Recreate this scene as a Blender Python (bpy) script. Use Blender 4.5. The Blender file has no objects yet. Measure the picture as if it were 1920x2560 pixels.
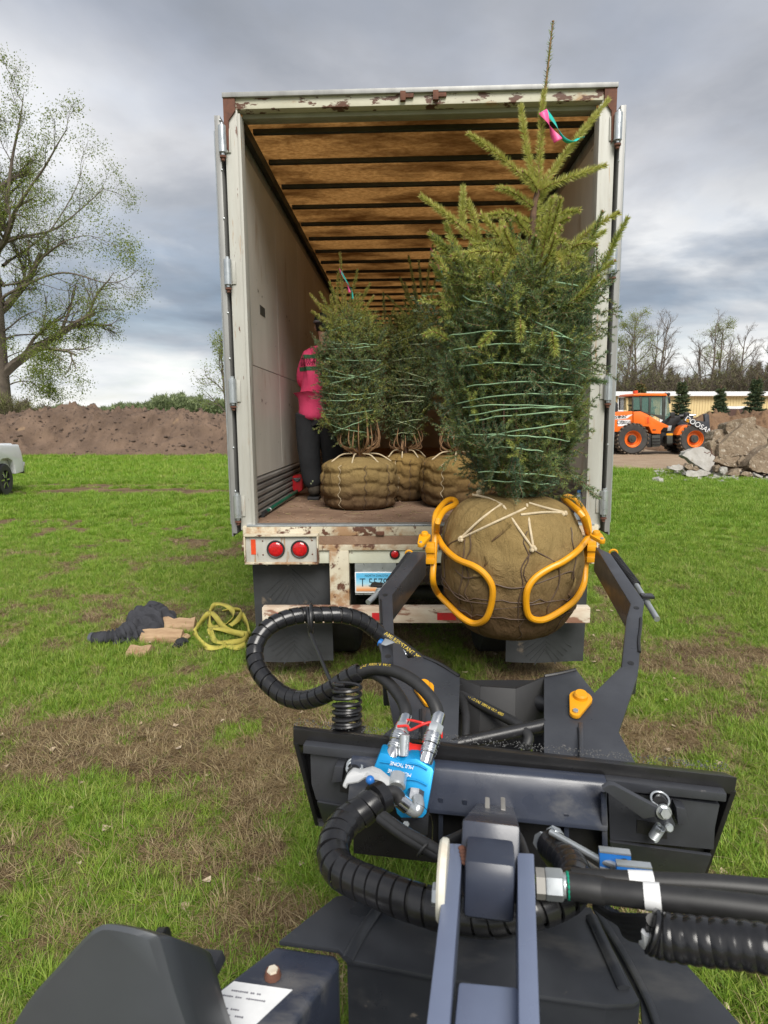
import bpy, bmesh, math, random
import numpy as np
from mathutils import Vector, Matrix, Euler, noise as mnoise
from mathutils.bvhtree import BVHTree
PI = math.pi
random.seed(7)
RNG = np.random.default_rng(11)
sc = bpy.context.scene
col = sc.collection

# ------------------------------------------------------------------ camera
F = 1600.0                      # focal length in photo pixels (1920 x 2560)
PITCH = math.atan((1280 - 1035) / F)
CAMH = 2.02
cam_d = bpy.data.cameras.new('camera')
cam_d.sensor_fit = 'HORIZONTAL'
cam_d.sensor_width = 36.0
cam_d.lens = 36.0 * F / 1920.0
cam_d.clip_start = 0.05
cam_d.clip_end = 6000
cam_d.dof.use_dof = True
cam_d.dof.focus_distance = 3.6
cam_d.dof.aperture_fstop = 9.0
cam = bpy.data.objects.new('camera', cam_d)
col.objects.link(cam)
cam.location = (0, 0, CAMH)
cam.rotation_euler = (PI / 2 - PITCH, 0, 0)
sc.camera = cam

# ------------------------------------------------------------------ light
SUN_ELEV, SUN_AZ = math.radians(46), math.radians(166)   # azimuth clockwise from +Y: high behind the camera
sun_d = bpy.data.lights.new('sun', 'SUN')
sun_d.energy = 1.5
sun_d.angle = math.radians(35)
sun_d.color = (1.0, 0.96, 0.89)
sun = bpy.data.objects.new('sun', sun_d)
col.objects.link(sun)
sdir = Vector((math.sin(SUN_AZ) * math.cos(SUN_ELEV), math.cos(SUN_AZ) * math.cos(SUN_ELEV), math.sin(SUN_ELEV)))
sun.rotation_euler = sdir.to_track_quat('Z', 'Y').to_euler()
sun.location = sdir * 30

sc.view_settings.view_transform = 'Standard'
sc.view_settings.look = 'None'
sc.view_settings.gamma = 1.0
sc.view_settings.use_curve_mapping = False
sc.view_settings.exposure = 1.66
sc.render.engine = 'CYCLES'
sc.cycles.use_denoising = True
sc.cycles.max_bounces = 6
sc.cycles.diffuse_bounces = 3
sc.cycles.glossy_bounces = 3
sc.cycles.transmission_bounces = 5
sc.cycles.transparent_max_bounces = 12

world = bpy.data.worlds.new('World')
sc.world = world
world.use_nodes = True

class NT:
    """tiny node-tree helper"""
    def __init__(s, tree):
        s.t = tree
        tree.nodes.clear()
    def n(s, typ, **kw):
        nd = s.t.nodes.new(typ)
        for k, v in kw.items():
            if k.startswith('i_'):
                nd.inputs[k[2:].replace('_', ' ')].default_value = v
            else:
                setattr(nd, k, v)
        return nd
    def l(s, a, b):
        s.t.links.new(a, b)
    def val(s, sock, v):
        if hasattr(v, 'is_linked') or isinstance(v, bpy.types.NodeSocket):
            s.l(v, sock)
        else:
            sock.default_value = v
    def math(s, op, a, b=0.0, clamp=False):
        nd = s.n('ShaderNodeMath', operation=op, use_clamp=clamp)
        s.val(nd.inputs[0], a); s.val(nd.inputs[1], b)
        return nd.outputs[0]
    def mix(s, f, a, b, blend='MIX'):
        nd = s.n('ShaderNodeMix', data_type='RGBA', blend_type=blend)
        s.val(nd.inputs[0], f)
        for sock, v in ((nd.inputs[6], a), (nd.inputs[7], b)):
            if isinstance(v, (tuple, list)):
                sock.default_value = (*v[:3], 1)
            else:
                s.l(v, sock)
        return nd.outputs[2]
    def ramp(s, fac, stops, interp='LINEAR'):
        nd = s.n('ShaderNodeValToRGB')
        nd.color_ramp.interpolation = interp
        els = nd.color_ramp.elements
        while len(els) < len(stops):
            els.new(0.5)
        for e, (p, c) in zip(els, stops):
            e.position = p
            if not isinstance(c, (tuple, list)):
                c = (c, c, c)
            e.color = (*c[:3], 1)
        s.l(fac, nd.inputs[0])
        return nd.outputs[0]
    def noise(s, vec, scale, detail=4, rough=0.55, dist=0.0, dim='3D'):
        nd = s.n('ShaderNodeTexNoise', noise_dimensions=dim)
        if vec is not None:
            s.l(vec, nd.inputs['Vector'])
        nd.inputs['Scale'].default_value = scale
        nd.inputs['Detail'].default_value = detail
        nd.inputs['Roughness'].default_value = rough
        nd.inputs['Distortion'].default_value = dist
        return nd.outputs[0]
    def vmap(s, vec, scale=(1, 1, 1), loc=(0, 0, 0), rot=(0, 0, 0)):
        nd = s.n('ShaderNodeMapping')
        s.l(vec, nd.inputs[0])
        nd.inputs['Location'].default_value = loc
        nd.inputs['Rotation'].default_value = rot
        nd.inputs['Scale'].default_value = scale
        return nd.outputs[0]

w = NT(world.node_tree)
tc = w.n('ShaderNodeTexCoord').outputs['Generated']
sep = w.n('ShaderNodeSeparateXYZ'); w.l(tc, sep.inputs[0])
zc = w.math('MAXIMUM', sep.outputs[2], 0.0)
den = w.math('ADD', zc, 0.16)
cx = w.math('DIVIDE', sep.outputs[0], den)
cy = w.math('DIVIDE', sep.outputs[1], den)
cmb = w.n('ShaderNodeCombineXYZ'); w.l(cx, cmb.inputs[0]); w.l(cy, cmb.inputs[1])
n0 = w.noise(w.vmap(cmb.outputs[0], loc=(1.2, 6.4, 0.0)), 0.30, 3, 0.45, 0.2)
n1 = w.noise(w.vmap(cmb.outputs[0], loc=(3.3, 1.9, 0.4)), 0.85, 8, 0.50, 0.25)
n2 = w.noise(w.vmap(cmb.outputs[0], loc=(7.1, 4.2, 2.0)), 2.3, 8, 0.55, 0.15)
nn = w.math('ADD', w.math('ADD', w.math('MULTIPLY', n0, 0.50), w.math('MULTIPLY', n1, 0.40)), w.math('MULTIPLY', n2, 0.16))
cl = w.ramp(nn, [(0.40, (0.22, 0.245, 0.29)), (0.47, (0.36, 0.38, 0.425)), (0.525, (0.54, 0.55, 0.58)), (0.575, (0.76, 0.765, 0.78)), (0.64, (0.98, 0.98, 0.98))], 'B_SPLINE')
# the far deck low over the land: a long grey-blue bank with a pale gap under it
low = w.noise(w.vmap(tc, scale=(1.9, 1.9, 6.5), loc=(0.3, 0.0, 0.55)), 1.5, 7, 0.52, 0.35)
bank = w.ramp(low, [(0.36, (0.17, 0.22, 0.285)), (0.50, (0.27, 0.32, 0.39)), (0.60, (0.50, 0.53, 0.57)), (0.70, (0.90, 0.91, 0.91))])
gapc = w.ramp(low, [(0.36, (0.46, 0.51, 0.57)), (0.50, (0.74, 0.76, 0.775)), (0.62, (0.93, 0.92, 0.89))])
wob = w.math('ADD', zc, w.math('MULTIPLY', w.math('SUBTRACT', n1, 0.5), 0.20))
f_bank = w.ramp(wob, [(0.15, 0.0), (0.34, 1.0)])
f_gap = w.ramp(wob, [(0.05, 0.0), (0.14, 1.0)])
c1 = w.mix(f_bank, bank, cl)
c2 = w.mix(f_gap, gapc, c1)
sky = w.n('ShaderNodeTexSky', sky_type='NISHITA', sun_disc=False)
sky.sun_elevation = SUN_ELEV
sky.sun_rotation = SUN_AZ
sk = w.mix(1.0, sky.outputs[0], (0.10, 0.10, 0.10), 'MULTIPLY')
thin = w.ramp(n2, [(0.44, 0.0), (0.70, 0.30)])
c3 = w.mix(thin, c2, sk)
bg = w.n('ShaderNodeBackground'); w.l(c3, bg.inputs[0]); bg.inputs[1].default_value = 0.385
wo = w.n('ShaderNodeOutputWorld'); w.l(bg.outputs[0], wo.inputs[0])

# ------------------------------------------------------------------ pixel -> place helpers
FW = Vector((0, math.cos(PITCH), -math.sin(PITCH)))
UP = Vector((0, math.sin(PITCH), math.cos(PITCH)))
CAM = Vector((0, 0, CAMH))
def ray(px, py):
    return Vector((1, 0, 0)) * ((px - 960) / F) + UP * ((1280 - py) / F) + FW
def at(px, py, Y):
    d = ray(px, py)
    return CAM + d * (Y / d.y)
def atz(px, py, z=0.0):
    d = ray(px, py)
    return CAM + d * ((z - CAMH) / d.z)

# ------------------------------------------------------------------ mesh helpers
ROOTM = {}
def tag(o, label=None, cat=None, group=None, kind=None):
    if label: o['label'] = label
    if cat: o['category'] = cat
    if group: o['group'] = group
    if kind: o['kind'] = kind
    return o
def thing(name, label, cat, M=None, group=None):
    o = bpy.data.objects.new(name, None)
    o.empty_display_size = 0.1
    col.objects.link(o)
    M = M or Matrix.Identity(4)
    if isinstance(M, (Vector, tuple)):
        M = Matrix.Translation(Vector(M))
    o.matrix_world = M
    ROOTM[o.name] = M.copy()
    return tag(o, label, cat, group)
def perp(d):
    d = d.normalized()
    a = Vector((0, 0, 1)) if abs(d.z) < 0.9 else Vector((1, 0, 0))
    u = d.cross(a).normalized()
    return u, d.cross(u).normalized()
def smooth_path(pts, n=8):
    """Catmull-Rom through pts"""
    pts = [Vector(p) for p in pts]
    P = [pts[0] * 2 - pts[1]] + pts + [pts[-1] * 2 - pts[-2]]
    out = []
    for i in range(1, len(P) - 2):
        for k in range(n):
            t = k / n
            a, b, c, d = P[i - 1], P[i], P[i + 1], P[i + 2]
            out.append(0.5 * ((2 * b) + (c - a) * t + (2 * a - 5 * b + 4 * c - d) * t * t + (3 * b - a - 3 * c + d) * t ** 3))
    out.append(pts[-1])
    return out

class MB:
    def __init__(s):
        s.v = []; s.f = []; s.m = []
    def add(s, vs, fs, mi=0):
        o = len(s.v)
        s.v.extend([tuple(v) for v in vs])
        for f in fs:
            s.f.append(tuple(i + o for i in f)); s.m.append(mi)
        return s
    def box(s, c, size, R=None, mi=0, taper=1.0):
        c = Vector(c); hx, hy, hz = size[0] / 2, size[1] / 2, size[2] / 2
        vs = []
        for z in (-1, 1):
            k = taper if z > 0 else 1.0
            for x, y in ((-1, -1), (1, -1), (1, 1), (-1, 1)):
                v = Vector((x * hx * k, y * hy * k, z * hz))
                if R is not None: v = R @ v
                vs.append(c + v)
        return s.add(vs, [(3, 2, 1, 0), (4, 5, 6, 7), (0, 1, 5, 4), (1, 2, 6, 5), (2, 3, 7, 6), (3, 0, 4, 7)], mi)
    def span(s, lo, hi, mi=0):
        lo, hi = Vector(lo), Vector(hi)
        return s.box((lo + hi) / 2, hi - lo, mi=mi)
    def prism(s, poly, vec, mi=0):
        poly = [Vector(p) for p in poly]; vec = Vector(vec); n = len(poly)
        vs = poly + [p + vec for p in poly]
        fs = [tuple(range(n))[::-1], tuple(range(n, 2 * n))] + [(i, (i + 1) % n, n + (i + 1) % n, n + i) for i in range(n)]
        return s.add(vs, fs, mi)
    def bar(s, a, b, w, h, upv=(0, 0, 1), mi=0):
        """box beam from a to b, w wide, h high"""
        a, b = Vector(a), Vector(b); d = (b - a).normalized(); upv = Vector(upv)
        x = d.cross(upv).normalized(); z = x.cross(d).normalized()
        vs = []
        for p in (a, b):
            for i, j in ((-1, -1), (1, -1), (1, 1), (-1, 1)):
                vs.append(p + x * (i * w / 2) + z * (j * h / 2))
        return s.add(vs, [(3, 2, 1, 0), (4, 5, 6, 7), (0, 1, 5, 4), (1, 2, 6, 5), (2, 3, 7, 6), (3, 0, 4, 7)], mi)
    def tube(s, path, rad, n=10, caps=True, closed=False, mi=0, flat=1.0):
        path = [Vector(p) for p in path]; m = len(path)
        rads = rad if isinstance(rad, (list, tuple)) else [rad] * m
        if len(rads) != m:
            rads = [rads[0] + (rads[-1] - rads[0]) * i / (m - 1) for i in range(m)]
        t0 = (path[1] - path[0]).normalized(); u, v = perp(t0)
        vs = []
        for i in range(m):
            if closed: t = (path[(i + 1) % m] - path[i - 1])
            else: t = path[min(i + 1, m - 1)] - path[max(i - 1, 0)]
            if t.length < 1e-9: t = t0
            t = t.normalized()
            u = (u - t * u.dot(t))
            if u.length < 1e-6: u = perp(t)[0]
            u = u.normalized(); v = t.cross(u)
            for k in range(n):
                a = 2 * PI * k / n
                vs.append(path[i] + (u * math.cos(a) + v * (math.sin(a) * flat)) * rads[i])
        fs = []
        for i in range(m if closed else m - 1):
            j = (i + 1) % m
            for k in range(n):
                k2 = (k + 1) % n
                fs.append((i * n + k, i * n + k2, j * n + k2, j * n + k))
        if caps and not closed:
            fs.append(tuple(range(n))[::-1]); fs.append(tuple((m - 1) * n + k for k in range(n)))
        return s.add(vs, fs, mi)
    def lathe(s, prof, org, axis=(0, 0, 1), n=24, mi=0, a0=0.0, close=False, caps=True):
        org = Vector(org); axis = Vector(axis).normalized(); u, v = perp(axis)
        vs = []
        for r, h in prof:
            for k in range(n):
                a = a0 + 2 * PI * k / n
                vs.append(org + axis * h + (u * math.cos(a) + v * math.sin(a)) * r)
        fs = []; m = len(prof)
        for i in range(m if close else m - 1):
            j = (i + 1) % m
            for k in range(n):
                k2 = (k + 1) % n
                fs.append((i * n + k, i * n + k2, j * n + k2, j * n + k))
        if not close and caps:
            fs.append(tuple(range(n))[::-1]); fs.append(tuple((m - 1) * n + k for k in range(n)))
        return s.add(vs, fs, mi)
    def cyl(s, a, b, r, n=16, mi=0, r2=None):
        a, b = Vector(a), Vector(b)
        return s.lathe([(r, 0), (r2 if r2 is not None else r, (b - a).length)], a, b - a, n, mi)
    def hexnut(s, c, axis, r, h, mi=0):
        return s.lathe([(r * .92, 0), (r, h * .1), (r, h * .9), (r * .92, h)], c, axis, 6, mi)
    def torus(s, c, axis, R, r, n=24, k=8, mi=0):
        u, v = perp(Vector(axis)); c = Vector(c)
        return s.tube([c + (u * math.cos(2 * PI * i / n) + v * math.sin(2 * PI * i / n)) * R for i in range(n)], r, k, closed=True, mi=mi)
    def sphere(s, c, r, nu=14, nv=9, sc3=(1, 1, 1), mi=0):
        c = Vector(c); vs = [c + Vector((0, 0, -r * sc3[2]))]
        for j in range(1, nv):
            ph = -PI / 2 + PI * j / nv
            for k in range(nu):
                a = 2 * PI * k / nu
                vs.append(c + Vector((r * sc3[0] * math.cos(ph) * math.cos(a), r * sc3[1] * math.cos(ph) * math.sin(a), r * sc3[2] * math.sin(ph))))
        vs.append(c + Vector((0, 0, r * sc3[2])))
        fs = [(0, 1 + (k + 1) % nu, 1 + k) for k in range(nu)]
        for j in range(nv - 2):
            for k in range(nu):
                k2 = (k + 1) % nu; o = 1 + j * nu
                fs.append((o + k, o + k2, o + nu + k2, o + nu + k))
        L = len(vs) - 1; o = 1 + (nv - 2) * nu
        fs += [(o + k, o + (k + 1) % nu, L) for k in range(nu)]
        return s.add(vs, fs, mi)
    def grid(s, nu, nv, fn, mi=0, wrap=False):
        """fn(i/(nu-1), j/(nv-1)) -> point"""
        vs = [fn(i / (nu if wrap else nu - 1), j / (nv - 1)) for j in range(nv) for i in range(nu)]
        fs = []
        for j in range(nv - 1):
            for i in range(nu if wrap else nu - 1):
                i2 = (i + 1) % nu
                fs.append((j * nu + i, j * nu + i2, (j + 1) * nu + i2, (j + 1) * nu + i))
        return s.add(vs, fs, mi)
    def mesh(s, name, mats, bevel=0.0, smooth=35, fix=True, seg=2):
        me = bpy.data.meshes.new(name)
        me.from_pydata(s.v, [], s.f)
        if not isinstance(mats, (list, tuple)): mats = [mats]
        for m in mats: me.materials.append(m)
        if len(mats) > 1:
            me.polygons.foreach_set('material_index', s.m)
        if fix or bevel:
            bm = bmesh.new(); bm.from_mesh(me)
            if fix: bmesh.ops.recalc_face_normals(bm, faces=bm.faces)
            if bevel:
                es = [e for e in bm.edges if len(e.link_faces) == 2 and e.calc_face_angle(0) > math.radians(40)]
                bmesh.ops.bevel(bm, geom=es, offset=bevel, segments=seg, profile=0.6, affect='EDGES', clamp_overlap=True)
            bm.to_mesh(me); bm.free()
        if smooth:
            me.shade_smooth()
            me.set_sharp_from_angle(angle=math.radians(smooth))
        return me
    def build(s, name, mats, parent=None, bevel=0.0, smooth=35, world=False, fix=True, seg=2):
        return link(s.mesh(name, mats, bevel, smooth, fix, seg), name, parent, world)
def link(me, name, parent=None, world=False):
    o = bpy.data.objects.new(name, me)
    col.objects.link(o)
    if parent is not None:
        M = ROOTM[parent.name]
        if world: me.transform(M.inverted())
        o.parent = parent
        ROOTM[o.name] = M
    else:
        ROOTM[o.name] = Matrix.Identity(4)
    return o
def np_mesh(name, verts, faces, mats, midx=None, attr=None):
    """verts (N,3), faces (M,3) arrays -> mesh, quickly; attr: dict name -> per-vertex float"""
    me = bpy.data.meshes.new(name)
    n, m = len(verts), len(faces); k = faces.shape[1]
    me.vertices.add(n); me.vertices.foreach_set('co', np.asarray(verts, np.float32).ravel())
    me.loops.add(m * k); me.loops.foreach_set('vertex_index', np.asarray(faces, np.int32).ravel())
    me.polygons.add(m); me.polygons.foreach_set('loop_start', np.arange(0, m * k, k, dtype=np.int32))
    for mt in (mats if isinstance(mats, (list, tuple)) else [mats]): me.materials.append(mt)
    if midx is not None: me.polygons.foreach_set('material_index', np.asarray(midx, np.int32))
    for a, d in (attr or {}).items():
        at_ = me.attributes.new(a, 'FLOAT', 'POINT'); at_.data.foreach_set('value', np.asarray(d, np.float32))
    me.update(calc_edges=True)
    return me
FONT = None
def text_mesh(body, size=1.0, extrude=0.0, align='CENTER', shear=0.0):
    cu = bpy.data.curves.new('lettering', 'FONT')
    cu.body = body; cu.size = size; cu.extrude = extrude; cu.align_x = align; cu.align_y = 'CENTER'; cu.shear = shear
    o = bpy.data.objects.new('lettering', cu); col.objects.link(o)
    dg = bpy.context.evaluated_depsgraph_get()
    me = bpy.data.meshes.new_from_object(o.evaluated_get(dg))
    bpy.data.objects.remove(o); bpy.data.curves.remove(cu)
    return me
def lettering(body, size, M, mat, parent, extrude=0.002, name='lettering', align='CENTER', sx=1.0, shear=0.0):
    me = text_mesh(body, size, extrude, align, shear)
    me.transform(M @ Matrix.Diagonal((sx, 1, 1, 1)))
    me.materials.clear(); me.materials.append(mat)
    return link(me, name, parent)
def basis(o, x, y):
    """matrix with text x along x, text up along y"""
    x = Vector(x).normalized(); y = Vector(y); y = (y - x * y.dot(x)).normalized(); z = x.cross(y)
    M = Matrix.Identity(4)
    for i, a in enumerate((x, y, z)):
        for r in range(3): M[r][i] = a[r]
    M.translation = Vector(o)
    return M

# ------------------------------------------------------------------ materials
MATS = {}
def pm(name, c1, c2=None, scale=8.0, rough=0.6, bump=0.0, bscale=None, metal=0.0, detail=5, lo=0.35, hi=0.65, spec=0.5,
       stretch=(1, 1, 1), rvar=0.0, coat=0.0, dist=0.02, spots=None):
    """noise-mixed surface: c1/c2 colours, optional spots=(colour, scale, threshold, width)"""
    m = bpy.data.materials.new(name); m.use_nodes = True
    t = NT(m.node_tree)
    out = t.n('ShaderNodeOutputMaterial'); b = t.n('ShaderNodeBsdfPrincipled'); t.l(b.outputs[0], out.inputs[0])
    co = t.n('ShaderNodeTexCoord').outputs['Object']
    v = t.vmap(co, scale=stretch)
    nz = t.noise(v, scale, detail, 0.6)
    if c2 is None: c2 = tuple(x * 0.8 for x in c1)
    c = t.mix(t.ramp(nz, [(lo, 0.0), (hi, 1.0)]), c1, c2)
    if spots:
        for sp in (spots if isinstance(spots, list) else [spots]):
            s2 = t.noise(t.vmap(co, scale=sp[4] if len(sp) > 4 else (1, 1, 1), loc=(3.1, 5.2, 1.7)), sp[1], 8, 0.62)
            c = t.mix(t.ramp(s2, [(sp[2], 0.0), (sp[2] + sp[3], 1.0)]), c, sp[0])
    t.l(c, b.inputs['Base Color'])
    b.inputs['Metallic'].default_value = metal
    b.inputs['Specular IOR Level'].default_value = spec
    b.inputs['Coat Weight'].default_value = coat
    if rvar:
        rr = t.n('ShaderNodeMapRange'); t.l(t.noise(v, scale * 1.7, 5), rr.inputs[0])
        rr.inputs[1].default_value = 0.3; rr.inputs[2].default_value = 0.7
        rr.inputs[3].default_value = max(0.02, rough - rvar); rr.inputs[4].default_value = min(1, rough + rvar)
        t.l(rr.outputs[0], b.inputs['Roughness'])
    else:
        b.inputs['Roughness'].default_value = rough
    if bump:
        bp = t.n('ShaderNodeBump'); bp.inputs['Strength'].default_value = bump; bp.inputs['Distance'].default_value = dist
        t.l(t.noise(v, bscale or scale * 4, 6, 0.65), bp.inputs['Height']); t.l(bp.outputs[0], b.inputs['Normal'])
    MATS[name] = m
    return m
def glassy(name, c, rough=0.05, alpha=0.35):
    m = bpy.data.materials.new(name); m.use_nodes = True
    t = NT(m.node_tree); out = t.n('ShaderNodeOutputMaterial')
    b = t.n('ShaderNodeBsdfPrincipled'); b.inputs['Base Color'].default_value = (*c, 1); b.inputs['Roughness'].default_value = rough
    b.inputs['Alpha'].default_value = alpha
    t.l(b.outputs[0], out.inputs[0]); MATS[name] = m
    return m
def attr_mat(name, attr, stops, rough=0.6, trans=0.25, bump=0, spec=0.3):
    m = bpy.data.materials.new(name); m.use_nodes = True
    t = NT(m.node_tree); out = t.n('ShaderNodeOutputMaterial')
    a = t.n('ShaderNodeAttribute', attribute_name=attr)
    c = t.ramp(a.outputs['Fac'], stops)
    b = t.n('ShaderNodeBsdfPrincipled'); t.l(c, b.inputs['Base Color']); b.inputs['Roughness'].default_value = rough
    b.inputs['Specular IOR Level'].default_value = spec
    if trans:
        tr = t.n('ShaderNodeBsdfTranslucent'); t.l(c, tr.inputs[0])
        mx = t.n('ShaderNodeMixShader'); mx.inputs[0].default_value = trans
        t.l(b.outputs[0], mx.inputs[1]); t.l(tr.outputs[0], mx.inputs[2]); t.l(mx.outputs[0], out.inputs[0])
    else:
        t.l(b.outputs[0], out.inputs[0])
    MATS[name] = m
    return m
RUST = (0.11, 0.045, 0.025)
m_paint = pm('cream_rusty_paint', (0.60, 0.55, 0.43), (0.50, 0.44, 0.32), 5, 0.55, 0.25, 40, dist=0.004,
             spots=[((0.36, 0.22, 0.12), 5, 0.48, 0.10), (RUST, 9, 0.55, 0.05)])
m_headpaint = pm('header_paint', (0.55, 0.53, 0.42), (0.48, 0.455, 0.35), 4, 0.5, 0.2, 40, dist=0.003, spots=[((0.40, 0.26, 0.14), 4, .60, .08, (1, 1, 3)), (RUST, 6, 0.545, 0.03, (1, 1, 2.5))])
m_postpaint = pm('post_paint', (0.46, 0.46, 0.42), (0.38, 0.37, 0.33), 3, 0.5, 0.1, 60, dist=0.003, stretch=(4, 4, .5), spots=[((0.33, 0.22, 0.13), 6, .60, .07, (5, 5, .5)), (RUST, 9, 0.645, 0.03, (4, 4, .6))])
m_wall = pm('trailer_wall_lining', (0.58, 0.555, 0.505), (0.47, 0.44, 0.39), 1.6, 0.45, 0.08, 30, dist=0.004, stretch=(1, 1, .35),
            spots=[((0.34, 0.28, 0.22), 2.6, 0.60, 0.14, (1, 1.6, .5)), ((0.12, 0.11, 0.10), 7, 0.66, 0.04, (1, .4, 1.4)), ((0.62, 0.60, 0.56), 30, 0.76, 0.02)])
m_scuff = pm('scuff_strip_metal', (0.30, 0.29, 0.27), (0.16, 0.15, 0.14), 6, 0.5, 0.2, 30, metal=0.3, stretch=(1, .3, 3), dist=0.004)
m_darksteel = pm('dark_green_steel', (0.045, 0.05, 0.042), (0.03, 0.03, 0.027), 6, 0.6)
m_doorgrey = pm('door_grey_metal', (0.33, 0.33, 0.32), (0.24, 0.24, 0.235), 3, 0.45, metal=0.2, stretch=(4, 4, .4))
m_zinc = pm('zinc_steel', (0.55, 0.58, 0.60), (0.42, 0.45, 0.47), 14, 0.35, metal=0.7, rvar=.1)
m_chrome = pm('bright_steel', (0.75, 0.76, 0.77), (0.6, 0.61, 0.62), 20, 0.2, metal=1.0, rvar=.08)
m_reflector = pm('red_lens', (0.55, 0.01, 0.015), (0.40, 0.008, 0.012), 60, 0.18, coat=0.5, detail=1)
m_orange_tape = pm('orange_red_tape', (0.70, 0.08, 0.02), (0.6, 0.06, 0.02), 30, 0.35)
m_red_tape = pm('red_tape', (0.58, 0.02, 0.03), (0.45, 0.03, 0.03), 20, 0.35, spots=((0.35, 0.18, 0.12), 18, 0.62, 0.05))
m_rubber = pm('black_rubber', (0.028, 0.028, 0.03), (0.018, 0.018, 0.019), 12, 0.5, 0.1, 80, dist=.002)
m_mudflap = pm('mud_flap_rubber', (0.045, 0.048, 0.052), (0.03, 0.032, 0.034), 5, 0.6, 0.1, 40, dist=.003, spots=((0.22, 0.17, 0.12), 4.5, 0.64, 0.1))
m_floor = pm('dirt_covered_floor', (0.27, 0.175, 0.115), (0.16, 0.095, 0.06), 2.6, 0.95, 0.6, 30, spots=((0.36, 0.26, 0.18), 7, 0.62, 0.1))
m_black = pm('black_plastic', (0.02, 0.02, 0.021), (0.013, 0.013, 0.014), 20, 0.42)
m_white = pm('white_paint', (0.86, 0.88, 0.90), (0.82, 0.84, 0.86), 3, 0.25, coat=.4)
# translucent fibreglass roof sheet
m_roof = bpy.data.materials.new('translucent_roof_sheet'); m_roof.use_nodes = True
t = NT(m_roof.node_tree); out = t.n('ShaderNodeOutputMaterial')
co = t.n('ShaderNodeTexCoord').outputs['Object']
fib = t.noise(t.vmap(co, scale=(1, 1.6, 1)), 22, 6, 0.75)
blo = t.noise(t.vmap(co, scale=(.6, 1.2, 1)), 2.3, 5, 0.6)
cfib = t.mix(t.ramp(fib, [(0.36, 0.0), (0.62, 1.0)]), (0.46, 0.305, 0.155), (0.70, 0.51, 0.29))
cc = t.mix(t.ramp(blo, [(0.42, 0.0), (0.66, 0.9)]), cfib, (0.20, 0.115, 0.05))
d_ = t.n('ShaderNodeBsdfDiffuse'); t.l(cc, d_.inputs[0])
tr_ = t.n('ShaderNodeBsdfTranslucent'); t.l(cc, tr_.inputs[0])
mx = t.n('ShaderNodeMixShader'); mx.inputs[0].default_value = 0.62
t.l(d_.outputs[0], mx.inputs[1]); t.l(tr_.outputs[0], mx.inputs[2]); t.l(mx.outputs[0], out.inputs[0])
# ================================================================== ground
def _hash(ix, iy, seed):
    h = (ix.astype(np.int64) * 374761393 + iy.astype(np.int64) * 668265263 + seed * 1442695041) & 0x7fffffff
    h = ((h ^ (h >> 13)) * 1274126177) & 0x7fffffff
    return ((h ^ (h >> 16)) & 0xffff) / 65535.0
def vnoise(x, y, seed=0):
    ix, iy = np.floor(x), np.floor(y); fx, fy = x - ix, y - iy
    fx = fx * fx * (3 - 2 * fx); fy = fy * fy * (3 - 2 * fy)
    a = _hash(ix, iy, seed); b = _hash(ix + 1, iy, seed); c = _hash(ix, iy + 1, seed); d = _hash(ix + 1, iy + 1, seed)
    return (a * (1 - fx) + b * fx) * (1 - fy) + (c * (1 - fx) + d * fx) * fy
def fbm(x, y, oct=4, seed=0, gain=0.5):
    s = 0; a = 1; t = 0
    for i in range(oct):
        s = s + a * vnoise(x * 2 ** i + 17.3 * i, y * 2 ** i - 9.1 * i, seed + i); t += a; a *= gain
    return s / t
def sstep(a, b, x):
    t = np.clip((x - a) / (b - a), 0, 1)
    return t * t * (3 - 2 * t)
def yard_mask(x, y):
    """bare worked soil and gravel beyond the grass edge on the right, and under the far mounds"""
    edge = 23.6 - np.clip(x - 9.0, -3, 6) * 1.55 + (fbm(x * .8, y * .8, 3, 5) - .5) * 2.2
    r = sstep(edge - .25, edge + .35, y) * sstep(5.0, 6.5, x)
    return r
def grass_mask(x, y):
    n = fbm(x * .55, y * .42, 5, 1)
    n2 = fbm(x * 3.1, y * 2.6, 4, 9, .6)
    v = (n - .5) * 1.25 + (n2 - .5) * 2.4
    base = .56 + .26 * sstep(4.5, 8, y) - .17 * sstep(5.2, 3.4, y) * sstep(1.6, .2, x)
    base = base - .12 * sstep(-1.5, -.1, x) * sstep(5.0, 3.8, y) * sstep(1.7, 1.0, x)
    base = base + .24 * sstep(1.2, 1.9, x) * sstep(1.5, 3, y)
    # worn patches near the jacket, and two old wheel tracks across the field on the left
    base = base - .34 * np.exp(-(((x + 1.5) / 1.3) ** 2 + ((y - 6.6) / .7) ** 2))
    base = base - .30 * np.exp(-(((x + 2.4) / 1.5) ** 2 + ((y - 3.6) / .7) ** 2))
    tr = np.exp(-((y - 16.6 - .10 * (x + 6) - .5 * np.sin(x * .6)) / .55) ** 2) + .7 * np.exp(-((y - 18.3 - .06 * (x + 6)) / .35) ** 2)
    base = base - 1.5 * tr * sstep(-.5, -2.5, x) * (0.55 + .9 * (fbm(x * .5, y * .9, 3, 33) - .25))
    base = base - .5 * np.exp(-((y - 11.6 + .25 * (x - 5)) / .35) ** 2) * sstep(3, 4, x) * sstep(7.5, 6, x)
    g = np.clip(base + v, 0, 1)
    # under the trailer: thin
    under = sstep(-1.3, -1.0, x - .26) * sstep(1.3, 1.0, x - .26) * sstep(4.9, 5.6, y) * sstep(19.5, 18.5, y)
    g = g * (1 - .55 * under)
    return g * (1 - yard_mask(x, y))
def ground_z(x, y):
    near = sstep(60, 20, y)
    z = (fbm(x * .9, y * .9, 4, 21) - .5) * .07 + (fbm(x * 5, y * 5, 4, 27) - .5) * .05 * (1 - grass_mask(x, y) * .6)
    return z * near
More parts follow.
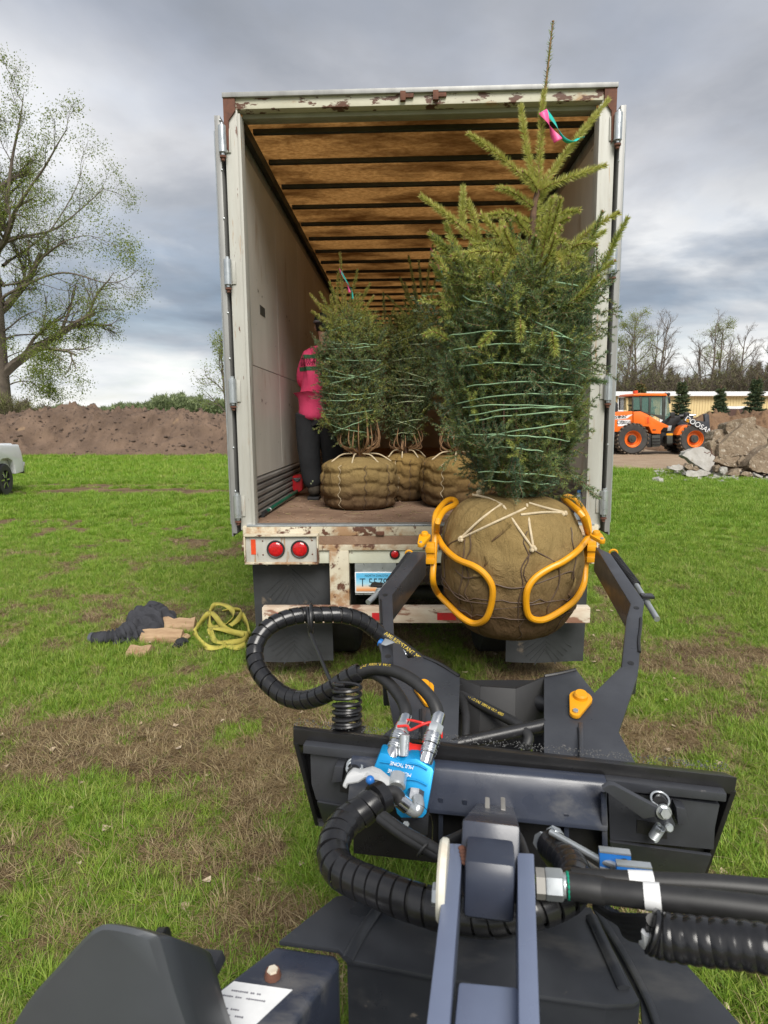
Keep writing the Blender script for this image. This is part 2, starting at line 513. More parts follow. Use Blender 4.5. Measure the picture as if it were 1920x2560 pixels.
def axis(lo, hi, a, b, st, g=1.16):
    """fine step st between a and b, growing outwards"""
    c = list(np.arange(a, b + 1e-6, st)); s = st; v = b
    while v < hi:
        s *= g; v += s; c.append(min(v, hi))
    s = st; v = a; pre = []
    while v > lo:
        s *= g; v -= s; pre.append(max(v, lo))
    return np.array(pre[::-1] + c)
gx = axis(-2500, 2500, -6.5, 5.5, .085, 1.035); gy = axis(-60, 4000, 1.0, 7.5, .08, 1.03)
X, Y = np.meshgrid(gx, gy)
Z = ground_z(X, Y)
nx, ny = len(gx), len(gy)
idx = np.arange(nx * ny).reshape(ny, nx)
quads = np.stack([idx[:-1, :-1], idx[:-1, 1:], idx[1:, 1:], idx[1:, :-1]], -1).reshape(-1, 4)
m_ground = bpy.data.materials.new('soil_and_turf'); m_ground.use_nodes = True
t = NT(m_ground.node_tree); out = t.n('ShaderNodeOutputMaterial'); b = t.n('ShaderNodeBsdfPrincipled'); t.l(b.outputs[0], out.inputs[0])
co = t.n('ShaderNodeTexCoord').outputs['Object']
ga = t.n('ShaderNodeAttribute', attribute_name='turf').outputs['Fac']
ya = t.n('ShaderNodeAttribute', attribute_name='yard').outputs['Fac']
soil = t.mix(t.ramp(t.noise(co, 9, 8, .7), [(.35, 0), (.65, 1)]), (0.085, 0.053, 0.034), (0.155, 0.105, 0.066))
thatch = t.mix(t.ramp(t.noise(t.vmap(co, scale=(3, 1, 1), rot=(0, 0, .5)), 55, 6, .75), [(.38, 0), (.62, 1)]), (0.115, 0.078, 0.044), (0.26, 0.19, 0.10))
lit = t.mix(t.ramp(t.noise(co, 1.6, 6, .6), [(.40, 0), (.58, 1)]), soil, thatch)
green = t.mix(t.ramp(t.noise(co, .7, 6, .7), [(.35, 0), (.65, 1)]), (0.14, 0.25, 0.03), (0.22, 0.31, 0.055))
greenmix = t.mix(t.ramp(ga, [(.30, 0), (.75, .85)]), lit, green)
ysoil = t.mix(t.ramp(t.noise(t.vmap(co, scale=(.35, 2.2, 1)), 2.2, 8, .65), [(.35, 0), (.65, 1)]), (0.24, 0.17, 0.115), (0.40, 0.31, 0.22))
cfin = t.mix(ya, greenmix, ysoil)
t.l(cfin, b.inputs['Base Color']); b.inputs['Roughness'].default_value = .95; b.inputs['Specular IOR Level'].default_value = .15
bp = t.n('ShaderNodeBump'); bp.inputs['Strength'].default_value = .9; bp.inputs['Distance'].default_value = .03
t.l(t.noise(co, 26, 9, .7), bp.inputs['Height']); t.l(bp.outputs[0], b.inputs['Normal'])
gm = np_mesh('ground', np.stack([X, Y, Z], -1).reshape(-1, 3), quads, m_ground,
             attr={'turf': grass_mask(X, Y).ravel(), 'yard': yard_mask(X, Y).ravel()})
gm.shade_smooth()
ground = link(gm, 'ground'); tag(ground, 'rough turf field with worn soil patches', kind='structure')

# ------------------------------------------------------------------ grass blades (uncountable): tufts instanced over the field
def tuft_mesh(name, mat, nb, hmin, hmax, wid, spread, lean, seed, segs=3):
    r = random.Random(seed); vs = []; fs = []
    for i in range(nb):
        a = r.uniform(0, 2 * PI); d = r.uniform(0, spread); h = r.uniform(hmin, hmax); ln = r.uniform(.3, 1) * lean
        bx, by = d * math.cos(a), d * math.sin(a); la = a + r.uniform(-.9, .9); wa = la + PI / 2 + r.uniform(-.6, .6)
        o = len(vs)
        for k in range(segs + 1):
            s = k / segs; off = ln * h * s ** 1.8; z = h * s * (1 - .35 * ln * s)
            ww = wid * (1 - s ** 1.6) * .5 + .0003
            cx_, cy_ = bx + off * math.cos(la), by + off * math.sin(la)
            vs.append((cx_ - ww * math.cos(wa), cy_ - ww * math.sin(wa), z)); vs.append((cx_ + ww * math.cos(wa), cy_ + ww * math.sin(wa), z))
        for k in range(segs):
            fs.append((o + 2 * k, o + 2 * k + 1, o + 2 * k + 3, o + 2 * k + 2))
    me = bpy.data.meshes.new(name); me.from_pydata(vs, [], fs); me.materials.append(mat); me.shade_smooth()
    return me
def grass_mat(name, stops, trans=.35):
    m = bpy.data.materials.new(name); m.use_nodes = True
    t = NT(m.node_tree); out = t.n('ShaderNodeOutputMaterial')
    c = t.ramp(t.n('ShaderNodeObjectInfo').outputs['Random'], stops)
    d = t.n('ShaderNodeBsdfPrincipled'); t.l(c, d.inputs['Base Color']); d.inputs['Roughness'].default_value = .5; d.inputs['Specular IOR Level'].default_value = .35
    tr = t.n('ShaderNodeBsdfTranslucent'); t.l(c, tr.inputs[0])
    mx = t.n('ShaderNodeMixShader'); mx.inputs[0].default_value = trans
    t.l(d.outputs[0], mx.inputs[1]); t.l(tr.outputs[0], mx.inputs[2]); t.l(mx.outputs[0], out.inputs[0])
    return m
m_gr = grass_mat('green_grass', [(0, (0.13, 0.25, 0.018)), (.4, (0.20, 0.35, 0.03)), (.75, (0.28, 0.40, 0.05)), (1, (0.36, 0.42, 0.11))])
m_dry = grass_mat('dry_straw', [(0, (0.15, 0.10, 0.05)), (.5, (0.27, 0.20, 0.10)), (1, (0.40, 0.32, 0.18))], .2)
tcol = bpy.data.collections.new('grass_templates')
def tmpl(nm, me):
    o = bpy.data.objects.new(nm, me); tcol.objects.link(o)
m_grn = grass_mat('near_grass', [(0, (0.13, 0.24, 0.02)), (.4, (0.20, 0.33, 0.035)), (.75, (0.29, 0.39, 0.055)), (1, (0.38, 0.42, 0.12))])
tmpl('t0', tuft_mesh('tuft_a', m_grn, 9, .05, .11, .0055, .03, .75, 1))
tmpl('t1', tuft_mesh('tuft_b', m_grn, 8, .07, .15, .0060, .035, .9, 2))
tmpl('t2', tuft_mesh('tuft_c', m_grn, 12, .03, .08, .0050, .05, .8, 3))
tmpl('t3', tuft_mesh('tuft_d', m_dry, 12, .02, .065, .0034, .06, 1.7, 4))
tmpl('t4', tuft_mesh('tuft_e', m_dry, 11, .03, .085, .0030, .07, 2.1, 5))
tmpl('t5', tuft_mesh('tuft_f', m_gr, 16, .07, .16, .012, .11, .8, 6, 2))      # broad, for the far field
tmpl('t6', tuft_mesh('tuft_g', m_gr, 26, .09, .22, .022, .24, .8, 7, 2))
def scatter():
    P, R, S, I = [], [], [], []
    def put(x, y, kind, s):
        n = len(x)
        if not n: return
        z = ground_z(x, y)
        P.append(np.stack([x, y, z - .004], -1)); I.append(np.full(n, 0) + kind)
        R.append(np.stack([RNG.uniform(-.25, .25, n), RNG.uniform(-.25, .25, n), RNG.uniform(0, 2 * PI, n)], -1)); S.append(s)
    def keep(x, y):
        under = (np.abs(x - .26) < 1.25) & (y > 7.5)
        return ~under
    # near field, within the view plus a margin for a step sideways
    n = 320000
    y = 1.0 + 10.5 * RNG.random(n); x = RNG.uniform(-1, 1, n) * (1.3 + y * .75)
    g = grass_mask(x, y); ok = (RNG.random(n) < (.42 + .45 * g)) & keep(x, y) & (RNG.random(n) < sstep(11.5, 8.5, y))
    wgt = np.clip(.25 + 1.0 * g, 0, 1); isg = RNG.random(n) < np.clip(.20 + g * 1.2, .20, .95)
    sub = ok & (RNG.random(n) < np.where(isg, .85, .75))
    gi = sub & isg; di = sub & ~isg
    put(x[gi], y[gi], RNG.integers(0, 3, gi.sum()), RNG.uniform(.45, 1.1, gi.sum()) * (.34 + .46 * g[gi]))
    put(x[di], y[di], RNG.integers(3, 5, di.sum()), RNG.uniform(.45, 1.15, di.sum()))
    # middle field
    n = 105000
    y = 7.5 + 12.5 * RNG.random(n); x = RNG.uniform(-1, 1, n) * (1.5 + y * .72)
    g = grass_mask(x, y); ok = (RNG.random(n) < g * .95) & keep(x, y) & (RNG.random(n) < sstep(7.0, 12.0, y))
    put(x[ok], y[ok], np.where(RNG.random(ok.sum()) < .08, 4, 5), RNG.uniform(.55, 1.15, ok.sum()) * (.5 + .6 * g[ok]) * (.42 + .5 * sstep(7, 16, y[ok])))
    n = 42000
    y = 20.0 + 26 * RNG.random(n); x = RNG.uniform(-1, 1, n) * (1.5 + y * .72)
    g = grass_mask(x, y); ok = (RNG.random(n) < g) & keep(x, y)
    put(x[ok], y[ok], np.full(ok.sum(), 6), RNG.uniform(.5, .95, ok.sum()))
    return np.concatenate(P), np.concatenate(R), np.concatenate(S), np.concatenate(I)
gp, grr, gs, gi = scatter()
gme = bpy.data.meshes.new('grass'); gme.vertices.add(len(gp)); gme.vertices.foreach_set('co', gp.astype(np.float32).ravel())
a = gme.attributes.new('rot', 'FLOAT_VECTOR', 'POINT'); a.data.foreach_set('vector', grr.astype(np.float32).ravel())
a = gme.attributes.new('siz', 'FLOAT', 'POINT'); a.data.foreach_set('value', gs.astype(np.float32))
a = gme.attributes.new('kin', 'INT', 'POINT'); a.data.foreach_set('value', gi.astype(np.int32))
grass = link(gme, 'grass'); tag(grass, 'short green and straw-coloured grass growing over the field', 'grass', kind='stuff')
ng = bpy.data.node_groups.new('grass_scatter', 'GeometryNodeTree')
ng.interface.new_socket('Geometry', in_out='INPUT', socket_type='NodeSocketGeometry')
ng.interface.new_socket('Geometry', in_out='OUTPUT', socket_type='NodeSocketGeometry')
g_in = ng.nodes.new('NodeGroupInput'); g_out = ng.nodes.new('NodeGroupOutput')
iop = ng.nodes.new('GeometryNodeInstanceOnPoints'); ci = ng.nodes.new('GeometryNodeCollectionInfo')
ci.inputs['Collection'].default_value = tcol; ci.inputs['Separate Children'].default_value = True; ci.inputs['Reset Children'].default_value = True
def nattr(nm, ty):
    nd = ng.nodes.new('GeometryNodeInputNamedAttribute'); nd.data_type = ty; nd.inputs['Name'].default_value = nm
    return nd.outputs['Attribute']
e2r = ng.nodes.new('FunctionNodeEulerToRotation')
L = ng.links.new
L(g_in.outputs[0], iop.inputs['Points']); L(ci.outputs[0], iop.inputs['Instance'])
iop.inputs['Pick Instance'].default_value = True
L(nattr('kin', 'INT'), iop.inputs['Instance Index']); L(nattr('siz', 'FLOAT'), iop.inputs['Scale'])
L(nattr('rot', 'FLOAT_VECTOR'), e2r.inputs[0]); L(e2r.outputs[0], iop.inputs['Rotation'])
L(iop.outputs[0], g_out.inputs[0])
mod = grass.modifiers.new('scatter', 'NODES'); mod.node_group = ng

# ------------------------------------------------------------------ heaps of dug earth
m_dirt = pm('dug_earth', (0.195, 0.130, 0.090), (0.11, 0.072, 0.050), .9, .95, .9, 14, dist=.10, detail=8,
            spots=[((0.06, 0.04, 0.03), 3.4, .60, .06), ((0.30, 0.20, 0.115), .7, .66, .07)])
m_dirt2 = pm('brown_earth', (0.22, 0.13, 0.07), (0.13, 0.075, 0.042), .8, .95, .9, 12, dist=.08, detail=8)
def mound(name, label, prof, Yb, depth, mat, seed, slope=1.25, clods=.30):
    """prof: (photo x, photo y of the crest); Yb: world Y of the foot"""
    xs = [at(p[0], p[1], Yb + depth * .45).x for p in prof]; zs = [max(.02, at(p[0], p[1], Yb + depth * .45).z) for p in prof]
    x0, x1 = xs[0] - 2.0, xs[-1] + 2.0; nx_, ny_ = 330, 110
    x = np.linspace(x0, x1, nx_); h = np.interp(x, [x0] + xs + [x1], [0] + zs + [0])
    y = np.linspace(Yb - .8, Yb + depth + 4, ny_)
    X, Y = np.meshgrid(x, y); Hh = np.tile(h, (ny_, 1))
    foot = Yb + (fbm(X * .5, X * 0 + seed, 3, seed) - .5) * 1.6
    front = (Y - foot) / slope * (1 + .0 * X); back = (Yb + depth + 3 - Y) / slope
    s = np.clip(np.minimum(front, back), -.3, None)
    k = .35
    z = -np.log(np.exp(-s / k) + np.exp(-Hh / k)) * k
    amp = np.clip(z / .8, 0, 1)
    z = z + amp * ((fbm(X * .55, Y * .55, 4, seed + 3) - .5) * .45 + (fbm(X * 2.2, Y * 2.2, 4, seed + 7, .65) - .5) * clods * 1.6 + np.clip(fbm(X * 3.1, Y * 3.1, 3, seed + 17, .6) - .60, 0, 1) * 1.3 - np.abs(fbm(X * 1.1, Y * .35, 3, seed + 23) - .5) * .55)
    z = np.where(z < .03, -.15, z)
    idx = np.arange(nx_ * ny_).reshape(ny_, nx_)
    q = np.stack([idx[:-1, :-1], idx[:-1, 1:], idx[1:, 1:], idx[1:, :-1]], -1).reshape(-1, 4)
    me = np_mesh(name, np.stack([X, Y, z], -1).reshape(-1, 3), q, mat); me.shade_smooth()
    return tag(link(me, name), label, kind='structure')
mound('dirt_mound', 'long heap of dug brown earth across the field left of the trailer',
      [(-330, 1075), (-150, 1055), (0, 1040), (60, 1030), (105, 1024), (140, 1011), (170, 1010), (205, 1024), (235, 1030), (265, 1024), (300, 1022), (330, 1030), (370, 1027), (405, 1028), (450, 1025), (490, 1038), (515, 1046), (535, 1040), (565, 1046), (590, 1060), (640, 1085)],
      31.0, 6.5, m_dirt, 3)
mound('earth_bank', 'brown earth bank behind the concrete rubble and the orange loader',
      [(1700, 1075), (1760, 1056), (1800, 1040), (1840, 1030), (1880, 1032), (1930, 1022), (2020, 1018), (2150, 1030)], 35.0, 4.5, m_dirt2, 8)

def clods(label, moundname, n, seed, mat, smin, smax):
    """loose lumps lying on the heap (uncountable)"""
    me = bpy.data.objects[moundname].data; r = random.Random(seed); mb = MB(); vs = [v.co for v in me.vertices if v.co.z > .15]
    for k in range(n):
        p = r.choice(vs); s = smin + (smax - smin) * r.random() ** 3
        mb.sphere(p + Vector((0, 0, s * .15)), s, 6, 4, (r.uniform(.8, 1.5), r.uniform(.8, 1.3), r.uniform(.5, .9)))
    for i, v in enumerate(mb.v):
        q = mnoise.noise_vector(Vector(v) * 4.0) * .05; mb.v[i] = (v[0] + q.x, v[1] + q.y, v[2] + q.z)
    tag(mb.build('earth_clods', mat, None, 0, 0, fix=False), label, 'earth', kind='stuff')
m_clod = pm('dark_clods', (0.11, 0.075, 0.055), (0.06, 0.042, 0.032), 2, .95, .5, 20)
clods('dark clods of earth lying on the long dirt mound', 'dirt_mound', 1800, 3, m_clod, .02, .11)
# ================================================================== the box trailer
TX, TY, TYAW = 0.264, 4.53, math.radians(1.8)
TM = Matrix.Translation((TX, TY, 0)) @ Matrix.Rotation(-TYAW, 4, 'Z') @ Matrix.Rotation(-.0135, 4, 'X') @ Matrix.Rotation(-.010, 4, 'Y')
TMI = TM.inverted()
BED, ROOF, HW, TL = 1.236, 4.128, 1.295, 14.2
def T(px, py, y=0.0):
    """photo pixel -> trailer-local point on the plane local y = y"""
    o = TMI @ CAM; d = TMI.to_3x3() @ ray(px, py)
    return o + d * ((y - o.y) / d.y)
def Tf(px, py, z=BED):
    """photo pixel -> trailer-local point on the bed"""
    o = TMI @ CAM; d = TMI.to_3x3() @ ray(px, py)
    return o + d * ((z - o.z) / d.z)
tr = thing('semi_trailer', 'old cream box trailer with open rear doors, rusty sill and amber roof', 'trailer', TM)
IN = 1.245     # inner half width
MB().span((-IN, .05, BED - .05), (IN, TL, BED)).build('floor', m_floor, tr, smooth=0)
for sx in (-1, 1):
    MB().span((sx * 1.262 - .02, .11, BED - .02), (sx * 1.262 + .02, TL, ROOF - .06)).build('side_wall', m_doorgrey, tr, smooth=0)
    y = .12; pan_lo = MB().span((0, 0, 0), (.006, 1.214, .835)).mesh('lining_panel', m_wall, .002, 0); pan_hi = MB().span((0, 0, 0), (.006, 1.214, 1.475)).mesh('lining_panel', m_wall, .002, 0)
    for k in range(11):
        for me, zz in ((pan_lo, BED + .325), (pan_hi, BED + 1.166)):
            o = link(me, 'lining_panel', tr); o.location = (sx * 1.2415 - .003 + (-.004 if sx > 0 else .004), y + .003 + k * 1.22, zz)
    for k in range(6):                      # corrugated scuff band along the floor
        z0 = BED + .012 + k * .051
        MB().prism([(sx * 1.2385, .10, z0), (sx * 1.221, .10, z0 + .013), (sx * 1.221, .10, z0 + .036), (sx * 1.2385, .10, z0 + .047)], (0, TL - .25, 0)).build('scuff_strip', m_scuff, tr)
    MB().span((sx * 1.215 - .022, .12, ROOF - .160), (sx * 1.215 + .022, TL - .05, ROOF - .085)).build('top_rail', m_darksteel, tr)
    # rear corner post with inner flange and an outer lip
    p = MB(); p.span((sx * 1.25 - .045, 0, BED - .04), (sx * 1.25 + .045, .10, ROOF - .089))
    p.build('corner_post', m_postpaint, tr, .006)
    MB().span((sx * 1.196 - .010, -.012, BED + .0), (sx * 1.196 + .010, .10, ROOF - .118)).build('post_flange', m_postpaint, tr, .003)
    MB().prism([(sx * 1.295, -.016, ROOF - .02), (sx * 1.215, -.016, ROOF - .02), (sx * 1.215, -.016, ROOF - .10), (sx * 1.262, -.016, ROOF - .16), (sx * 1.268, -.016, ROOF - .36), (sx * 1.295, -.016, ROOF - .30)], (0, .015, 0)).build('corner_gusset', pm('rusted_steel', (0.15, 0.06, 0.035), (0.09, 0.04, 0.028), 20, .85, .3, 60, dist=.004) if 'rusted_steel' not in MATS else MATS['rusted_steel'], tr, .002)
    # door folded right round against the side, seen edge on
    d = MB(); d.span((sx * 1.335 - .016, -.02, BED - .06), (sx * 1.335 + .016, 1.22, ROOF - .13)); d.span((sx * 1.357 - .006, .0, BED - .085), (sx * 1.357 + .006, 1.22, ROOF - .12))
    dr = d.build('door', m_doorgrey, tr, .004)
    MB().tube([(sx * 1.372, .05, BED + .0), (sx * 1.372, .05, ROOF - .2)], .011, 8).build('lock_rod', m_zinc, dr)
    for k in range(9):
        MB().sphere((sx * 1.318, -.022, BED + .25 + k * .31), .007, 8, 5).build('rivet', m_zinc, dr)
    hy = (353, 683, 978, 1265) if sx < 0 else (322, 655, 970, 1255)
    for py in hy:
        z = T(560 if sx < 0 else 1540, py, 0).z
        h = MB(); h.lathe([(.012, -.10), (.012, -.085), (.026, -.083), (.026, .083), (.012, .085), (.012, .10)], (sx * 1.304, -.032, z), (0, 0, 1), 14)
        hg = h.build('hinge', m_zinc, tr)
        MB().span((sx * 1.278 - .022, -.010, z - .075), (sx * 1.278 + .022, -.001, z + .075)).build('hinge_leaf', m_postpaint, hg, .002)
        MB().lathe([(.022, 0), (.022, .012), (.012, .014), (.012, .03)], (sx * 1.304, -.032, z - .105), (0, 0, -1), 10).build('pin_nut', MATS['rusted_steel'], hg)
# roof sheet, bows, header
r = MB(); r.span((-1.28, .06, ROOF - .045), (1.28, TL, ROOF - .042)); r.build('roof', m_roof, tr, smooth=0)
bow = MB().span((-1.19, -.018, ROOF - .082), (1.19, .018, ROOF - .047)).mesh('roof_bow', m_darksteel, .004, 0)
for k in range(25):
    o = link(bow, 'roof_bow', tr); o.location = (0, .40 + k * .545, 0)
hd = MB().span((-HW, 0, ROOF - .088), (HW, .075, ROOF)).build('header', m_headpaint, tr, .006)
MB().span((-HW - .004, -.025, ROOF - .022), (HW + .004, .09, ROOF + .008)).build('header_cap', m_doorgrey, hd, .003)
MB().span((-1.19, .0751, ROOF - .115), (1.19, .15, ROOF - .070)).build('header_channel', pm('olive_primer', (0.32, 0.31, 0.23), (0.25, 0.24, 0.17), 5, .6), hd, .004)
MB().span((-1.19, .1501, ROOF - .100), (1.19, .20, ROOF - .066)).build('header_lip', MATS['olive_primer'], hd, .004)
for x in (-.10, .115):
    q = MB(); q.span((x - .018, -.028, ROOF - .07), (x + .018, -.001, ROOF - .012)); q.span((x + .0, -.02, ROOF - .05), (x + .07, -.001, ROOF - .02))
    q.build('lamp_bracket', MATS['rusted_steel'], hd, .002)
# rear sill group
def Z(py): return T(900, py, 0).z
sill = MB(); sill.span((-HW + .02, -.03, Z(1338)), (HW - .02, .05, BED - .006))
sl = sill.build('rear_sill', m_paint, tr, .006)
MB().span((-IN, -.031, BED - .012), (IN, .06, BED + .004)).build('sill_wear_edge', m_zinc, sl, .003)
q = MB(); q.prism([(-HW + .02, -.03, Z(1338)), (-HW + .02, -.062, Z(1357)), (-HW + .02, .06, Z(1357)), (-HW + .02, .06, Z(1338))], (2 * HW - .04, 0, 0)); q.build('sill_ledge', m_floor, sl, .004)
MB().span((-HW + .02, -.075, Z(1371)), (HW - .02, .06, Z(1357) - .001)).build('sill_lip', m_paint, sl, .005)
MB().span((-HW + .10, -.055, Z(1404)), (HW - .10, .05, Z(1371) - .001)).build('rear_crossmember', pm('pale_green_rusty_paint', (0.62, 0.64, 0.54), (0.55, 0.55, 0.44), 4, .55, .2, 40, dist=.003, spots=(RUST, 8, .62, .05)), tr, .005)
for x in (-.28, .30): MB().span((x - .03, -.05, Z(1332) - .012), (x + .03, -.029, Z(1332) + .016)).build('latch_keeper', MATS['rusted_steel'], sl, .004)
for sx in (-1, 1):
    def M_(px): return T(px, 1365, 0).x * (-1 if sx > 0 else 1)
    a, bb = sorted((M_(622), M_(798))); zt, zb = Z(1334), Z(1398)
    lb = MB(); lb.span((a, -.09, zb), (bb, -.080, zt))
    box_ = lb.build('lamp_box', m_postpaint, tr, .003)
    fr = MB(); fr.span((a - .006, -.115, zt), (bb + .006, -.02, zt + .012)); fr.span((a - .006, -.115, zb - .012), (bb + .006, -.02, zb))
    fr.span((a - .008, -.114, zb), (a + .002, -.02, zt)); fr.span((bb - .002, -.114, zb), (bb + .008, -.02, zt)); fr.build('lamp_box_frame', m_paint, box_, .002)
    for px in (696, 755):
        c = Vector((M_(px), -.0905, (zt + zb) / 2))
        lp = MB().lathe([(.052, -.002), (.052, .010), (.045, .016), (.030, .019), (.012, .020)], c, (0, -1, 0), 28).build('tail_lamp', m_reflector, tr)
        MB().lathe([(.050, 0), (.064, 0), (.066, .008), (.060, .015), (.053, .012)], c, (0, -1, 0), 28, close=True).build('lamp_gasket', m_rubber, lp)
    c1_ = M_(641); MB().span((c1_ - .017, -.0935, Z(1379)), (c1_ + .017, -.0905, Z(1342))).build('reflector_tape', m_orange_tape, box_)
    for px, py in ((664, 1346), (664, 1380), (785, 1345), (785, 1379)):
        MB().sphere((M_(px), -.091, Z(py)), .006, 8, 5, (1, .6, 1)).build('rivet', MATS['rusted_steel'], box_)
    # bumper hanger post
    a, bb = sorted((M_(826), M_(874)))
    MB().span((a, -.085, Z(1540)), (bb, .02, Z(1371))).build('bumper_hanger', m_paint, tr, .006)
    # mud flap: ribbed rubber sheet hanging behind the bumper
    a, bb = sorted((M_(624), M_(823))); fl = MB()
    zt, zb = Z(1404), T(700, 1652, .10).z
    def mf(u, v, a=a, bb=bb, zt=zt, zb=zb):
        x = a + (bb - a) * u; z = zt + (zb - zt) * v
        return (x, .06 + .03 * v + .02 * math.sin(u * 5 + v * 3) * v, z)
    fl.grid(18, 22, mf); fl.grid(18, 22, lambda u, v: (mf(u, v)[0], mf(u, v)[1] + .012, mf(u, v)[2]))
    mfl = fl.build('mud_flap', m_mudflap, tr, 0, 60, fix=False)
    mid = (a + bb) / 2
    for zc_, up in ((zt - .20, 1), (zb + .17, .55)):
        for k in range(5):
            w_ = .20 - k * .03; z_ = zc_ - k * .033
            ribm = MB()
            for s2 in (-1, 1):
                p0, p1 = Vector((mid, 0, z_ + .13 * up)), Vector((mid + s2 * w_, 0, z_ - .05))
                for pp in (p0, p1):
                    v_ = (zt - pp.z) / (zt - zb); u_ = (pp.x - a) / (bb - a); pp.y = mf(u_, v_)[1] - .003
                ribm.bar(p0, p1, .007, .006, (0, 1, 0))
            ribm.build('flap_rib', m_mudflap, mfl)
    for k in range(3): MB().sphere((a + .11 + k * .16, .055, zt - .03), .012, 8, 5, (1, .6, 1)).build('bolt', m_zinc, mfl)
    # wheels behind the flaps
    for yy in (.85, 2.15):
        for xi in (.62, .93):
            wh = MB().lathe([(.30, -.12), (.46, -.13), (.50, -.10), (.505, .10), (.46, .13), (.30, .12)], (sx * xi, yy, .505), (1, 0, 0), 30).build('tyre', m_rubber, tr)
            MB().lathe([(.10, -.06), (.30, -.08), (.30, .10), (.27, .06), (.10, .03)], (sx * xi, yy, .505), (sx, 0, 0), 20).build('wheel_rim', m_doorgrey, wh)
for yy in (.85, 2.15): MB().cyl((-1.0, yy, .505), (1.0, yy, .505), .06).build('axle', m_darksteel, tr)
for x in (-.5, .5): MB().span((x - .05, .2, .78), (x + .05, TL - 1, BED - .06)).build('frame_rail', m_darksteel, tr)
for k in range(12): MB().span((-1.2, .6 + k * .6, BED - .15), (1.2, .64 + k * .6, BED - .051)).build('cross_beam', m_darksteel, tr)
for sx in (-1, 1):
    MB().span((sx * .55 - .06, TL - 3.2, 0), (sx * .55 + .06, TL - 3.08, .9)).build('landing_leg', m_darksteel, tr)
wo_, wd_ = TMI @ CAM, TMI.to_3x3() @ ray(656, 778); wp_ = wo_ + wd_ * ((-1.234 - wo_.x) / wd_.x)
MB().span((-1.2342, wp_.y - .09, wp_.z - .035), (-1.2315, wp_.y + .09, wp_.z + .035)).build('wall_label', m_darksteel, tr, 0, 0)
MB().span((-IN, TL - .05, BED), (IN, TL, ROOF - .05)).build('front_wall', m_wall, tr)
# red marker lamp
c = T(987, 1385, -.056); lp = MB().lathe([(.026, 0), (.026, .010), (.016, .016)], c, (0, -1, 0), 20).build('marker_lamp', m_reflector, tr)
MB().lathe([(.025, 0), (.036, 0), (.037, .008), (.030, .012)], c, (0, -1, 0), 20, close=True).build('lamp_gasket', m_rubber, lp)
# bumper bar with reflective tape
zt, zb = T(900, 1519, -.14).z, T(900, 1558, -.14).z
bmp = MB().span((T(655, 1540, -.14).x, -.14, zb), (T(1476, 1540, -.14).x, -.06, zt)).build('bumper', pm('rusted_bumper_paint', (0.66, 0.60, 0.49), (0.50, 0.38, 0.28), 3, .65, .3, 40, dist=.004, stretch=(1, 1, 3), spots=[((0.25, 0.13, 0.085), 5, .50, .07, (1, 1, 3)), (RUST, 12, .64, .05)]), tr, .008)
for x0, x1 in ((1093, 1140), (930, 950), (1230, 1275), (690, 735)):
    MB().span((T(x0, 1540, -.14).x, -.1425, T(900, 1550, -.14).z), (T(x1, 1540, -.14).x, -.1405, T(900, 1532, -.14).z)).build('reflector_tape', m_red_tape, bmp)
# number plate on its bracket
MB().span((T(887, 1400, -.05).x, -.052, Z(1482)), (T(990, 1400, -.05).x, -.046, Z(1404) + .004)).build('plate_bracket', m_zinc, tr)
m_plate = bpy.data.materials.new('number_plate'); m_plate.use_nodes = True
t = NT(m_plate.node_tree); out = t.n('ShaderNodeOutputMaterial'); b = t.n('ShaderNodeBsdfPrincipled'); t.l(b.outputs[0], out.inputs[0])
g = t.n('ShaderNodeSeparateXYZ'); t.l(t.n('ShaderNodeTexCoord').outputs['Generated'], g.inputs[0])
t.l(t.ramp(g.outputs[2], [(0.0, (0.42, 0.30, 0.22)), (.08, (0.75, 0.28, 0.08)), (.22, (0.80, 0.55, 0.36)), (.42, (0.40, 0.70, 0.85)), (.8, (0.10, 0.48, 0.80)), (1, (0.16, 0.52, 0.80))]), b.inputs['Base Color'])
b.inputs['Roughness'].default_value = .4
pl0, pl1 = T(888, 1482, -.06), T(995, 1430, -.06)
plc = (pl0 + pl1) / 2; pw, ph = pl1.x - pl0.x, pl1.z - pl0.z
pl = MB().span((pl0.x, -.062, pl0.z), (pl1.x, -.0565, pl1.z)).build('number_plate', m_white, tr, .002)
MB().span((pl0.x + .008, -.0635, pl0.z + .010), (pl1.x - .008, -.0622, pl1.z - .006)).build('plate_face', m_plate, pl, smooth=0)
m_ink = pm('dark_ink', (0.02, 0.07, 0.10), (0.02, 0.06, 0.09), 5, .5)
BX = basis((plc.x - .003, -.0640, plc.z - .003), (1, 0, 0), (0, 0, 1))
lettering('T 55782', .088, BX, m_ink, pl, .0006, sx=.80)
lettering('NORTH DAKOTA', .021, basis((plc.x, -.0640, plc.z + ph * .33), (1, 0, 0), (0, 0, 1)), m_ink, pl, .0006, sx=1.0)
m_blue = pm('blue_sticker', (0.02, 0.20, 0.65), None, 5, .4)
MB().span((pl1.x - .045, -.0645, pl1.z - .030), (pl1.x - .012, -.0637, pl1.z - .009)).build('sticker', m_blue, pl)
# loose soil and straw on the bed
rr = random.Random(5); st = MB()
for k in range(420):
    x, y = rr.uniform(-1.15, 1.15), rr.uniform(.08, 1.9); s_ = rr.uniform(.003, .014)
    if rr.random() < .35:
        a = rr.uniform(0, PI); L_ = rr.uniform(.02, .10)
        st.bar((x, y, BED + .004), (x + L_ * math.cos(a), y + L_ * math.sin(a), BED + .006), .003, .003, mi=1)
    else:
        st.sphere((x, y, BED + s_ * .3), s_, 5, 4, (1, rr.uniform(.6, 1.2), .6))
ob = st.build('soil_crumbs', [m_floor, m_dry], None, 0, 0, fix=False)
ob.data.transform(TM); tag(ob, 'loose soil crumbs and straw on the trailer floor', 'debris', kind='stuff')
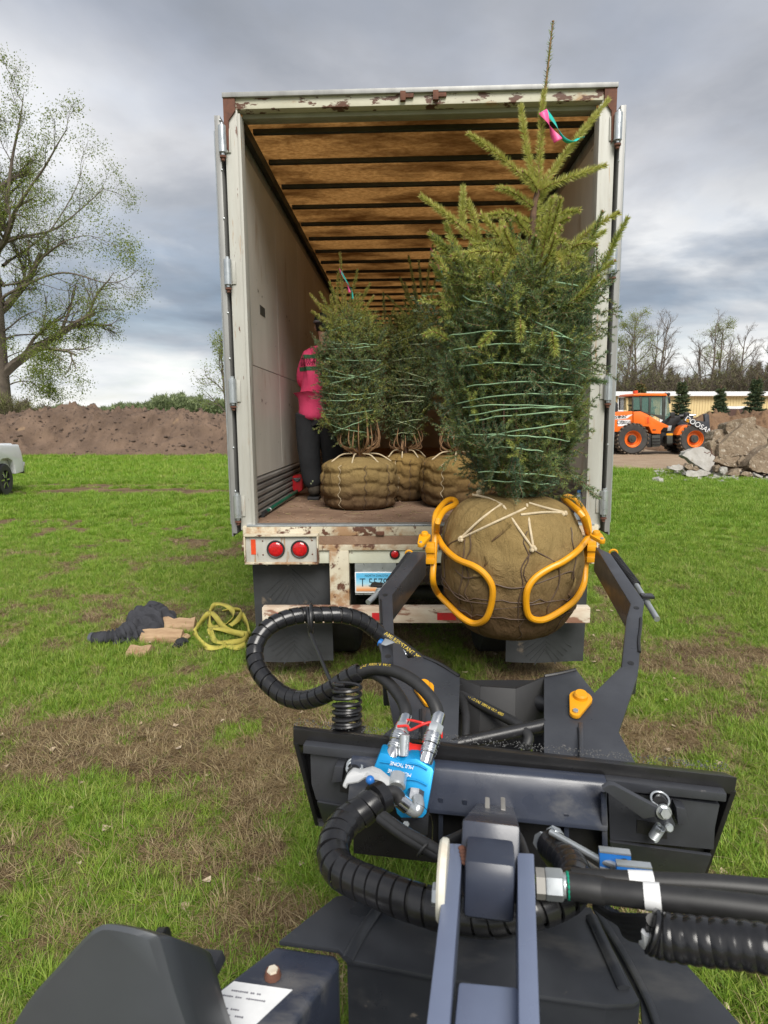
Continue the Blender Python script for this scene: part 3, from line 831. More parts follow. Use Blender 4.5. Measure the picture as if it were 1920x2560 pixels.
# ================================================================== balled-and-burlapped spruces
def burlap(name, c1, c2, dark):
    m = bpy.data.materials.new(name); m.use_nodes = True
    t = NT(m.node_tree); out = t.n('ShaderNodeOutputMaterial'); b = t.n('ShaderNodeBsdfPrincipled'); t.l(b.outputs[0], out.inputs[0])
    co = t.n('ShaderNodeTexCoord').outputs['Object']
    base = t.mix(t.ramp(t.noise(co, 3.2, 7, .65), [(.36, 0), (.64, 1)]), c1, c2)
    # darker towards the foot of the cloth, with an uneven edge
    g = t.n('ShaderNodeSeparateXYZ'); t.l(t.n('ShaderNodeTexCoord').outputs['Generated'], g.inputs[0])
    foot_mix = t.math('ADD', g.outputs[2], t.math('MULTIPLY', t.math('SUBTRACT', t.noise(co, 4, 6, .6), .5), .55))
    base = t.mix(t.ramp(foot_mix, [(.20, .95), (.72, 0)]), base, dark)
    base = t.mix(t.ramp(t.noise(co, 9, 6, .7), [(.60, 0), (.74, .7)]), base, dark)
    wv = t.n('ShaderNodeTexNoise'); t.l(co, wv.inputs['Vector']); wv.inputs['Scale'].default_value = 330; wv.inputs['Detail'].default_value = 2
    base = t.mix(t.ramp(wv.outputs[0], [(.40, .30), (.56, 0)]), base, tuple(x * .4 for x in c2))
    t.l(base, b.inputs['Base Color']); b.inputs['Roughness'].default_value = .95; b.inputs['Specular IOR Level'].default_value = .1
    b1 = t.n('ShaderNodeBump'); b1.inputs['Strength'].default_value = .8; b1.inputs['Distance'].default_value = .035; t.l(t.noise(t.vmap(co, scale=(1.3, 1.3, .7), rot=(.3, .2, .4)), 9, 7, .62, 1.2), b1.inputs['Height'])
    b2 = t.n('ShaderNodeBump'); b2.inputs['Strength'].default_value = .55; b2.inputs['Distance'].default_value = .003; t.l(wv.outputs[0], b2.inputs['Height']); t.l(b1.outputs[0], b2.inputs['Normal'])
    t.l(b2.outputs[0], b.inputs['Normal'])
    return m
m_bur = burlap('burlap_olive', (0.30, 0.215, 0.092), (0.225, 0.155, 0.062), (0.115, 0.07, 0.04))
m_bur2 = burlap('burlap_brown', (0.27, 0.18, 0.065), (0.19, 0.12, 0.045), (0.11, 0.068, 0.035))
m_rope = pm('sisal_rope', (0.60, 0.50, 0.34), (0.46, 0.37, 0.24), 60, .85, .4, 300, dist=.002)
m_wire = pm('rusty_wire', (0.10, 0.06, 0.04), (0.07, 0.045, 0.03), 40, .6)
m_twine = pm('green_twine', (0.30, 0.46, 0.27), (0.22, 0.36, 0.22), 30, .7)
m_twine2 = pm('pale_twine', (0.42, 0.48, 0.30), (0.34, 0.40, 0.22), 30, .7)
m_bark = pm('spruce_bark', (0.15, 0.085, 0.052), (0.085, 0.05, 0.034), 25, .9, .5, 60, dist=.004)
m_twig = pm('orange_twig', (0.28, 0.16, 0.075), (0.18, 0.10, 0.05), 30, .8)
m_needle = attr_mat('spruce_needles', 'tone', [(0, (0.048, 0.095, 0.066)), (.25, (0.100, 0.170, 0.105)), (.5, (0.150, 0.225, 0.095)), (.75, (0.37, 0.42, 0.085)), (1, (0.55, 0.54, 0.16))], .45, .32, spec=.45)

def make_ball(parent, c, rx, ry, z0, z1, mat, seed, cols=9, rows=5, tight=.022, dome=.5, wire=False, lean=0.0, round_=False):
    """wrapped root ball: pillow bulges between the lashings; returns surface function"""
    rr = random.Random(seed); jog = [rr.uniform(-.5, .5) for _ in range(cols + 1)]; jog[-1] = jog[0]
    ph = [rr.uniform(-.02, .02) for _ in range(cols)]
    H = z1 - z0
    def prof(v):
        # v 0 bottom .. 1 top centre -> (radius factor, height factor)
        if round_:
            a = v * PI; hh = .5 - .5 * math.cos(a)
            return (max(0.0, math.sin(a)) ** .46 * (1 - .10 * (1 - hh) ** 2) * (1.02 - .07 * hh), hh ** .96)
        if v < .16:
            a = v / .16 * PI / 2; return (.70 + .25 * math.sin(a), .16 * (1 - math.cos(a)))
        if v < .62:
            s = (v - .16) / .46; return (.95 + .05 * math.sin(s * PI), .16 + (.86 - .16 - .12 * dome) * s)
        a = (v - .62) / .38 * PI / 2; h0 = .86 - .12 * dome
        return (.95 * math.cos(a) ** (.75), h0 + (1 - h0) * math.sin(a))
    def surf(u, v, off=0.0, plain=False):
        r, h = prof(v); a = u * 2 * PI
        n = mnoise.fractal(Vector((math.cos(a) * 2.2 + seed, math.sin(a) * 2.2, h * 3)), 1, 2, 4)
        r = r * (1 + (.035 if round_ else .055) * n)
        if not plain:
            cu = (u * cols) % cols; k = int(cu); fu = cu - k
            du = min(fu, 1 - fu) / cols * 2 * PI * rx
            row = h * rows + .75 * (jog[k] + (jog[k + 1] - jog[k]) * float(sstep(.40, .60, np.float64(fu)))) * (1 if h > .05 else 0)
            dv = abs(row - round(row)) / rows * H
            g = tight * (math.exp(-(du / .016) ** 2) * (1 if v < .75 else .3) + math.exp(-(dv / .016) ** 2) * (1 if .04 < v < .70 else 0))
            bulge = tight * .55 * (1 - math.exp(-(du / .05) ** 2)) * (1 - math.exp(-(dv / .05) ** 2))
            off = off - g + bulge
        R_ = Vector((math.cos(a) * (rx * r + off * min(1, r * 1.4)), math.sin(a) * (ry * r + off * min(1, r * 1.4)), z0 + h * H + off * (1 - r) * .8))
        return Vector(c) + Vector((R_.x + lean * (h - .5), R_.y, R_.z))
    nu, nv = 150, 60
    mb = MB(); mb.grid(nu, nv, lambda u, v: surf(u, .004 + v * .991), wrap=True)
    mb.f.append(tuple(range(nu))[::-1]); mb.m.append(0)
    mb.f.append(tuple((nv - 1) * nu + i for i in range(nu))); mb.m.append(0)
    ball = mb.build('root_ball', mat, parent, 0, 60, world=True)
    # lashings down the sides and round the rows
    for k in range(cols):
        pts = []
        for i in range(26):
            v = .02 + .70 * i / 25; uu = k / cols + .006 * math.sin(i * 1.3 + k)
            pts.append(surf(uu, v, .004))
        MB().tube(pts, .0028 if wire else .0024, 5).build('lashing', m_wire if (wire or k % 3) else m_rope, ball, world=True)
    return ball, surf

# needle-covered shoots -------------------------------------------------------
def shoot_arrays(path, nl, per_m, tone, seed, wid=.0016, swept=.62, r0=.004, taper=.45, tip=True):
    """bottle-brush shoot along path -> (needle verts, faces, tones)"""
    r = np.random.default_rng(seed)
    P = np.array([tuple(p) for p in smooth_path(path, 6)]); seg = np.linalg.norm(np.diff(P, axis=0), axis=1); cum = np.r_[0, np.cumsum(seg)]; L_ = cum[-1]
    n = max(20, int(per_m * L_))
    s = np.sort(r.random(n)) * L_
    base = np.stack([np.interp(s, cum, P[:, i]) for i in range(3)], -1)
    s2 = np.clip(s + .004, 0, L_); s1 = np.clip(s - .004, 0, L_)
    tan = np.stack([np.interp(s2, cum, P[:, i]) - np.interp(s1, cum, P[:, i]) for i in range(3)], -1)
    tan /= np.linalg.norm(tan, axis=1, keepdims=True) + 1e-9
    rnd = r.normal(size=(n, 3)); rad = rnd - tan * (rnd * tan).sum(1, keepdims=True); rad /= np.linalg.norm(rad, axis=1, keepdims=True) + 1e-9
    sw = swept * r.uniform(.7, 1.3, (n, 1)) + (.8 * (s / L_)[:, None] ** 6)
    d = rad + tan * sw; d /= np.linalg.norm(d, axis=1, keepdims=True)
    ln = nl * r.uniform(.7, 1.15, (n, 1)) * (1 - .25 * (s / L_)[:, None] ** 3)
    side = np.cross(d, r.normal(size=(n, 3))); side /= np.linalg.norm(side, axis=1, keepdims=True) + 1e-9
    b0 = base + rad * r0 * .5
    v = np.concatenate([b0 - side * wid, b0 + side * wid, b0 + d * ln], 1).reshape(-1, 3)
    f = np.arange(3 * n).reshape(-1, 3)
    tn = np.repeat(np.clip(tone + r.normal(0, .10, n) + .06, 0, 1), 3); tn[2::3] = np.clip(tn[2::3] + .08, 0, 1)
    return v, f, tn
def shoot(parent, path, nl=.016, per_m=1500, tone=.7, seed=0, r0=.005, name='shoot', wid=.0015):
    v, f, tn = shoot_arrays(path, nl, per_m, tone, seed, wid, r0=r0)
    o = link(np_mesh(name, v, f, m_needle, attr={'tone': tn}), name, parent, world=True)
    MB().tube(smooth_path(path, 5), [r0, r0 * .4], 6).build('stem', m_twig, o, world=True)
    tipv = Vector(path[-1]); dd = (tipv - Vector(path[-2])).normalized()
    bud = MB(); rr = random.Random(seed)
    for k in range(3):
        bud.sphere(tipv + dd * .004 + Vector((rr.uniform(-1, 1), rr.uniform(-1, 1), rr.uniform(-1, 1))) * .004 * (k > 0), .0055 - .001 * k, 6, 5)
    bud.build('bud', m_twig, o, world=True)
    return o
def twig_template(seed, L_, nl, n_side, per_m, wid):
    """a frond: one stem, side twigs in a loose plane, needles all round. +Z is the growing direction"""
    r = random.Random(seed); V, Fc, Tn = [], [], []; o = 0
    stems = MB()
    def one(path, dens, sd):
        nonlocal o
        v, f, tn = shoot_arrays(path, nl, per_m * dens, .0, sd, wid, r0=.002)
        V.append(v); Fc.append(f + o); Tn.append(tn); o += len(v)
        stems.tube(path, [.0020, .0008], 3, caps=False)
    main = [Vector((0, 0, 0)), Vector((r.uniform(-.01, .01), .01, L_ * .5)), Vector((0, .035 * r.uniform(.3, 1.2), L_))]
    one(main, 1, seed * 7 + 1)
    for k in range(n_side):
        t_ = .12 + .7 * k / max(1, n_side - 1); b = Vector((0, .02 * t_, L_ * t_)); sgn = 1 if k % 2 else -1
        l2 = L_ * r.uniform(.35, .55) * (1.15 - t_ * .6); d = Vector((sgn * r.uniform(.6, .9), r.uniform(-.15, .35), r.uniform(.55, .9))).normalized()
        one([b, b + d * l2 * .5 + Vector((0, .004, .004)), b + d * l2 + Vector((0, .012, .012))], .9, seed * 7 + 2 + k)
    nv = sum(len(x) for x in V)
    sv = np.array(stems.v); sf = []
    for f in stems.f: sf += [(f[0], f[1], f[2]), (f[0], f[2], f[3])]
    verts = np.concatenate(V + [sv]); faces = np.concatenate(Fc + [np.array(sf) + nv])
    tone = np.concatenate(Tn + [np.zeros(len(sv))]); mi = np.r_[np.zeros(sum(len(x) for x in Fc), int), np.ones(len(sf), int)]
    return verts, faces, tone, mi
def realise(name, tmpls, mats4, tones, kinds, parent):
    """bake many transformed copies of the frond templates into one foliage mesh"""
    V, Fc, Tn, Mi = [], [], [], []; o = 0
    for k, (tv, tf, tt, tm) in enumerate(tmpls):
        M = mats4[kinds == k]; tn = tones[kinds == k]; n = len(M)
        if not n: continue
        v = np.einsum('nij,vj->nvi', M[:, :3, :3], tv) + M[:, None, :3, 3]
        V.append(v.reshape(-1, 3)); nv = len(tv)
        Fc.append((tf[None] + (np.arange(n) * nv)[:, None, None]).reshape(-1, 3) + o); o += n * nv
        Tn.append(np.clip(tt[None] + tn[:, None], 0, 1).ravel()); Mi.append(np.tile(tm, n))
    me = np_mesh(name, np.concatenate(V), np.concatenate(Fc), [m_needle, m_twig], np.concatenate(Mi), {'tone': np.concatenate(Tn)})
    ob = link(me, name, parent, world=True); ob['kind'] = 'stuff'
    return ob
FRONDS_NEAR = [twig_template(i + 1, L_, .021, ns, 640, .0020) for i, (L_, ns) in enumerate(((.22, 5), (.18, 4), (.26, 6), (.14, 3)))]
FRONDS_FAR = [twig_template(i + 21, L_, .021, ns, 330, .0027) for i, (L_, ns) in enumerate(((.15, 3), (.12, 2), (.18, 4)))]
def bundle(parent, axis_pts, rad_pts, n, tmpls, seed, tone0=.18, flare=.45, dense_in=.35):
    """tied-up crown: fronds packed round the axis, swept upwards under the twine
       axis_pts: (z, x, y); rad_pts: (z, r)"""
    r = np.random.default_rng(seed)
    az = np.array(axis_pts); rz = np.array(rad_pts)
    # sample heights in proportion to girth
    hs = np.linspace(rz[0, 0], rz[-1, 0], 200); w_ = np.interp(hs, rz[:, 0], rz[:, 1]); cdf = np.cumsum(w_) / w_.sum()
    h = np.interp(r.random(n), cdf, hs); th = r.uniform(0, 2 * PI, n)
    R_ = np.interp(h, rz[:, 0], rz[:, 1]); lump = 1 + .10 * np.sin(3 * th + h * 7 + seed) + .08 * np.sin(5 * th - h * 11)
    inner = r.random(n) < dense_in
    f = np.where(inner, r.uniform(.45, .72, n), r.uniform(.70, .96, n)) * lump
    cx_ = np.interp(h, az[:, 0], az[:, 1]); cy_ = np.interp(h, az[:, 0], az[:, 2])
    out_ = np.stack([np.cos(th), np.sin(th), np.zeros(n)], -1); tg = np.stack([-np.sin(th), np.cos(th), np.zeros(n)], -1)
    pos = np.stack([cx_, cy_, h], -1) + out_ * (R_ * f)[:, None]
    loose = r.random(n) < .07
    droop = np.where(loose, r.uniform(-.9, .3, n), r.uniform(.25, 1.3, n))
    d = out_ * (r.uniform(.10, 1.0, n) * flare * np.where(inner, .6, 1.0) + loose * .5)[:, None] + tg * r.normal(0, .38, n)[:, None] + np.array([0, 0, 1.0]) * droop[:, None]
    d /= np.linalg.norm(d, axis=1, keepdims=True)
    # local Y (upper side of the frond) faces outwards
    yv = out_ - d * (out_ * d).sum(1, keepdims=True) + tg * r.normal(0, .25, n)[:, None]; yv -= d * (yv * d).sum(1, keepdims=True); yv /= np.linalg.norm(yv, axis=1, keepdims=True) + 1e-9
    xv = np.cross(yv, d); s = r.uniform(.65, 1.15, n)
    M = np.zeros((n, 4, 4)); M[:, :3, 0] = xv * s[:, None]; M[:, :3, 1] = yv * s[:, None]; M[:, :3, 2] = d * s[:, None]; M[:, :3, 3] = pos; M[:, 3, 3] = 1
    top = (h - rz[0, 0]) / (rz[-1, 0] - rz[0, 0])
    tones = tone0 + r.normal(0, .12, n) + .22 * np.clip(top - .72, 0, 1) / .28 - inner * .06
    return realise('foliage', tmpls, M, tones, r.integers(0, len(tmpls), n), parent)
def twine(parent, axis_pts, rad_pts, spans, seed, rad=.0032, mat=None, k=1.0):
    az = np.array(axis_pts); rz = np.array(rad_pts); rr = random.Random(seed)
    for (z0, z1, a0, a1) in spans:
        pts = []
        n = max(12, int(abs(a1 - a0) / .22))
        for i in range(n + 1):
            s = i / n; a = a0 + (a1 - a0) * s; z = z0 + (z1 - z0) * s + .012 * math.sin(a * 2 + seed) + rr.uniform(-.004, .004)
            R_ = np.interp(z, rz[:, 0], rz[:, 1]) * k * (1 + .03 * math.sin(a * 3 + z * 9)) + rr.uniform(-.004, .004)
            pts.append((np.interp(z, az[:, 0], az[:, 1]) + R_ * math.cos(a), np.interp(z, az[:, 0], az[:, 2]) + R_ * math.sin(a), z))
        MB().tube(smooth_path(pts, 2), rad, 5).build('twine', mat or m_twine, parent, world=True)
def bare_limbs(parent, c, z0, z1, r0, r1, n, seed, mat=None):
    """brown lower limbs rising from the stem into the bundle"""
    rr = random.Random(seed)
    for k in range(n):
        a = 2 * PI * k / n + rr.uniform(-.3, .3); zs = z0 + rr.uniform(0, .3) * (z1 - z0)
        p0 = Vector((c[0], c[1], zs)) + Vector((math.cos(a), math.sin(a), 0)) * r0
        p2 = Vector((c[0], c[1], z1 + rr.uniform(-.05, .15))) + Vector((math.cos(a), math.sin(a), 0)) * r1 * rr.uniform(.8, 1.0)
        p1 = (p0 + p2) / 2 + Vector((math.cos(a), math.sin(a), -.5)) * .08
        MB().tube(smooth_path([p0, p1, p2], 5), [.008, .004], 5).build('limb', mat or m_twig, parent, world=True)

# ------------------------------------------------------------------ the spruce in the grapple
BC = Vector((.695, 3.42, 0)); BR = .40; BZ0, BZ1 = .825, 1.585
big = thing('spruce_tree', 'tall tied spruce with burlap root ball held up in the yellow grapple hoops', 'spruce tree', (BC.x, BC.y, BZ0))
ball, bsurf = make_ball(big, BC, BR, BR * .97, BZ0, BZ1, m_bur, 4, cols=8, rows=4, tight=.004, dome=1.25, wire=True, round_=True)
for hrow in (.33, .52):
    pts = [bsurf(i / 64, .16 + .46 * hrow + .02 * math.sin(i * .9) * (i % 5 == 0), .004, True) for i in range(64)]
    MB().tube(pts, .0028, 5, closed=True).build('wire_hoop', m_wire, ball, world=True)
def on_ball(px, py, off=.006):
    """photo pixel -> point on the near side of the root ball (bisection on the traced profile)"""
    d = ray(px, py); best = None
    for i in range(140):
        Yv = 2.85 + i * .008; p = at(px, py, Yv); h = (p.z - BZ0) / (BZ1 - BZ0)
        a = math.atan2(p.y - BC.y, p.x - BC.x) / (2 * PI) % 1.0
        lo, hi = 0.0, 1.0
        for _ in range(22):
            m_ = (lo + hi) / 2
            if (bsurf(a, m_, 0, True).z - BZ0) / (BZ1 - BZ0) < h: lo = m_
            else: hi = m_
        s_ = bsurf(a, lo, 0, True); rs = math.hypot(s_.x - BC.x, s_.y - BC.y); rp = math.hypot(p.x - BC.x, p.y - BC.y)
        if 0 <= h < 1 and rp <= rs + off:
            return p
    return at(px, py, BC.y)
def R4(x, y): return (1000 + x / 2.37, 1150 + y / 2.37)
for seg in ([(600, 262), (480, 350), (362, 460)], [(745, 285), (560, 370), (366, 462)], [(612, 270), (700, 400), (790, 528)], [(752, 262), (770, 400), (792, 528)],
            [(765, 255), (870, 285), (975, 310)], [(715, 325), (850, 310), (970, 312)], [(605, 265), (520, 225), (430, 205)]):
    pts = [on_ball(*R4(*q), .010) for q in seg]
    MB().tube(smooth_path(pts, 6), .0062, 7).build('rope', m_rope, ball, world=True)
for q in ((364, 462), (790, 528), (975, 312), (470, 195)):
    p = on_ball(*R4(*q), .012); kn = MB()
    for j in range(5): kn.sphere(p + Vector((random.uniform(-1, 1), random.uniform(-1, .3), random.uniform(-1, 1))) * .010, .011, 7, 5)
    kn.build('knot', m_rope, ball, world=True)
for seg in ([(385, 470), (375, 600), (368, 700), (350, 780), (352, 860)], [(368, 462), (290, 500), (262, 560), (265, 700)], [(785, 535), (720, 640), (730, 740), (705, 830), (700, 960)], [(795, 535), (930, 620), (940, 740), (880, 860), (872, 910)],
            [(260, 560), (370, 690), (470, 690)], [(255, 700), (350, 820), (530, 855)], [(560, 735), (660, 760), (770, 745), (900, 700), (1015, 660), (1020, 705)], [(560, 885), (700, 870), (880, 840), (1010, 800)]):
    pts = [on_ball(*R4(*q), .007) for q in seg]
    MB().tube(smooth_path(pts, 5), .0034, 5).build('basket_wire', m_wire, ball, world=True)
# gathered folds of cloth
for q0, q1 in (((650, 380), (545, 480)), ((515, 570), (500, 630)), ((440, 685), (500, 680)), ((1000, 800), (1040, 700))):
    a_, b_ = on_ball(*R4(*q0), .004), on_ball(*R4(*q1), .004)
    MB().tube(smooth_path([a_, (a_ + b_) / 2 + Vector((.006, -.006, .0)), b_], 5), [.013, .004], 7).build('cloth_fold', m_bur, ball, world=True)
# trunk
tp = [(1300, 1262), (1297, 1200), (1293, 1050), (1300, 850), (1318, 700), (1330, 597), (1335, 519), (1345, 475)]
trunk = MB().tube(smooth_path([at(px, py, 3.42) for px, py in tp], 5), [.032, .012], 10).build('trunk', m_bark, big, world=True)
def zx(py, l, r_): return at((l + r_) / 2, py, 3.42), (at(r_, py, 3.42).x - at(l, py, 3.42).x) / 2
ax, rd = [], []
for py, l, r_ in ((1255, 1245, 1360), (1215, 1190, 1395), (1150, 1135, 1430), (1000, 1112, 1462), (900, 1105, 1480), (800, 1100, 1490), (765, 1112, 1500), (735, 1150, 1480), (710, 1230, 1430)):
    c_, w_ = zx(py, l, r_); ax.append((c_.z, c_.x, 3.44)); rd.append((c_.z, w_ * .84))
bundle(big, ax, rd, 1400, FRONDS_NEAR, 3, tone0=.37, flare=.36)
rr = random.Random(77)
for k in range(34):
    a = rr.uniform(0, 2 * PI); py_ = rr.uniform(650, 790); c_ = at(1300, py_, 3.42); R_ = rr.uniform(.16, .36); p0 = Vector((c_.x + R_ * math.cos(a), 3.44 + R_ * math.sin(a), c_.z)); d_ = Vector((math.cos(a) * rr.uniform(.3, 1), math.sin(a) * rr.uniform(.3, 1), rr.uniform(.4, 1.2))).normalized() * rr.uniform(.14, .26)
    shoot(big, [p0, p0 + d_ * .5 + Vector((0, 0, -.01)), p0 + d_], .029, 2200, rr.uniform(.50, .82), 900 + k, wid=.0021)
bare_limbs(big, (.71, 3.42), 1.58, 2.1, .02, .28, 16, 8, m_bark)
tw = []
def zpy(py): return at(1300, py, 3.05).z
for (py0, py1, a0, a1) in ((690, 870, PI * 1.03, PI * 1.78), (700, 705, PI * 1.35, PI * 2.05), (672, 690, PI * 1.02, PI * 1.3), (815, 850, PI * 1.05, PI * 1.85), (855, 880, PI * 1.05, PI * 1.95), (905, 930, PI * 1.15, PI * 1.96),
        (962, 958, PI * 1.2, PI * 1.9), (1005, 975, PI * 1.1, PI * 1.92), (1015, 1020, PI * 1.15, PI * 1.85), (1040, 1005, PI * 1.2, PI * 1.97), (1060, 1015, PI * 1.15, PI * 1.96), (1100, 1040, PI * 1.3, PI * 1.9), (1090, 1105, PI * 1.2, PI * 1.8), (1125, 1135, PI * 1.3, PI * 1.6),
        (1190, 1200, PI * 1.2, PI * 1.75), (1215, 1225, PI * 1.2, PI * 1.8), (870, 820, -.25 * PI, PI), (960, 1010, 0, PI)):
    tw.append((zpy(py0), zpy(py1), a0, a1))
twine(big, ax, rd, tw, 5, .0030, k=1.10)
# the open shoots above the tie
def up(px, py, dy=0.0): return at(px, py, 3.42 + dy)
shoot(big, [up(1345, 475), up(1352, 344), up(1357, 256), up(1362, 225)], .030, 2500, .90, 1, .007, 'leader', wid=.0021)
shoot(big, [up(1362, 225), up(1366, 202), up(1378, 91), up(1383, 56)], .026, 700, .50, 2, .007, 'leader', wid=.0017)
SH = [  # (points as (px, py, dy)), needle tone
    ([(1345, 475, 0), (1243, 385, -.06), (1172, 334, -.10)], .80), ([(1345, 475, 0), (1318, 380, .03), (1302, 264, .05)], .78), ([(1347, 475, 0), (1440, 350, .05), (1521, 249, .08)], .80),
    ([(1345, 478, 0), (1411, 448, -.05), (1513, 413, -.06)], .76), ([(1345, 478, 0), (1325, 445, -.08), (1308, 430, -.12)], .72), ([(1334, 519, 0), (1280, 480, -.05), (1243, 470, -.08)], .70), ([(1334, 519, 0), (1365, 475, .05), (1380, 455, .05)], .70),
    ([(1336, 540, 0), (1372, 510, .06), (1388, 492, .10)], .66), ([(1330, 560, 0), (1270, 535, -.04), (1219, 540, -.10)], .68), ([(1330, 560, 0), (1400, 535, -.02), (1448, 526, -.06)], .68), ([(1330, 575, 0), (1390, 560, -.06), (1420, 545, -.12)], .64),
    ([(1205, 612, 0), (1130, 548, -.05), (1053, 489, -.08)], .80), ([(1161, 600, .05), (1156, 530, .06), (1158, 467, .08)], .76), ([(1196, 610, 0), (1186, 550, -.03), (1170, 502, -.04)], .78), ([(1276, 634, -.12), (1240, 580, -.16), (1202, 536, -.18)], .78),
    ([(1278, 634, -.12), (1264, 590, -.14), (1256, 553, -.13)], .74), ([(1160, 680, 0), (1110, 625, -.06), (1074, 583, -.08)], .64), ([(1165, 660, 0), (1130, 600, -.02), (1115, 560, 0)], .66), ([(1428, 612, 0), (1490, 565, -.03), (1546, 533, -.05)], .74),
    ([(1505, 670, 0), (1540, 600, .02), (1568, 546, .03)], .55), ([(1430, 650, 0), (1480, 600, .05), (1512, 578, .08)], .62), ([(1288, 636, -.2), (1220, 628, -.26), (1161, 634, -.28)], .84), ([(1288, 636, -.2), (1335, 640, -.26), (1371, 661, -.30)], .84),
    ([(1288, 640, -.2), (1265, 680, -.27), (1249, 712, -.30)], .84), ([(1288, 632, -.2), (1270, 600, -.26), (1262, 570, -.30)], .78), ([(1390, 630, -.15), (1402, 655, -.22), (1405, 680, -.25)], .80), ([(1330, 597, -.02), (1380, 600, -.1), (1420, 608, -.16)], .70),
    ([(1320, 610, -.02), (1250, 610, -.08), (1180, 612, -.14)], .72), ([(1330, 590, 0), (1300, 560, -.07), (1290, 540, -.12)], .68), ([(1350, 600, 0), (1370, 570, -.06), (1402, 575, -.12)], .66), ([(1400, 640, -.05), (1450, 610, -.12), (1490, 612, -.16)], .66),
    ([(1210, 660, -.1), (1170, 640, -.16), (1130, 640, -.2)], .72), ([(1360, 650, -.1), (1420, 640, -.2), (1460, 650, -.24)], .64), ([(1240, 640, -.1), (1220, 660, -.2), (1200, 690, -.25)], .72),
    ([(1120, 850, -.1), (1085, 830, -.14), (1062, 838, -.16)], .55), ([(1440, 960, -.05), (1480, 952, -.05), (1512, 955, -.04)], .22), ([(1330, 690, -.26), (1335, 650, -.30), (1340, 620, -.30)], .6),
    ([(1300, 800, -.38), (1302, 830, -.42), (1300, 850, -.42)], .6), ([(1230, 830, -.36), (1215, 850, -.40), (1200, 865, -.42)], .55), ([(1380, 830, -.36), (1385, 870, -.40), (1390, 885, -.4)], .6)]
for k, (pts, tone) in enumerate(SH):
    shoot(big, [up(*p) for p in pts], .033, 2700, min(1, tone + .10), 100 + k, wid=.0021)
# flagging ribbons, pink and teal
m_pink = pm('pink_ribbon', (0.85, 0.10, 0.30), (0.75, 0.08, 0.26), 20, .45); m_teal = pm('teal_ribbon', (0.02, 0.50, 0.42), (0.015, 0.42, 0.36), 20, .45)
def ribbon(parent, path, wid, mat, wv=(1, 0, .2)):
    wv = Vector(wv).normalized(); pth = smooth_path(path, 6); n = len(pth); mb = MB(); vs = []
    for i, p in enumerate(pth):
        tw_ = wv * math.cos(i * .16) + Vector((0, 1, 0)) * math.sin(i * .16) * .5
        vs += [p - tw_ * wid, p + tw_ * wid]
    mb.add(vs, [(2 * i, 2 * i + 1, 2 * i + 3, 2 * i + 2) for i in range(n - 1)])
    o = mb.build('ribbon', mat, parent, 0, 60, world=True, fix=False); md = o.modifiers.new('s', 'SOLIDIFY'); md.thickness = .001
    return o
ribbon(big, [up(1357, 278, -.02), up(1368, 300, -.03), up(1380, 330, -.03), up(1396, 352, -.03)], .022, m_pink, (1, 0, .55))
ribbon(big, [up(1360, 276, -.02), up(1385, 305, -.01), up(1408, 345, -.02), up(1430, 356, .0), up(1446, 346, .03), up(1460, 343, .05)], .016, m_teal, (1, 0, .3))

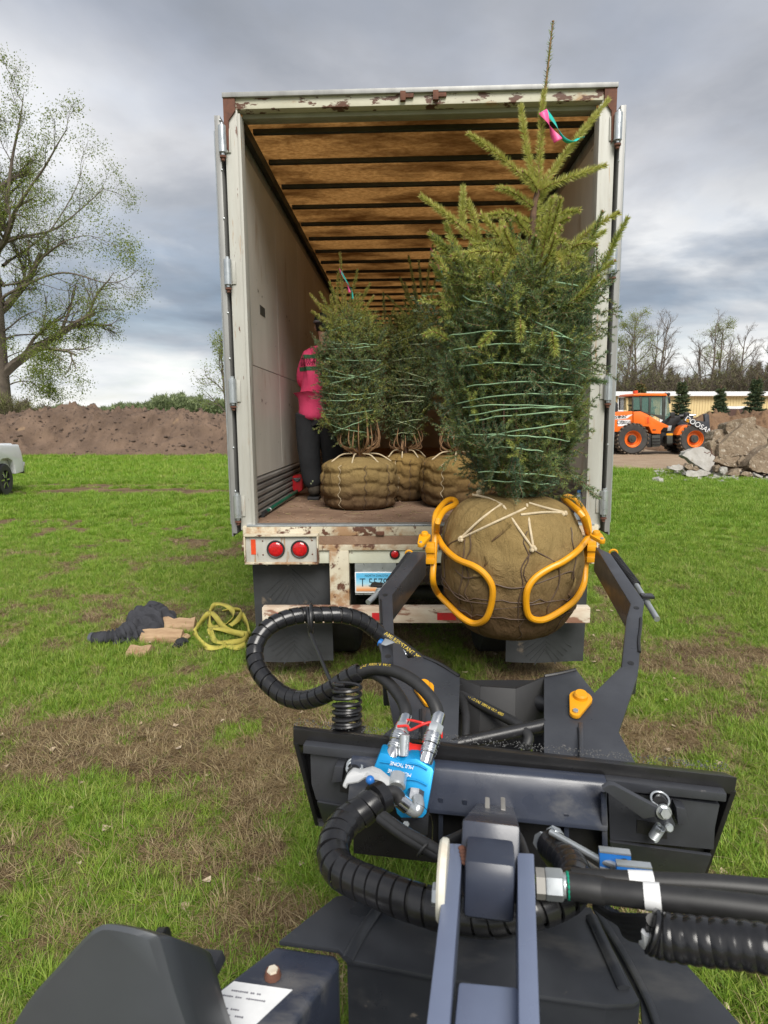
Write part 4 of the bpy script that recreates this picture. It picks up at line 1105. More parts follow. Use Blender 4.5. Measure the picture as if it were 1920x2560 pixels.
# ------------------------------------------------------------------ the spruces still in the trailer
def bed_spruce(label, ballpx, ybot, Yc, body, crown, leader, n, seed, brown=True, mat=None, tops=True, rib=None):
    c = at((ballpx[0] + ballpx[1]) / 2, 1200, Yc); r_ = (at(ballpx[1], 1200, Yc).x - at(ballpx[0], 1200, Yc).x) / 2
    zb = (TM @ Vector((c.x - TX, Yc - TY, BED))).z; zt = at(900, ballpx[2], Yc - r_ * .2).z
    o = thing('spruce_tree', label, 'spruce tree', (c.x, Yc, zb), group='tied spruces in the trailer')
    make_ball(o, Vector((c.x, Yc, 0)), r_, r_, zb + .003, zt, mat or m_bur, seed, 9, 4, .014, .55)
    for k in range(4):
        a = PI * 1.1 + k * PI * .27
        p0 = Vector((c.x, Yc, zt + .03)) + Vector((math.cos(a), math.sin(a), 0)) * .07; p1 = Vector((c.x, Yc, zt - .035)) + Vector((math.cos(a + .2), math.sin(a + .2), 0)) * r_ * .80
        MB().tube(smooth_path([p0, (p0 + p1) / 2 + Vector((0, 0, .025)), p1], 5), .006, 6).build('rope', m_rope, o, world=True)
    ax = []; rd = []
    for py, l, rr_ in body:
        cc = at((l + rr_) / 2, py, Yc); ax.append((cc.z, cc.x, Yc)); rd.append((cc.z, (at(rr_, py, Yc).x - at(l, py, Yc).x) / 2 * .82))
    lp = [at(px, py, Yc) for px, py in leader]
    MB().tube(smooth_path([Vector((c.x, Yc, zt - .05))] + [Vector((a_[1], a_[2], a_[0])) for a_ in ax[1::2]] + lp[:1], 4), [.03, .01], 8).build('trunk', m_bark, o, world=True)
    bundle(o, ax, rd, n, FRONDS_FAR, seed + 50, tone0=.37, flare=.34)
    if brown: bare_limbs(o, (c.x, Yc), zt, ax[1][0], .04, rd[1][1], 22, seed)
    z0, z1 = ax[1][0], ax[-1][0]; rr = random.Random(seed)
    sp = []
    for k in range(12):
        z = z0 + (z1 - z0) * (k + .5) / 12 * .95 - (.05 if k < 3 else 0); sp.append((z, z + rr.uniform(-.12, .12), PI * rr.uniform(.98, 1.25), PI * rr.uniform(1.7, 2.0)))
    twine(o, ax, rd, sp, seed, .0030, m_twine2 if seed % 2 else m_twine, 1.07)
    shoot(o, lp, .026, 1300, .85, seed * 11, .006, 'leader', wid=.002)
    crown = list(crown) + [((q0[0] + rr.uniform(-25, 25), q0[1] + 15), (q1[0] + rr.uniform(-14, 14), (q1[1] + q0[1]) / 2 + rr.uniform(-5, 25))) for q0, q1 in crown]
    for k, (p0, p1) in enumerate(crown):
        a_, b_ = at(*p0, Yc), at(*p1, Yc); dy = rr.uniform(-.14, .10)
        shoot(o, [a_, (a_ + b_) / 2 + Vector((0, dy * .6, -.01)), b_ + Vector((0, dy, 0))], .026, 1300, rr.uniform(.66, .92) if tops else rr.uniform(.45, .65), seed * 31 + k, .005, wid=.002)
    if rib:
        p = at(*rib, Yc - .03)
        ribbon(o, [p, p + Vector((.03, 0, -.05)), p + Vector((.06, 0, -.12)), p + Vector((.075, 0, -.17))], .011, m_pink); ribbon(o, [p, p + Vector((.05, 0, -.08)), p + Vector((.09, .02, -.15)), p + Vector((.10, .02, -.22))], .009, m_teal)
        MB().torus(p, (1, 0, .3), .018, .004).build('ribbon_knot', m_pink, o, world=True)
    return o
bed_spruce('tied spruce with light olive root ball and brown lower twigs, in front of the worker', (803, 997, 1143), 1275, 5.56,
    [(1130, 868, 890), (1075, 812, 935), (1030, 800, 955), (960, 795, 965), (880, 792, 968), (850, 800, 955), (828, 805, 950), (812, 825, 925)],
    [((830, 800), (776, 735)), ((835, 790), (800, 730)), ((840, 780), (845, 672)), ((850, 770), (822, 700)), ((870, 780), (893, 672)), ((880, 790), (925, 708)), ((890, 800), (935, 745)), ((850, 790), (795, 760)), ((870, 790), (900, 730)), ((860, 800), (865, 730)), ((900, 810), (940, 790)), ((820, 810), (785, 785)), ((880, 800), (910, 760)), ((840, 800), (830, 745))],
    [(858, 780), (854, 700), (850, 632)], 1050, 2, rib=(851, 678))
bed_spruce('tied dark spruce standing between the other two root balls in the trailer', (952, 1075, 1133), 1255, 6.05,
    [(1112, 992, 1018), (1085, 968, 1045), (1030, 955, 1080), (960, 958, 1095), (900, 962, 1095), (865, 965, 1090), (840, 970, 1090), (820, 1000, 1080)],
    [((1030, 800), (968, 745)), ((1040, 790), (1000, 690)), ((1050, 780), (1020, 650)), ((1060, 780), (1045, 660)), ((1070, 780), (1090, 690)), ((1075, 790), (1120, 700)), ((1075, 800), (1135, 745)), ((1030, 800), (985, 790)), ((1050, 790), (1030, 720)), ((1060, 790), (1075, 710)), ((1080, 800), (1110, 770)), ((1040, 800), (1010, 745)), ((965, 830), (958, 735)), ((970, 830), (985, 770))],
    [(1058, 780), (1072, 680), (1082, 612)], 900, 5, tops=False, mat=m_bur2, rib=(1078, 625))
bed_spruce('tied spruce with brown root ball at the right, mostly hidden behind the grapple spruce', (1046, 1245, 1138), 1268, 5.62,
    [(1120, 1130, 1160), (1080, 1105, 1200), (1030, 1112, 1215), (960, 1118, 1230), (880, 1120, 1235), (800, 1130, 1225), (760, 1150, 1205)],
    [((1170, 800), (1140, 720)), ((1180, 790), (1190, 690)), ((1190, 800), (1220, 720))], [(1175, 790), (1178, 700), (1180, 650)], 620, 9, tops=False, mat=m_bur2)
# ================================================================== the compact loader (near) and its tree grapple
MYAW = math.radians(9.6)
MO = Vector((.33, 1.66, 0))
MM = Matrix.Translation(MO) @ Matrix.Rotation(-MYAW, 4, 'Z')        # local x right, y forward (away), z up; y = 0 at the coupling plate
MI = MM.inverted(); MI3 = MI.to_3x3()
def LM(px, py, f):
    """pixel -> machine-local point at forward distance f"""
    o = MI @ CAM; d = MI3 @ ray(px, py)
    return o + d * ((f - o.y) / d.y)
def LZ(px, py, z):
    o = MI @ CAM; d = MI3 @ ray(px, py)
    return o + d * ((z - o.z) / d.z)
AZ0, AK = 1.02, .247
def LA(px, py, off=0.0):
    """pixel -> point on the inclined plane of the grapple arms"""
    o = MI @ CAM; d = MI3 @ ray(px, py)
    k = (AZ0 + off + AK * o.y - o.z) / (d.z - AK * d.y)
    return o + d * k
AN = Vector((0, -AK, 1)).normalized()
m_gun = pm('dark_grey_enamel', (0.046, 0.049, 0.057), (0.034, 0.036, 0.043), 6, .33, .06, 90, rvar=.08, dist=.002, spots=((0.16, 0.15, 0.14), 14, .70, .04))
m_blk = pm('black_enamel', (0.020, 0.020, 0.022), (0.014, 0.014, 0.015), 10, .32, .10, 120, rvar=.08, dist=.002)
m_yel = pm('yellow_enamel', (0.74, 0.33, 0.008), (0.62, 0.27, 0.008), 4, .40, .10, 60, rvar=.1, dist=.002, spots=[((0.36, 0.20, 0.05), 6, .64, .06), ((0.30, 0.27, 0.22), 9, .70, .02)])
m_navy = pm('navy_grey_enamel', (0.036, 0.043, 0.066), (0.025, 0.030, 0.046), 5, .30, .05, 60, rvar=.1, dist=.002, spots=[((0.10, 0.10, 0.105), 5, .56, .16, (1, 3, 1)), ((0.20, 0.15, 0.10), 16, .68, .04)])
m_dusty = pm('dusty_black_plastic', (0.034, 0.037, 0.043), (0.022, 0.024, 0.029), 4, .36, .04, 60, rvar=.12, dist=.002, spots=[((0.085, 0.083, 0.080), 3.5, .52, .22, (1, 2.2, 1)), ((0.15, 0.13, 0.11), 22, .68, .05)])
m_spiral = pm('spiral_guard_plastic', (0.016, 0.016, 0.018), (0.011, 0.011, 0.012), 20, .24)
m_hose = pm('hose_rubber', (0.022, 0.022, 0.023), (0.015, 0.015, 0.016), 40, .5)
m_yprint = pm('yellow_hose_print', (0.65, 0.48, 0.06), None, 20, .6)
m_cblue = pm('anodised_blue', (0.008, 0.29, 0.62), (0.006, 0.26, 0.56), 10, .30, metal=.35)
m_bblue = pm('bracket_blue', (0.02, 0.16, 0.52), None, 10, .35)
m_ctop = pm('white_label', (0.78, 0.79, 0.80), None, 10, .5)
m_redp = pm('red_plastic', (0.70, 0.03, 0.025), None, 10, .35)
m_lightbar = pm('blue_grey_enamel', (0.15, 0.18, 0.265), (0.125, 0.15, 0.225), 3, .30, .05, 70, rvar=.1, dist=.002, spots=[((0.09, 0.10, 0.13), 9, .60, .10, (2, .4, 1)), ((0.30, 0.29, 0.28), 26, .70, .03)])
m_rustw = MATS['rusted_steel']
m_worn = pm('worn_grey_steel', (0.30, 0.29, 0.27), (0.20, 0.19, 0.175), 9, .45, metal=.3, spots=((0.16, 0.09, 0.05), 8, .62, .05))

gr = thing('tree_grapple', 'black and grey tree grapple attachment with yellow hoops clasping the root ball', 'grapple', MM)
ld = thing('compact_loader', 'dark blue-grey compact loader whose boom and hoses fill the foreground', 'loader', MM)

# ---- coupling plate of the grapple, leaning with its foot further away
def plate_pt(px, py, f): return LM(px, py, f)
tl, trr = LM(733, 1822, 0), LM(1842, 1940, 0); bl, br = LM(788, 2062, .11), LM(1760, 2205, .11)
top = MB().prism([LM(733, 1813, .045), LM(733, 1822, -.004), LM(733, 1861, .0), LM(733, 1861, .05)], trr - tl + Vector((0, 0, -.004)))
pt = top.build('top_channel', m_blk, gr, .004)
MB().prism([LM(760, 1880, .055), LM(1815, 1985, .055), LM(1740, 2190, .12), LM(800, 2050, .12)], (0, .012, 0)).build('back_plate', m_blk, gr, .003)
for a_, b_, sx in ((LM(733, 1858, -.002), bl, 1), (LM(1842, 1980, -.002), br, -1)):
    MB().prism([a_, a_ + Vector((0, .055, .012)), b_ + Vector((0, .055, -.01)), b_ + Vector((0, -.005, 0))], (sx * .014, 0, 0)).build('end_plate', m_blk, gr, .003)
MB().prism([LM(790, 2045, .118), LM(1758, 2195, .118), LM(1752, 2215, .10), LM(796, 2066, .10)], (0, .02, 0)).build('bottom_lip', m_blk, gr, .003)
# anti-slip grit along the top edge
grit = MB(); rr = random.Random(3)
for k in range(900):
    s_ = rr.random(); p = tl + (trr - tl) * s_ + Vector((0, rr.uniform(.004, .045), .008 + rr.uniform(-.001, .004))); z_ = rr.uniform(.0008, .002)
    grit.sphere(p, z_, 5, 4)
o_ = grit.build('grip_tread', pm('grey_grit', (0.16, 0.16, 0.16), (0.05, 0.05, 0.05), 200, .6), gr, fix=False); o_['kind'] = 'stuff'
# ---- cheek plates and arms
TH = -AN * .075
def arm_side(name, pts, mat, thick=.012, off=0.0):
    p = [LA(x, y, off) for x, y in pts]
    return MB().prism(p, -AN * thick).build(name, mat, gr, .003)
RG = [(1360, 1692), (1441, 1674), (1486, 1731), (1550, 1668), (1598, 1660), (1594, 1690), (1547, 1830), (1592, 1912), (1592, 1925), (1360, 1905)]
LG = [(1056, 1640), (1150, 1692), (1144, 1880), (930, 1872), (938, 1852), (985, 1815), (962, 1700), (955, 1640), (940, 1590), (1000, 1608), (1020, 1645)]
cheekR = arm_side('cheek_plate', RG, m_gun, .014); cheekL = arm_side('cheek_plate', LG, m_gun, .014)
# box section arms
def boxarm(pts_l, pts_r, depth):
    """outline given by two pixel rails on the arm plane, box section below it"""
    mb = MB(); n = len(pts_l)
    A = [LA(*p) for p in pts_l]; B = [LA(*p) for p in pts_r]
    vs = []
    for a_, b_ in zip(A, B): vs += [a_, b_, b_ - AN * depth, a_ - AN * depth]
    fs = []
    for i in range(n - 1):
        for k in range(4): fs.append((4 * i + k, 4 * i + (k + 1) % 4, 4 * i + 4 + (k + 1) % 4, 4 * i + 4 + k))
    fs += [(0, 1, 2, 3), tuple(4 * (n - 1) + k for k in (3, 2, 1, 0))]
    mb.add(vs, fs); return mb.build('arm', m_gun, gr, .005)
armR = boxarm([(1553, 1672), (1566, 1545), (1576, 1509), (1489, 1366)], [(1598, 1660), (1606, 1545), (1611, 1504), (1527, 1384)], .13)
armL = boxarm([(955, 1690), (949, 1560), (946, 1478), (1030, 1379)], [(988, 1690), (984, 1560), (981, 1486), (1065, 1379)], .13)
for px, py in ((1591, 1519), (1577, 1657), (963, 1487), (970, 1640)):
    c = LA(px, py, .0015); MB().cyl(c - AN * .003, c, .011, 18).build('pin_hole', m_black, armR if px > 1200 else armL)
for pts in ([(1603, 1545), (1601, 1575), (1597, 1600), (1598, 1630)], [(951, 1500), (952, 1530), (954, 1560)], [(1448, 1820), (1450, 1860), (1452, 1892)], [(1052, 1775), (1054, 1815), (1050, 1850)], [(1060, 1642), (1100, 1660), (1148, 1690)], [(1362, 1690), (1400, 1683), (1440, 1674)]):
    pp = [LA(x + rr.uniform(-1, 1), y, .003) for x, y in pts]
    MB().tube(smooth_path(pp, 5), .006, 6).build('weld_bead', m_blk, cheekR if pts[0][0] > 1200 else cheekL)
# yellow pivot caps on the cheeks and the arm ends
def cap(parent, cpx, tail, r, tr_, h=.014):
    c = LA(*cpx, .004); t_ = LA(*tail, .004); d = (t_ - c); L_ = d.length; d.normalize(); s = AN.cross(d).normalized(); pts = []
    for k in range(13):
        a = PI / 2 + PI * k / 12; pts.append(c + (d * math.cos(a) + s * math.sin(a)) * r)
    for k in range(9):
        a = -PI / 2 + PI * k / 8; pts.append(t_ + (d * math.cos(a) + s * math.sin(a)) * tr_)
    o = MB().prism(pts, AN * h).build('pivot_cap', m_yel, parent, .003)
    MB().lathe([(r * .62, 0), (r * .62, .012), (r * .5, .018)], c + AN * h, AN, 20).build('pin_head', m_yel, o)
    MB().hexnut(t_ + AN * h, AN, tr_ * .5, .007).build('bolt', m_zinc, o)
cap(cheekR, (1451, 1752), (1438, 1788), .036, .018); cap(cheekL, (1060, 1725), (1072, 1760), .034, .018)
cap(armR, (1490, 1345), (1504, 1357), .030, .016, .02); cap(armL, (1062, 1347), (1052, 1366), .030, .016, .02)
# springs on the outside of the arms with threaded rods and lugs
def spring(parent, a, b, R_, r, turns, mat, name='spring'):
    a, b = Vector(a), Vector(b); u, v = perp(b - a); n = int(turns * 12)
    MB().tube([a + (b - a) * (i / n) + (u * math.cos(2 * PI * turns * i / n) + v * math.sin(2 * PI * turns * i / n)) * R_ for i in range(n + 1)], r, 6).build(name, mat, parent)
for par, a_, b_, c_, lug in ((armR, (1533, 1386), (1591, 1463), (1643, 1548), (1618, 1490)), (armL, (1023, 1388), (975, 1455), (920, 1506), (942, 1462))):
    A, B, Cc = LA(*a_, -.03), LA(*b_, -.03), LA(*c_, -.03)
    spring(par, A, B, .017, .0035, 26, m_blk); MB().cyl(B, Cc, .012, 14).build('tension_rod', m_zinc, par)
    d = (Cc - B).normalized(); MB().hexnut(B + (Cc - B) * .42, d, .021, .02).build('nut', m_zinc, par)
    Lg = LA(*lug, -.01); MB().box(Lg, (.05, .05, .012)).build('lug', m_blk, par, .003)
    MB().torus(A + Vector((0, .0, .006)), (0, 1, .2), .018, .005).build('eye_loop', m_yel, par)
# dark web between the cheeks, cross shaft
w1 = [LA(1150, 1696), LA(1200, 1716), LA(1290, 1722), LA(1360, 1694)]
w2 = [p - AN * .18 - Vector((0, .12, 0)) for p in w1]
mb = MB()
for i in range(3): mb.prism([w1[i], w1[i + 1], w2[i + 1], w2[i]], (0, .012, 0))
m_matte = pm('matte_black_steel', (0.012, 0.012, 0.013), (0.008, 0.008, 0.009), 10, .6)
mb.build('web_plate', m_matte, gr, .002)
mb = MB(); mb.prism([LA(1148, 1700, -.15), LA(1362, 1700, -.15), LA(1362, 1900, -.15), LA(1148, 1880, -.15)], (0, 0, -.012)); mb.build('floor_plate', m_matte, gr)
MB().cyl(LA(1130, 1862, -.02), LA(1362, 1812, -.02), .020, 16).build('cross_shaft', m_blk, gr)
for x, y0, y1 in ((1060, 1770, 1870), (1452, 1808, 1900)): MB().prism([LA(x - 5, y0, .0005), LA(x + 5, y0, .0005), LA(x + 7, y1, .035), LA(x - 3, y1, .035)], AN * .004).build('stiffener_rib', m_gun, cheekR if x > 1200 else cheekL, .001)
for sx in (-1, 1):
    a_ = LA(1445 if sx > 0 else 1060, 1790, -.05); MB().cyl(a_, LA(1300 if sx > 0 else 1210, 1740, -.08), .028, 16).build('hydraulic_cylinder', m_blk, gr)
# ---- yellow hoops round the ball, traced on its near side
def onb(px, py, off): return MI @ on_ball(px, py, off)
def hoop(front, back, par, hinge, sx):
    pts = [onb(*R4(*p), .024) for p in front]
    bk = [MI @ at(*R4(p[0], p[1]), p[2]) for p in back]
    path = smooth_path(pts + bk + [pts[0]], 5)[:-1]
    h = MB().tube(path, .0165, 10, closed=True).build('hoop', m_yel, par)
    return h
hoopL = hoop([(215, 440), (262, 520), (340, 588), (440, 630), (510, 685), (548, 760), (540, 860), (505, 945), (440, 968), (370, 935), (290, 860), (225, 790)],
     [(196, 720, 3.28), (200, 600, 3.30), (205, 480, 3.33), (208, 340, 3.42), (235, 285, 3.50), (280, 240, 3.58), (318, 236, 3.60), (330, 262, 3.52), (262, 300, 3.36), (222, 370, 3.24)], armL, None, -1)
hoopR = hoop([(1118, 450), (1060, 530), (970, 600), (880, 645), (800, 700), (755, 770), (748, 860), (765, 925), (810, 948), (870, 940), (960, 890), (1040, 825)],
     [(1088, 735, 3.26), (1098, 640, 3.30), (1105, 560, 3.32), (1118, 430, 3.42), (1108, 340, 3.50), (1050, 250, 3.58), (1000, 218, 3.60), (968, 228, 3.54), (1010, 262, 3.38), (1080, 330, 3.22)], armR, None, 1)
for par, px, q in ((hoopL, (1077, 1372), (1083, 1400)), (hoopR, (1478, 1368), (1470, 1395))):
    a_ = MI @ at(*px, 3.30); MB().box(a_ + Vector((0, 0, -.02)), (.045, .05, .11)).build('hinge_block', m_yel, par, .006)
    for dz in (-.06, .0): MB().box(a_ + Vector((0, -.03, dz)), (.05, .012, .03)).build('weld_lug', m_yel, par, .003)

# ---- hoses of the grapple, with wrapped guard
def spiral_guard(path, R_, pitch, parent, name='hose_guard', wid=.86, mat=None, thick=.004, n=26):
    """flat band wound helically round a hose"""
    pth = smooth_path(path, 14); P = np.array([tuple(p) for p in pth]); seg = np.linalg.norm(np.diff(P, axis=0), axis=1); cum = np.r_[0, np.cumsum(seg)]; Lt = cum[-1]
    def fr(s):
        s = min(max(s, 0), Lt); p = Vector([np.interp(s, cum, P[:, i]) for i in range(3)])
        q = Vector([np.interp(min(s + .004, Lt), cum, P[:, i]) for i in range(3)]); q0 = Vector([np.interp(max(s - .004, 0), cum, P[:, i]) for i in range(3)])
        return p, (q - q0).normalized()
    turns = Lt / pitch; N = int(turns * n); vs = []; u = None
    for i in range(N + 1):
        s = Lt * i / N; p, t_ = fr(s)
        if u is None: u = perp(t_)[0]
        u = (u - t_ * u.dot(t_)).normalized(); v = t_.cross(u); a = 2 * PI * i / n; rdir = u * math.cos(a) + v * math.sin(a)
        h = pitch * wid / 2
        vs += [p + rdir * (R_ - thick) - t_ * h, p + rdir * R_ - t_ * h * .94, p + rdir * (R_ + .0006) , p + rdir * R_ + t_ * h * .94, p + rdir * (R_ - thick) + t_ * h]
    fs = []
    for i in range(N):
        for k in range(4): fs.append((5 * i + k, 5 * i + k + 1, 5 * i + 6 + k, 5 * i + 5 + k))
    mb = MB(); mb.add(vs, fs)
    o = mb.build(name, mat or m_spiral, parent, 0, 50, fix=False)
    MB().tube(pth[::2] + [pth[-1]], R_ - thick * 1.6, 12).build('inner_hose', m_hose, o)
    return o
def P6(x, y): return (600 + x / 2.2419, 1480 + y / 2.2419)
loop = [(790, 240, .62), (690, 165, .60), (580, 130, .57), (460, 128, .54), (330, 132, .50), (215, 165, .46), (130, 225, .42), (85, 310, .38), (90, 400, .34), (140, 490, .30), (230, 570, .27), (330, 605, .24), (430, 590, .21), (520, 545, .19), (600, 490, .18), (670, 455, .17)]
guard = spiral_guard([LM(*P6(x, y), f) for x, y, f in loop], .031, .036, gr)
def tubeL(name, pts, r, mat, par, n=12, sm=7): return MB().tube(smooth_path([LM(*P6(x, y), f) for x, y, f in pts], sm), r, n).build(name, mat, par)
h1 = tubeL('hose', [(770, 225, .62), (860, 270, .62), (960, 340, .58), (1060, 420, .52), (1150, 495, .46), (1200, 540, .43)], .0195, m_hose, gr)
h2 = tubeL('hose', [(1190, 530, .43), (1330, 620, .36), (1460, 690, .29), (1560, 745, .23), (1615, 810, .19), (1605, 865, .165)], .0165, m_hose, gr)
h3 = tubeL('hose', [(1200, 545, .43), (1245, 610, .36), (1265, 690, .28), (1265, 770, .22), (1262, 840, .18)], .0150, m_hose, gr)
h4 = tubeL('hose', [(640, 465, .17), (740, 432, .15), (850, 440, .12), (960, 490, .08), (1050, 570, .04), (1095, 640, .01), (1110, 700, -.01)], .0185, m_hose, gr)
h5 = tubeL('hose', [(650, 465, .18), (740, 455, .17), (820, 500, .13), (890, 580, .08), (925, 650, .03), (930, 710, 0)], .0180, m_hose, gr)
MB().tube(smooth_path([LM(*P6(x, y), f) for x, y, f in [(1165, 505, .45), (1205, 535, .43), (1240, 565, .40)]], 6), .031, 16).build('hose_clip', m_rubber, gr)
for x, y, f, r, par in ((1605, 868, .162, .0185, h2), (1262, 842, .178, .0175, h3)):
    c = LM(*P6(x, y), f); MB().cyl(c, c + Vector((0, 0, -.03)), r, 14).build('ferrule', m_chrome, par)
# printed lettering along the hoses
def hose_print(text, pts, r, size, par, side=(-.35, -.6, .72)):
    pth = [LM(*P6(x, y), f) for x, y, f in pts]; P = smooth_path(pth, 6); cum = [0]
    for a_, b_ in zip(P, P[1:]): cum.append(cum[-1] + (b_ - a_).length)
    me = text_mesh(text, size, 0, 'LEFT'); sd = Vector(side).normalized()
    for v in me.vertices:
        s = min(v.co.x * 1.0 + .003, cum[-1] - 1e-4); i = max(k for k in range(len(cum) - 1) if cum[k] <= s); q = (s - cum[i]) / (cum[i + 1] - cum[i] + 1e-9)
        p = P[i].lerp(P[i + 1], q); t_ = (P[min(i + 2, len(P) - 1)] - P[max(i - 1, 0)]).normalized(); n_ = (sd - t_ * sd.dot(t_)).normalized(); b_ = n_.cross(t_); a = v.co.y / r
        v.co = p + (n_ * math.cos(a) + b_ * math.sin(a)) * (r + .0007)
    me.materials.clear(); me.materials.append(m_yprint); link(me, 'hose_lettering', par)
hose_print('AME RESISTANT MSHA NO. IC-321/1 66', [(800, 232, .62), (860, 270, .62), (960, 340, .58), (1060, 420, .52), (1150, 495, .46)], .0195, .022, h1)
hose_print('1000R2 1/2 SAE 100R16 W.P. 4000', [(1250, 575, .40), (1330, 620, .36), (1460, 690, .29), (1560, 745, .23), (1612, 805, .19)], .0165, .013, h2)
hose_print('SAE 100R16 W.P.', [(690, 448, .16), (740, 432, .15), (850, 440, .12), (960, 490, .08)], .0185, .015, h4, (0, -.4, .9))
# check valve beside the upper hose
a_, b_ = LM(*P6(800, 290), .60), LM(*P6(930, 350), .58)
vb = MB().bar(a_, b_, .036, .036, (0, -.4, .9)).build('valve_block', m_zinc, gr, .003)
MB().cyl(a_ + (a_ - b_) * .02, a_ + (a_ - b_) * .16, .016, 14).build('valve_cap', m_bblue, vb)
c = LM(*P6(857, 345), .575); MB().cyl(c, c + Vector((0, -.01, -.05)), .012, 12).build('valve_stem', m_chrome, vb)
MB().cyl(LM(*P6(800, 378), .54), LM(*P6(900, 415), .53), .009, 12).build('valve_handle', m_chrome, vb)
MB().cyl(b_, LM(*P6(1030, 405), .55), .013, 12).build('fitting', m_chrome, vb)
# coil spring stand with the hose loop rod
sb = LM(*P6(590, 700), .03)
br_ = MB(); br_.box(sb + Vector((0, .02, -.055)), (.10, .07, .008)); br_.box(sb + Vector((0, -.015, -.085)), (.10, .008, .06)); stand = br_.build('spring_stand', m_blk, gr, .002)
spring(stand, sb + Vector((0, .02, -.045)), sb + Vector((-.005, .05, .085)), .042, .0052, 6.5, m_blk, 'coil')
spring(stand, sb + Vector((0, .02, -.038)), sb + Vector((0, .04, .02)), .036, .0045, 4.5, m_blk, 'coil')
rod = smooth_path([LM(*P6(590, 590), .09), LM(*P6(510, 500), .20), (LM(*P6(440, 340), .36)), LM(*P6(395, 235), .46)], 5)
MB().tube(rod, .0068, 8).build('loop_rod', m_blk, stand)
gc = LM(*P6(400, 150), .50); MB().torus(gc, (1, .25, 0), .052, .0065, 28, 8).build('loop_ring', m_blk, stand); MB().torus(gc + Vector((-.012, .006, -.014)), (1, .35, .1), .050, .0065, 28, 8).build('loop_ring', m_blk, stand)
# ================================================================== the loader itself
def N7(x, y): return (700 + x / 2.37, 1900 + y / 2.37)
def N8(x, y): return (1220 + x / 2.37, 1950 + y / 2.37)
def N9(x, y): return (600 + x / 2.592, 1700 + y / 2.592)
def N10(x, y): return (1100 + x / 2.023, 1600 + y / 2.023)
def mtube(name, pts, r, mat, par=ld, n=12, sm=6):
    """pts: (px, py, f)"""
    return MB().tube(smooth_path([LM(*p) for p in pts], sm), r, n).build(name, mat, par)
def mprism(name, pts, f, th, mat, par=ld, bev=.003):
    pp = [LM(p[0], p[1], p[2] if len(p) > 2 else f) for p in pts]
    return MB().prism(pp, (0, th, 0)).build(name, mat, par, bev)
def zprism(name, pts, z, th, mat, par=ld, bev=.004):
    return MB().prism([LZ(*p, z) for p in pts], (0, 0, -th)).build(name, mat, par, bev)
# ---- quick coupler frame
cb = MB(); A_, B_ = LM(880, 1950, -.03), LM(1512, 2012, -.03); ex = B_ - A_
prof = [(0.02, .078), (-.008, .076), (-.020, .066), (-.030, .030), (-.060, -.022), (-.063, -.036), (-.050, -.044), (.02, -.044)]
cb.prism([A_ + Vector((0, y, z)) for y, z in prof], ex); beam = cb.build('coupler_beam', m_navy, ld, .006)
MB().prism([A_ + Vector((0, .0, -.041)), A_ + Vector((0, .02, -.041)), A_ + Vector((0, .03, -.24)), A_ + Vector((0, .01, -.24))], ex).build('coupler_back', m_blk, beam, .003)
for px, y0, y1 in ((1096, 1995, 2110), (1156, 2000, 2105), (1410, 2035, 2130)):
    MB().prism([LM(px, y0, -.085), LM(px, y1, -.06), LM(px, y1, .0), LM(px, y0, -.02)], (.013, 0, 0)).build('coupler_rib', m_navy, beam, .002)
MB().prism([LM(1502, 1978, -.10), LM(1506, 2140, -.08), LM(1506, 2140, .0), LM(1502, 1978, .0)], (.014, 0, 0)).build('coupler_cheek', m_navy, beam, .002)
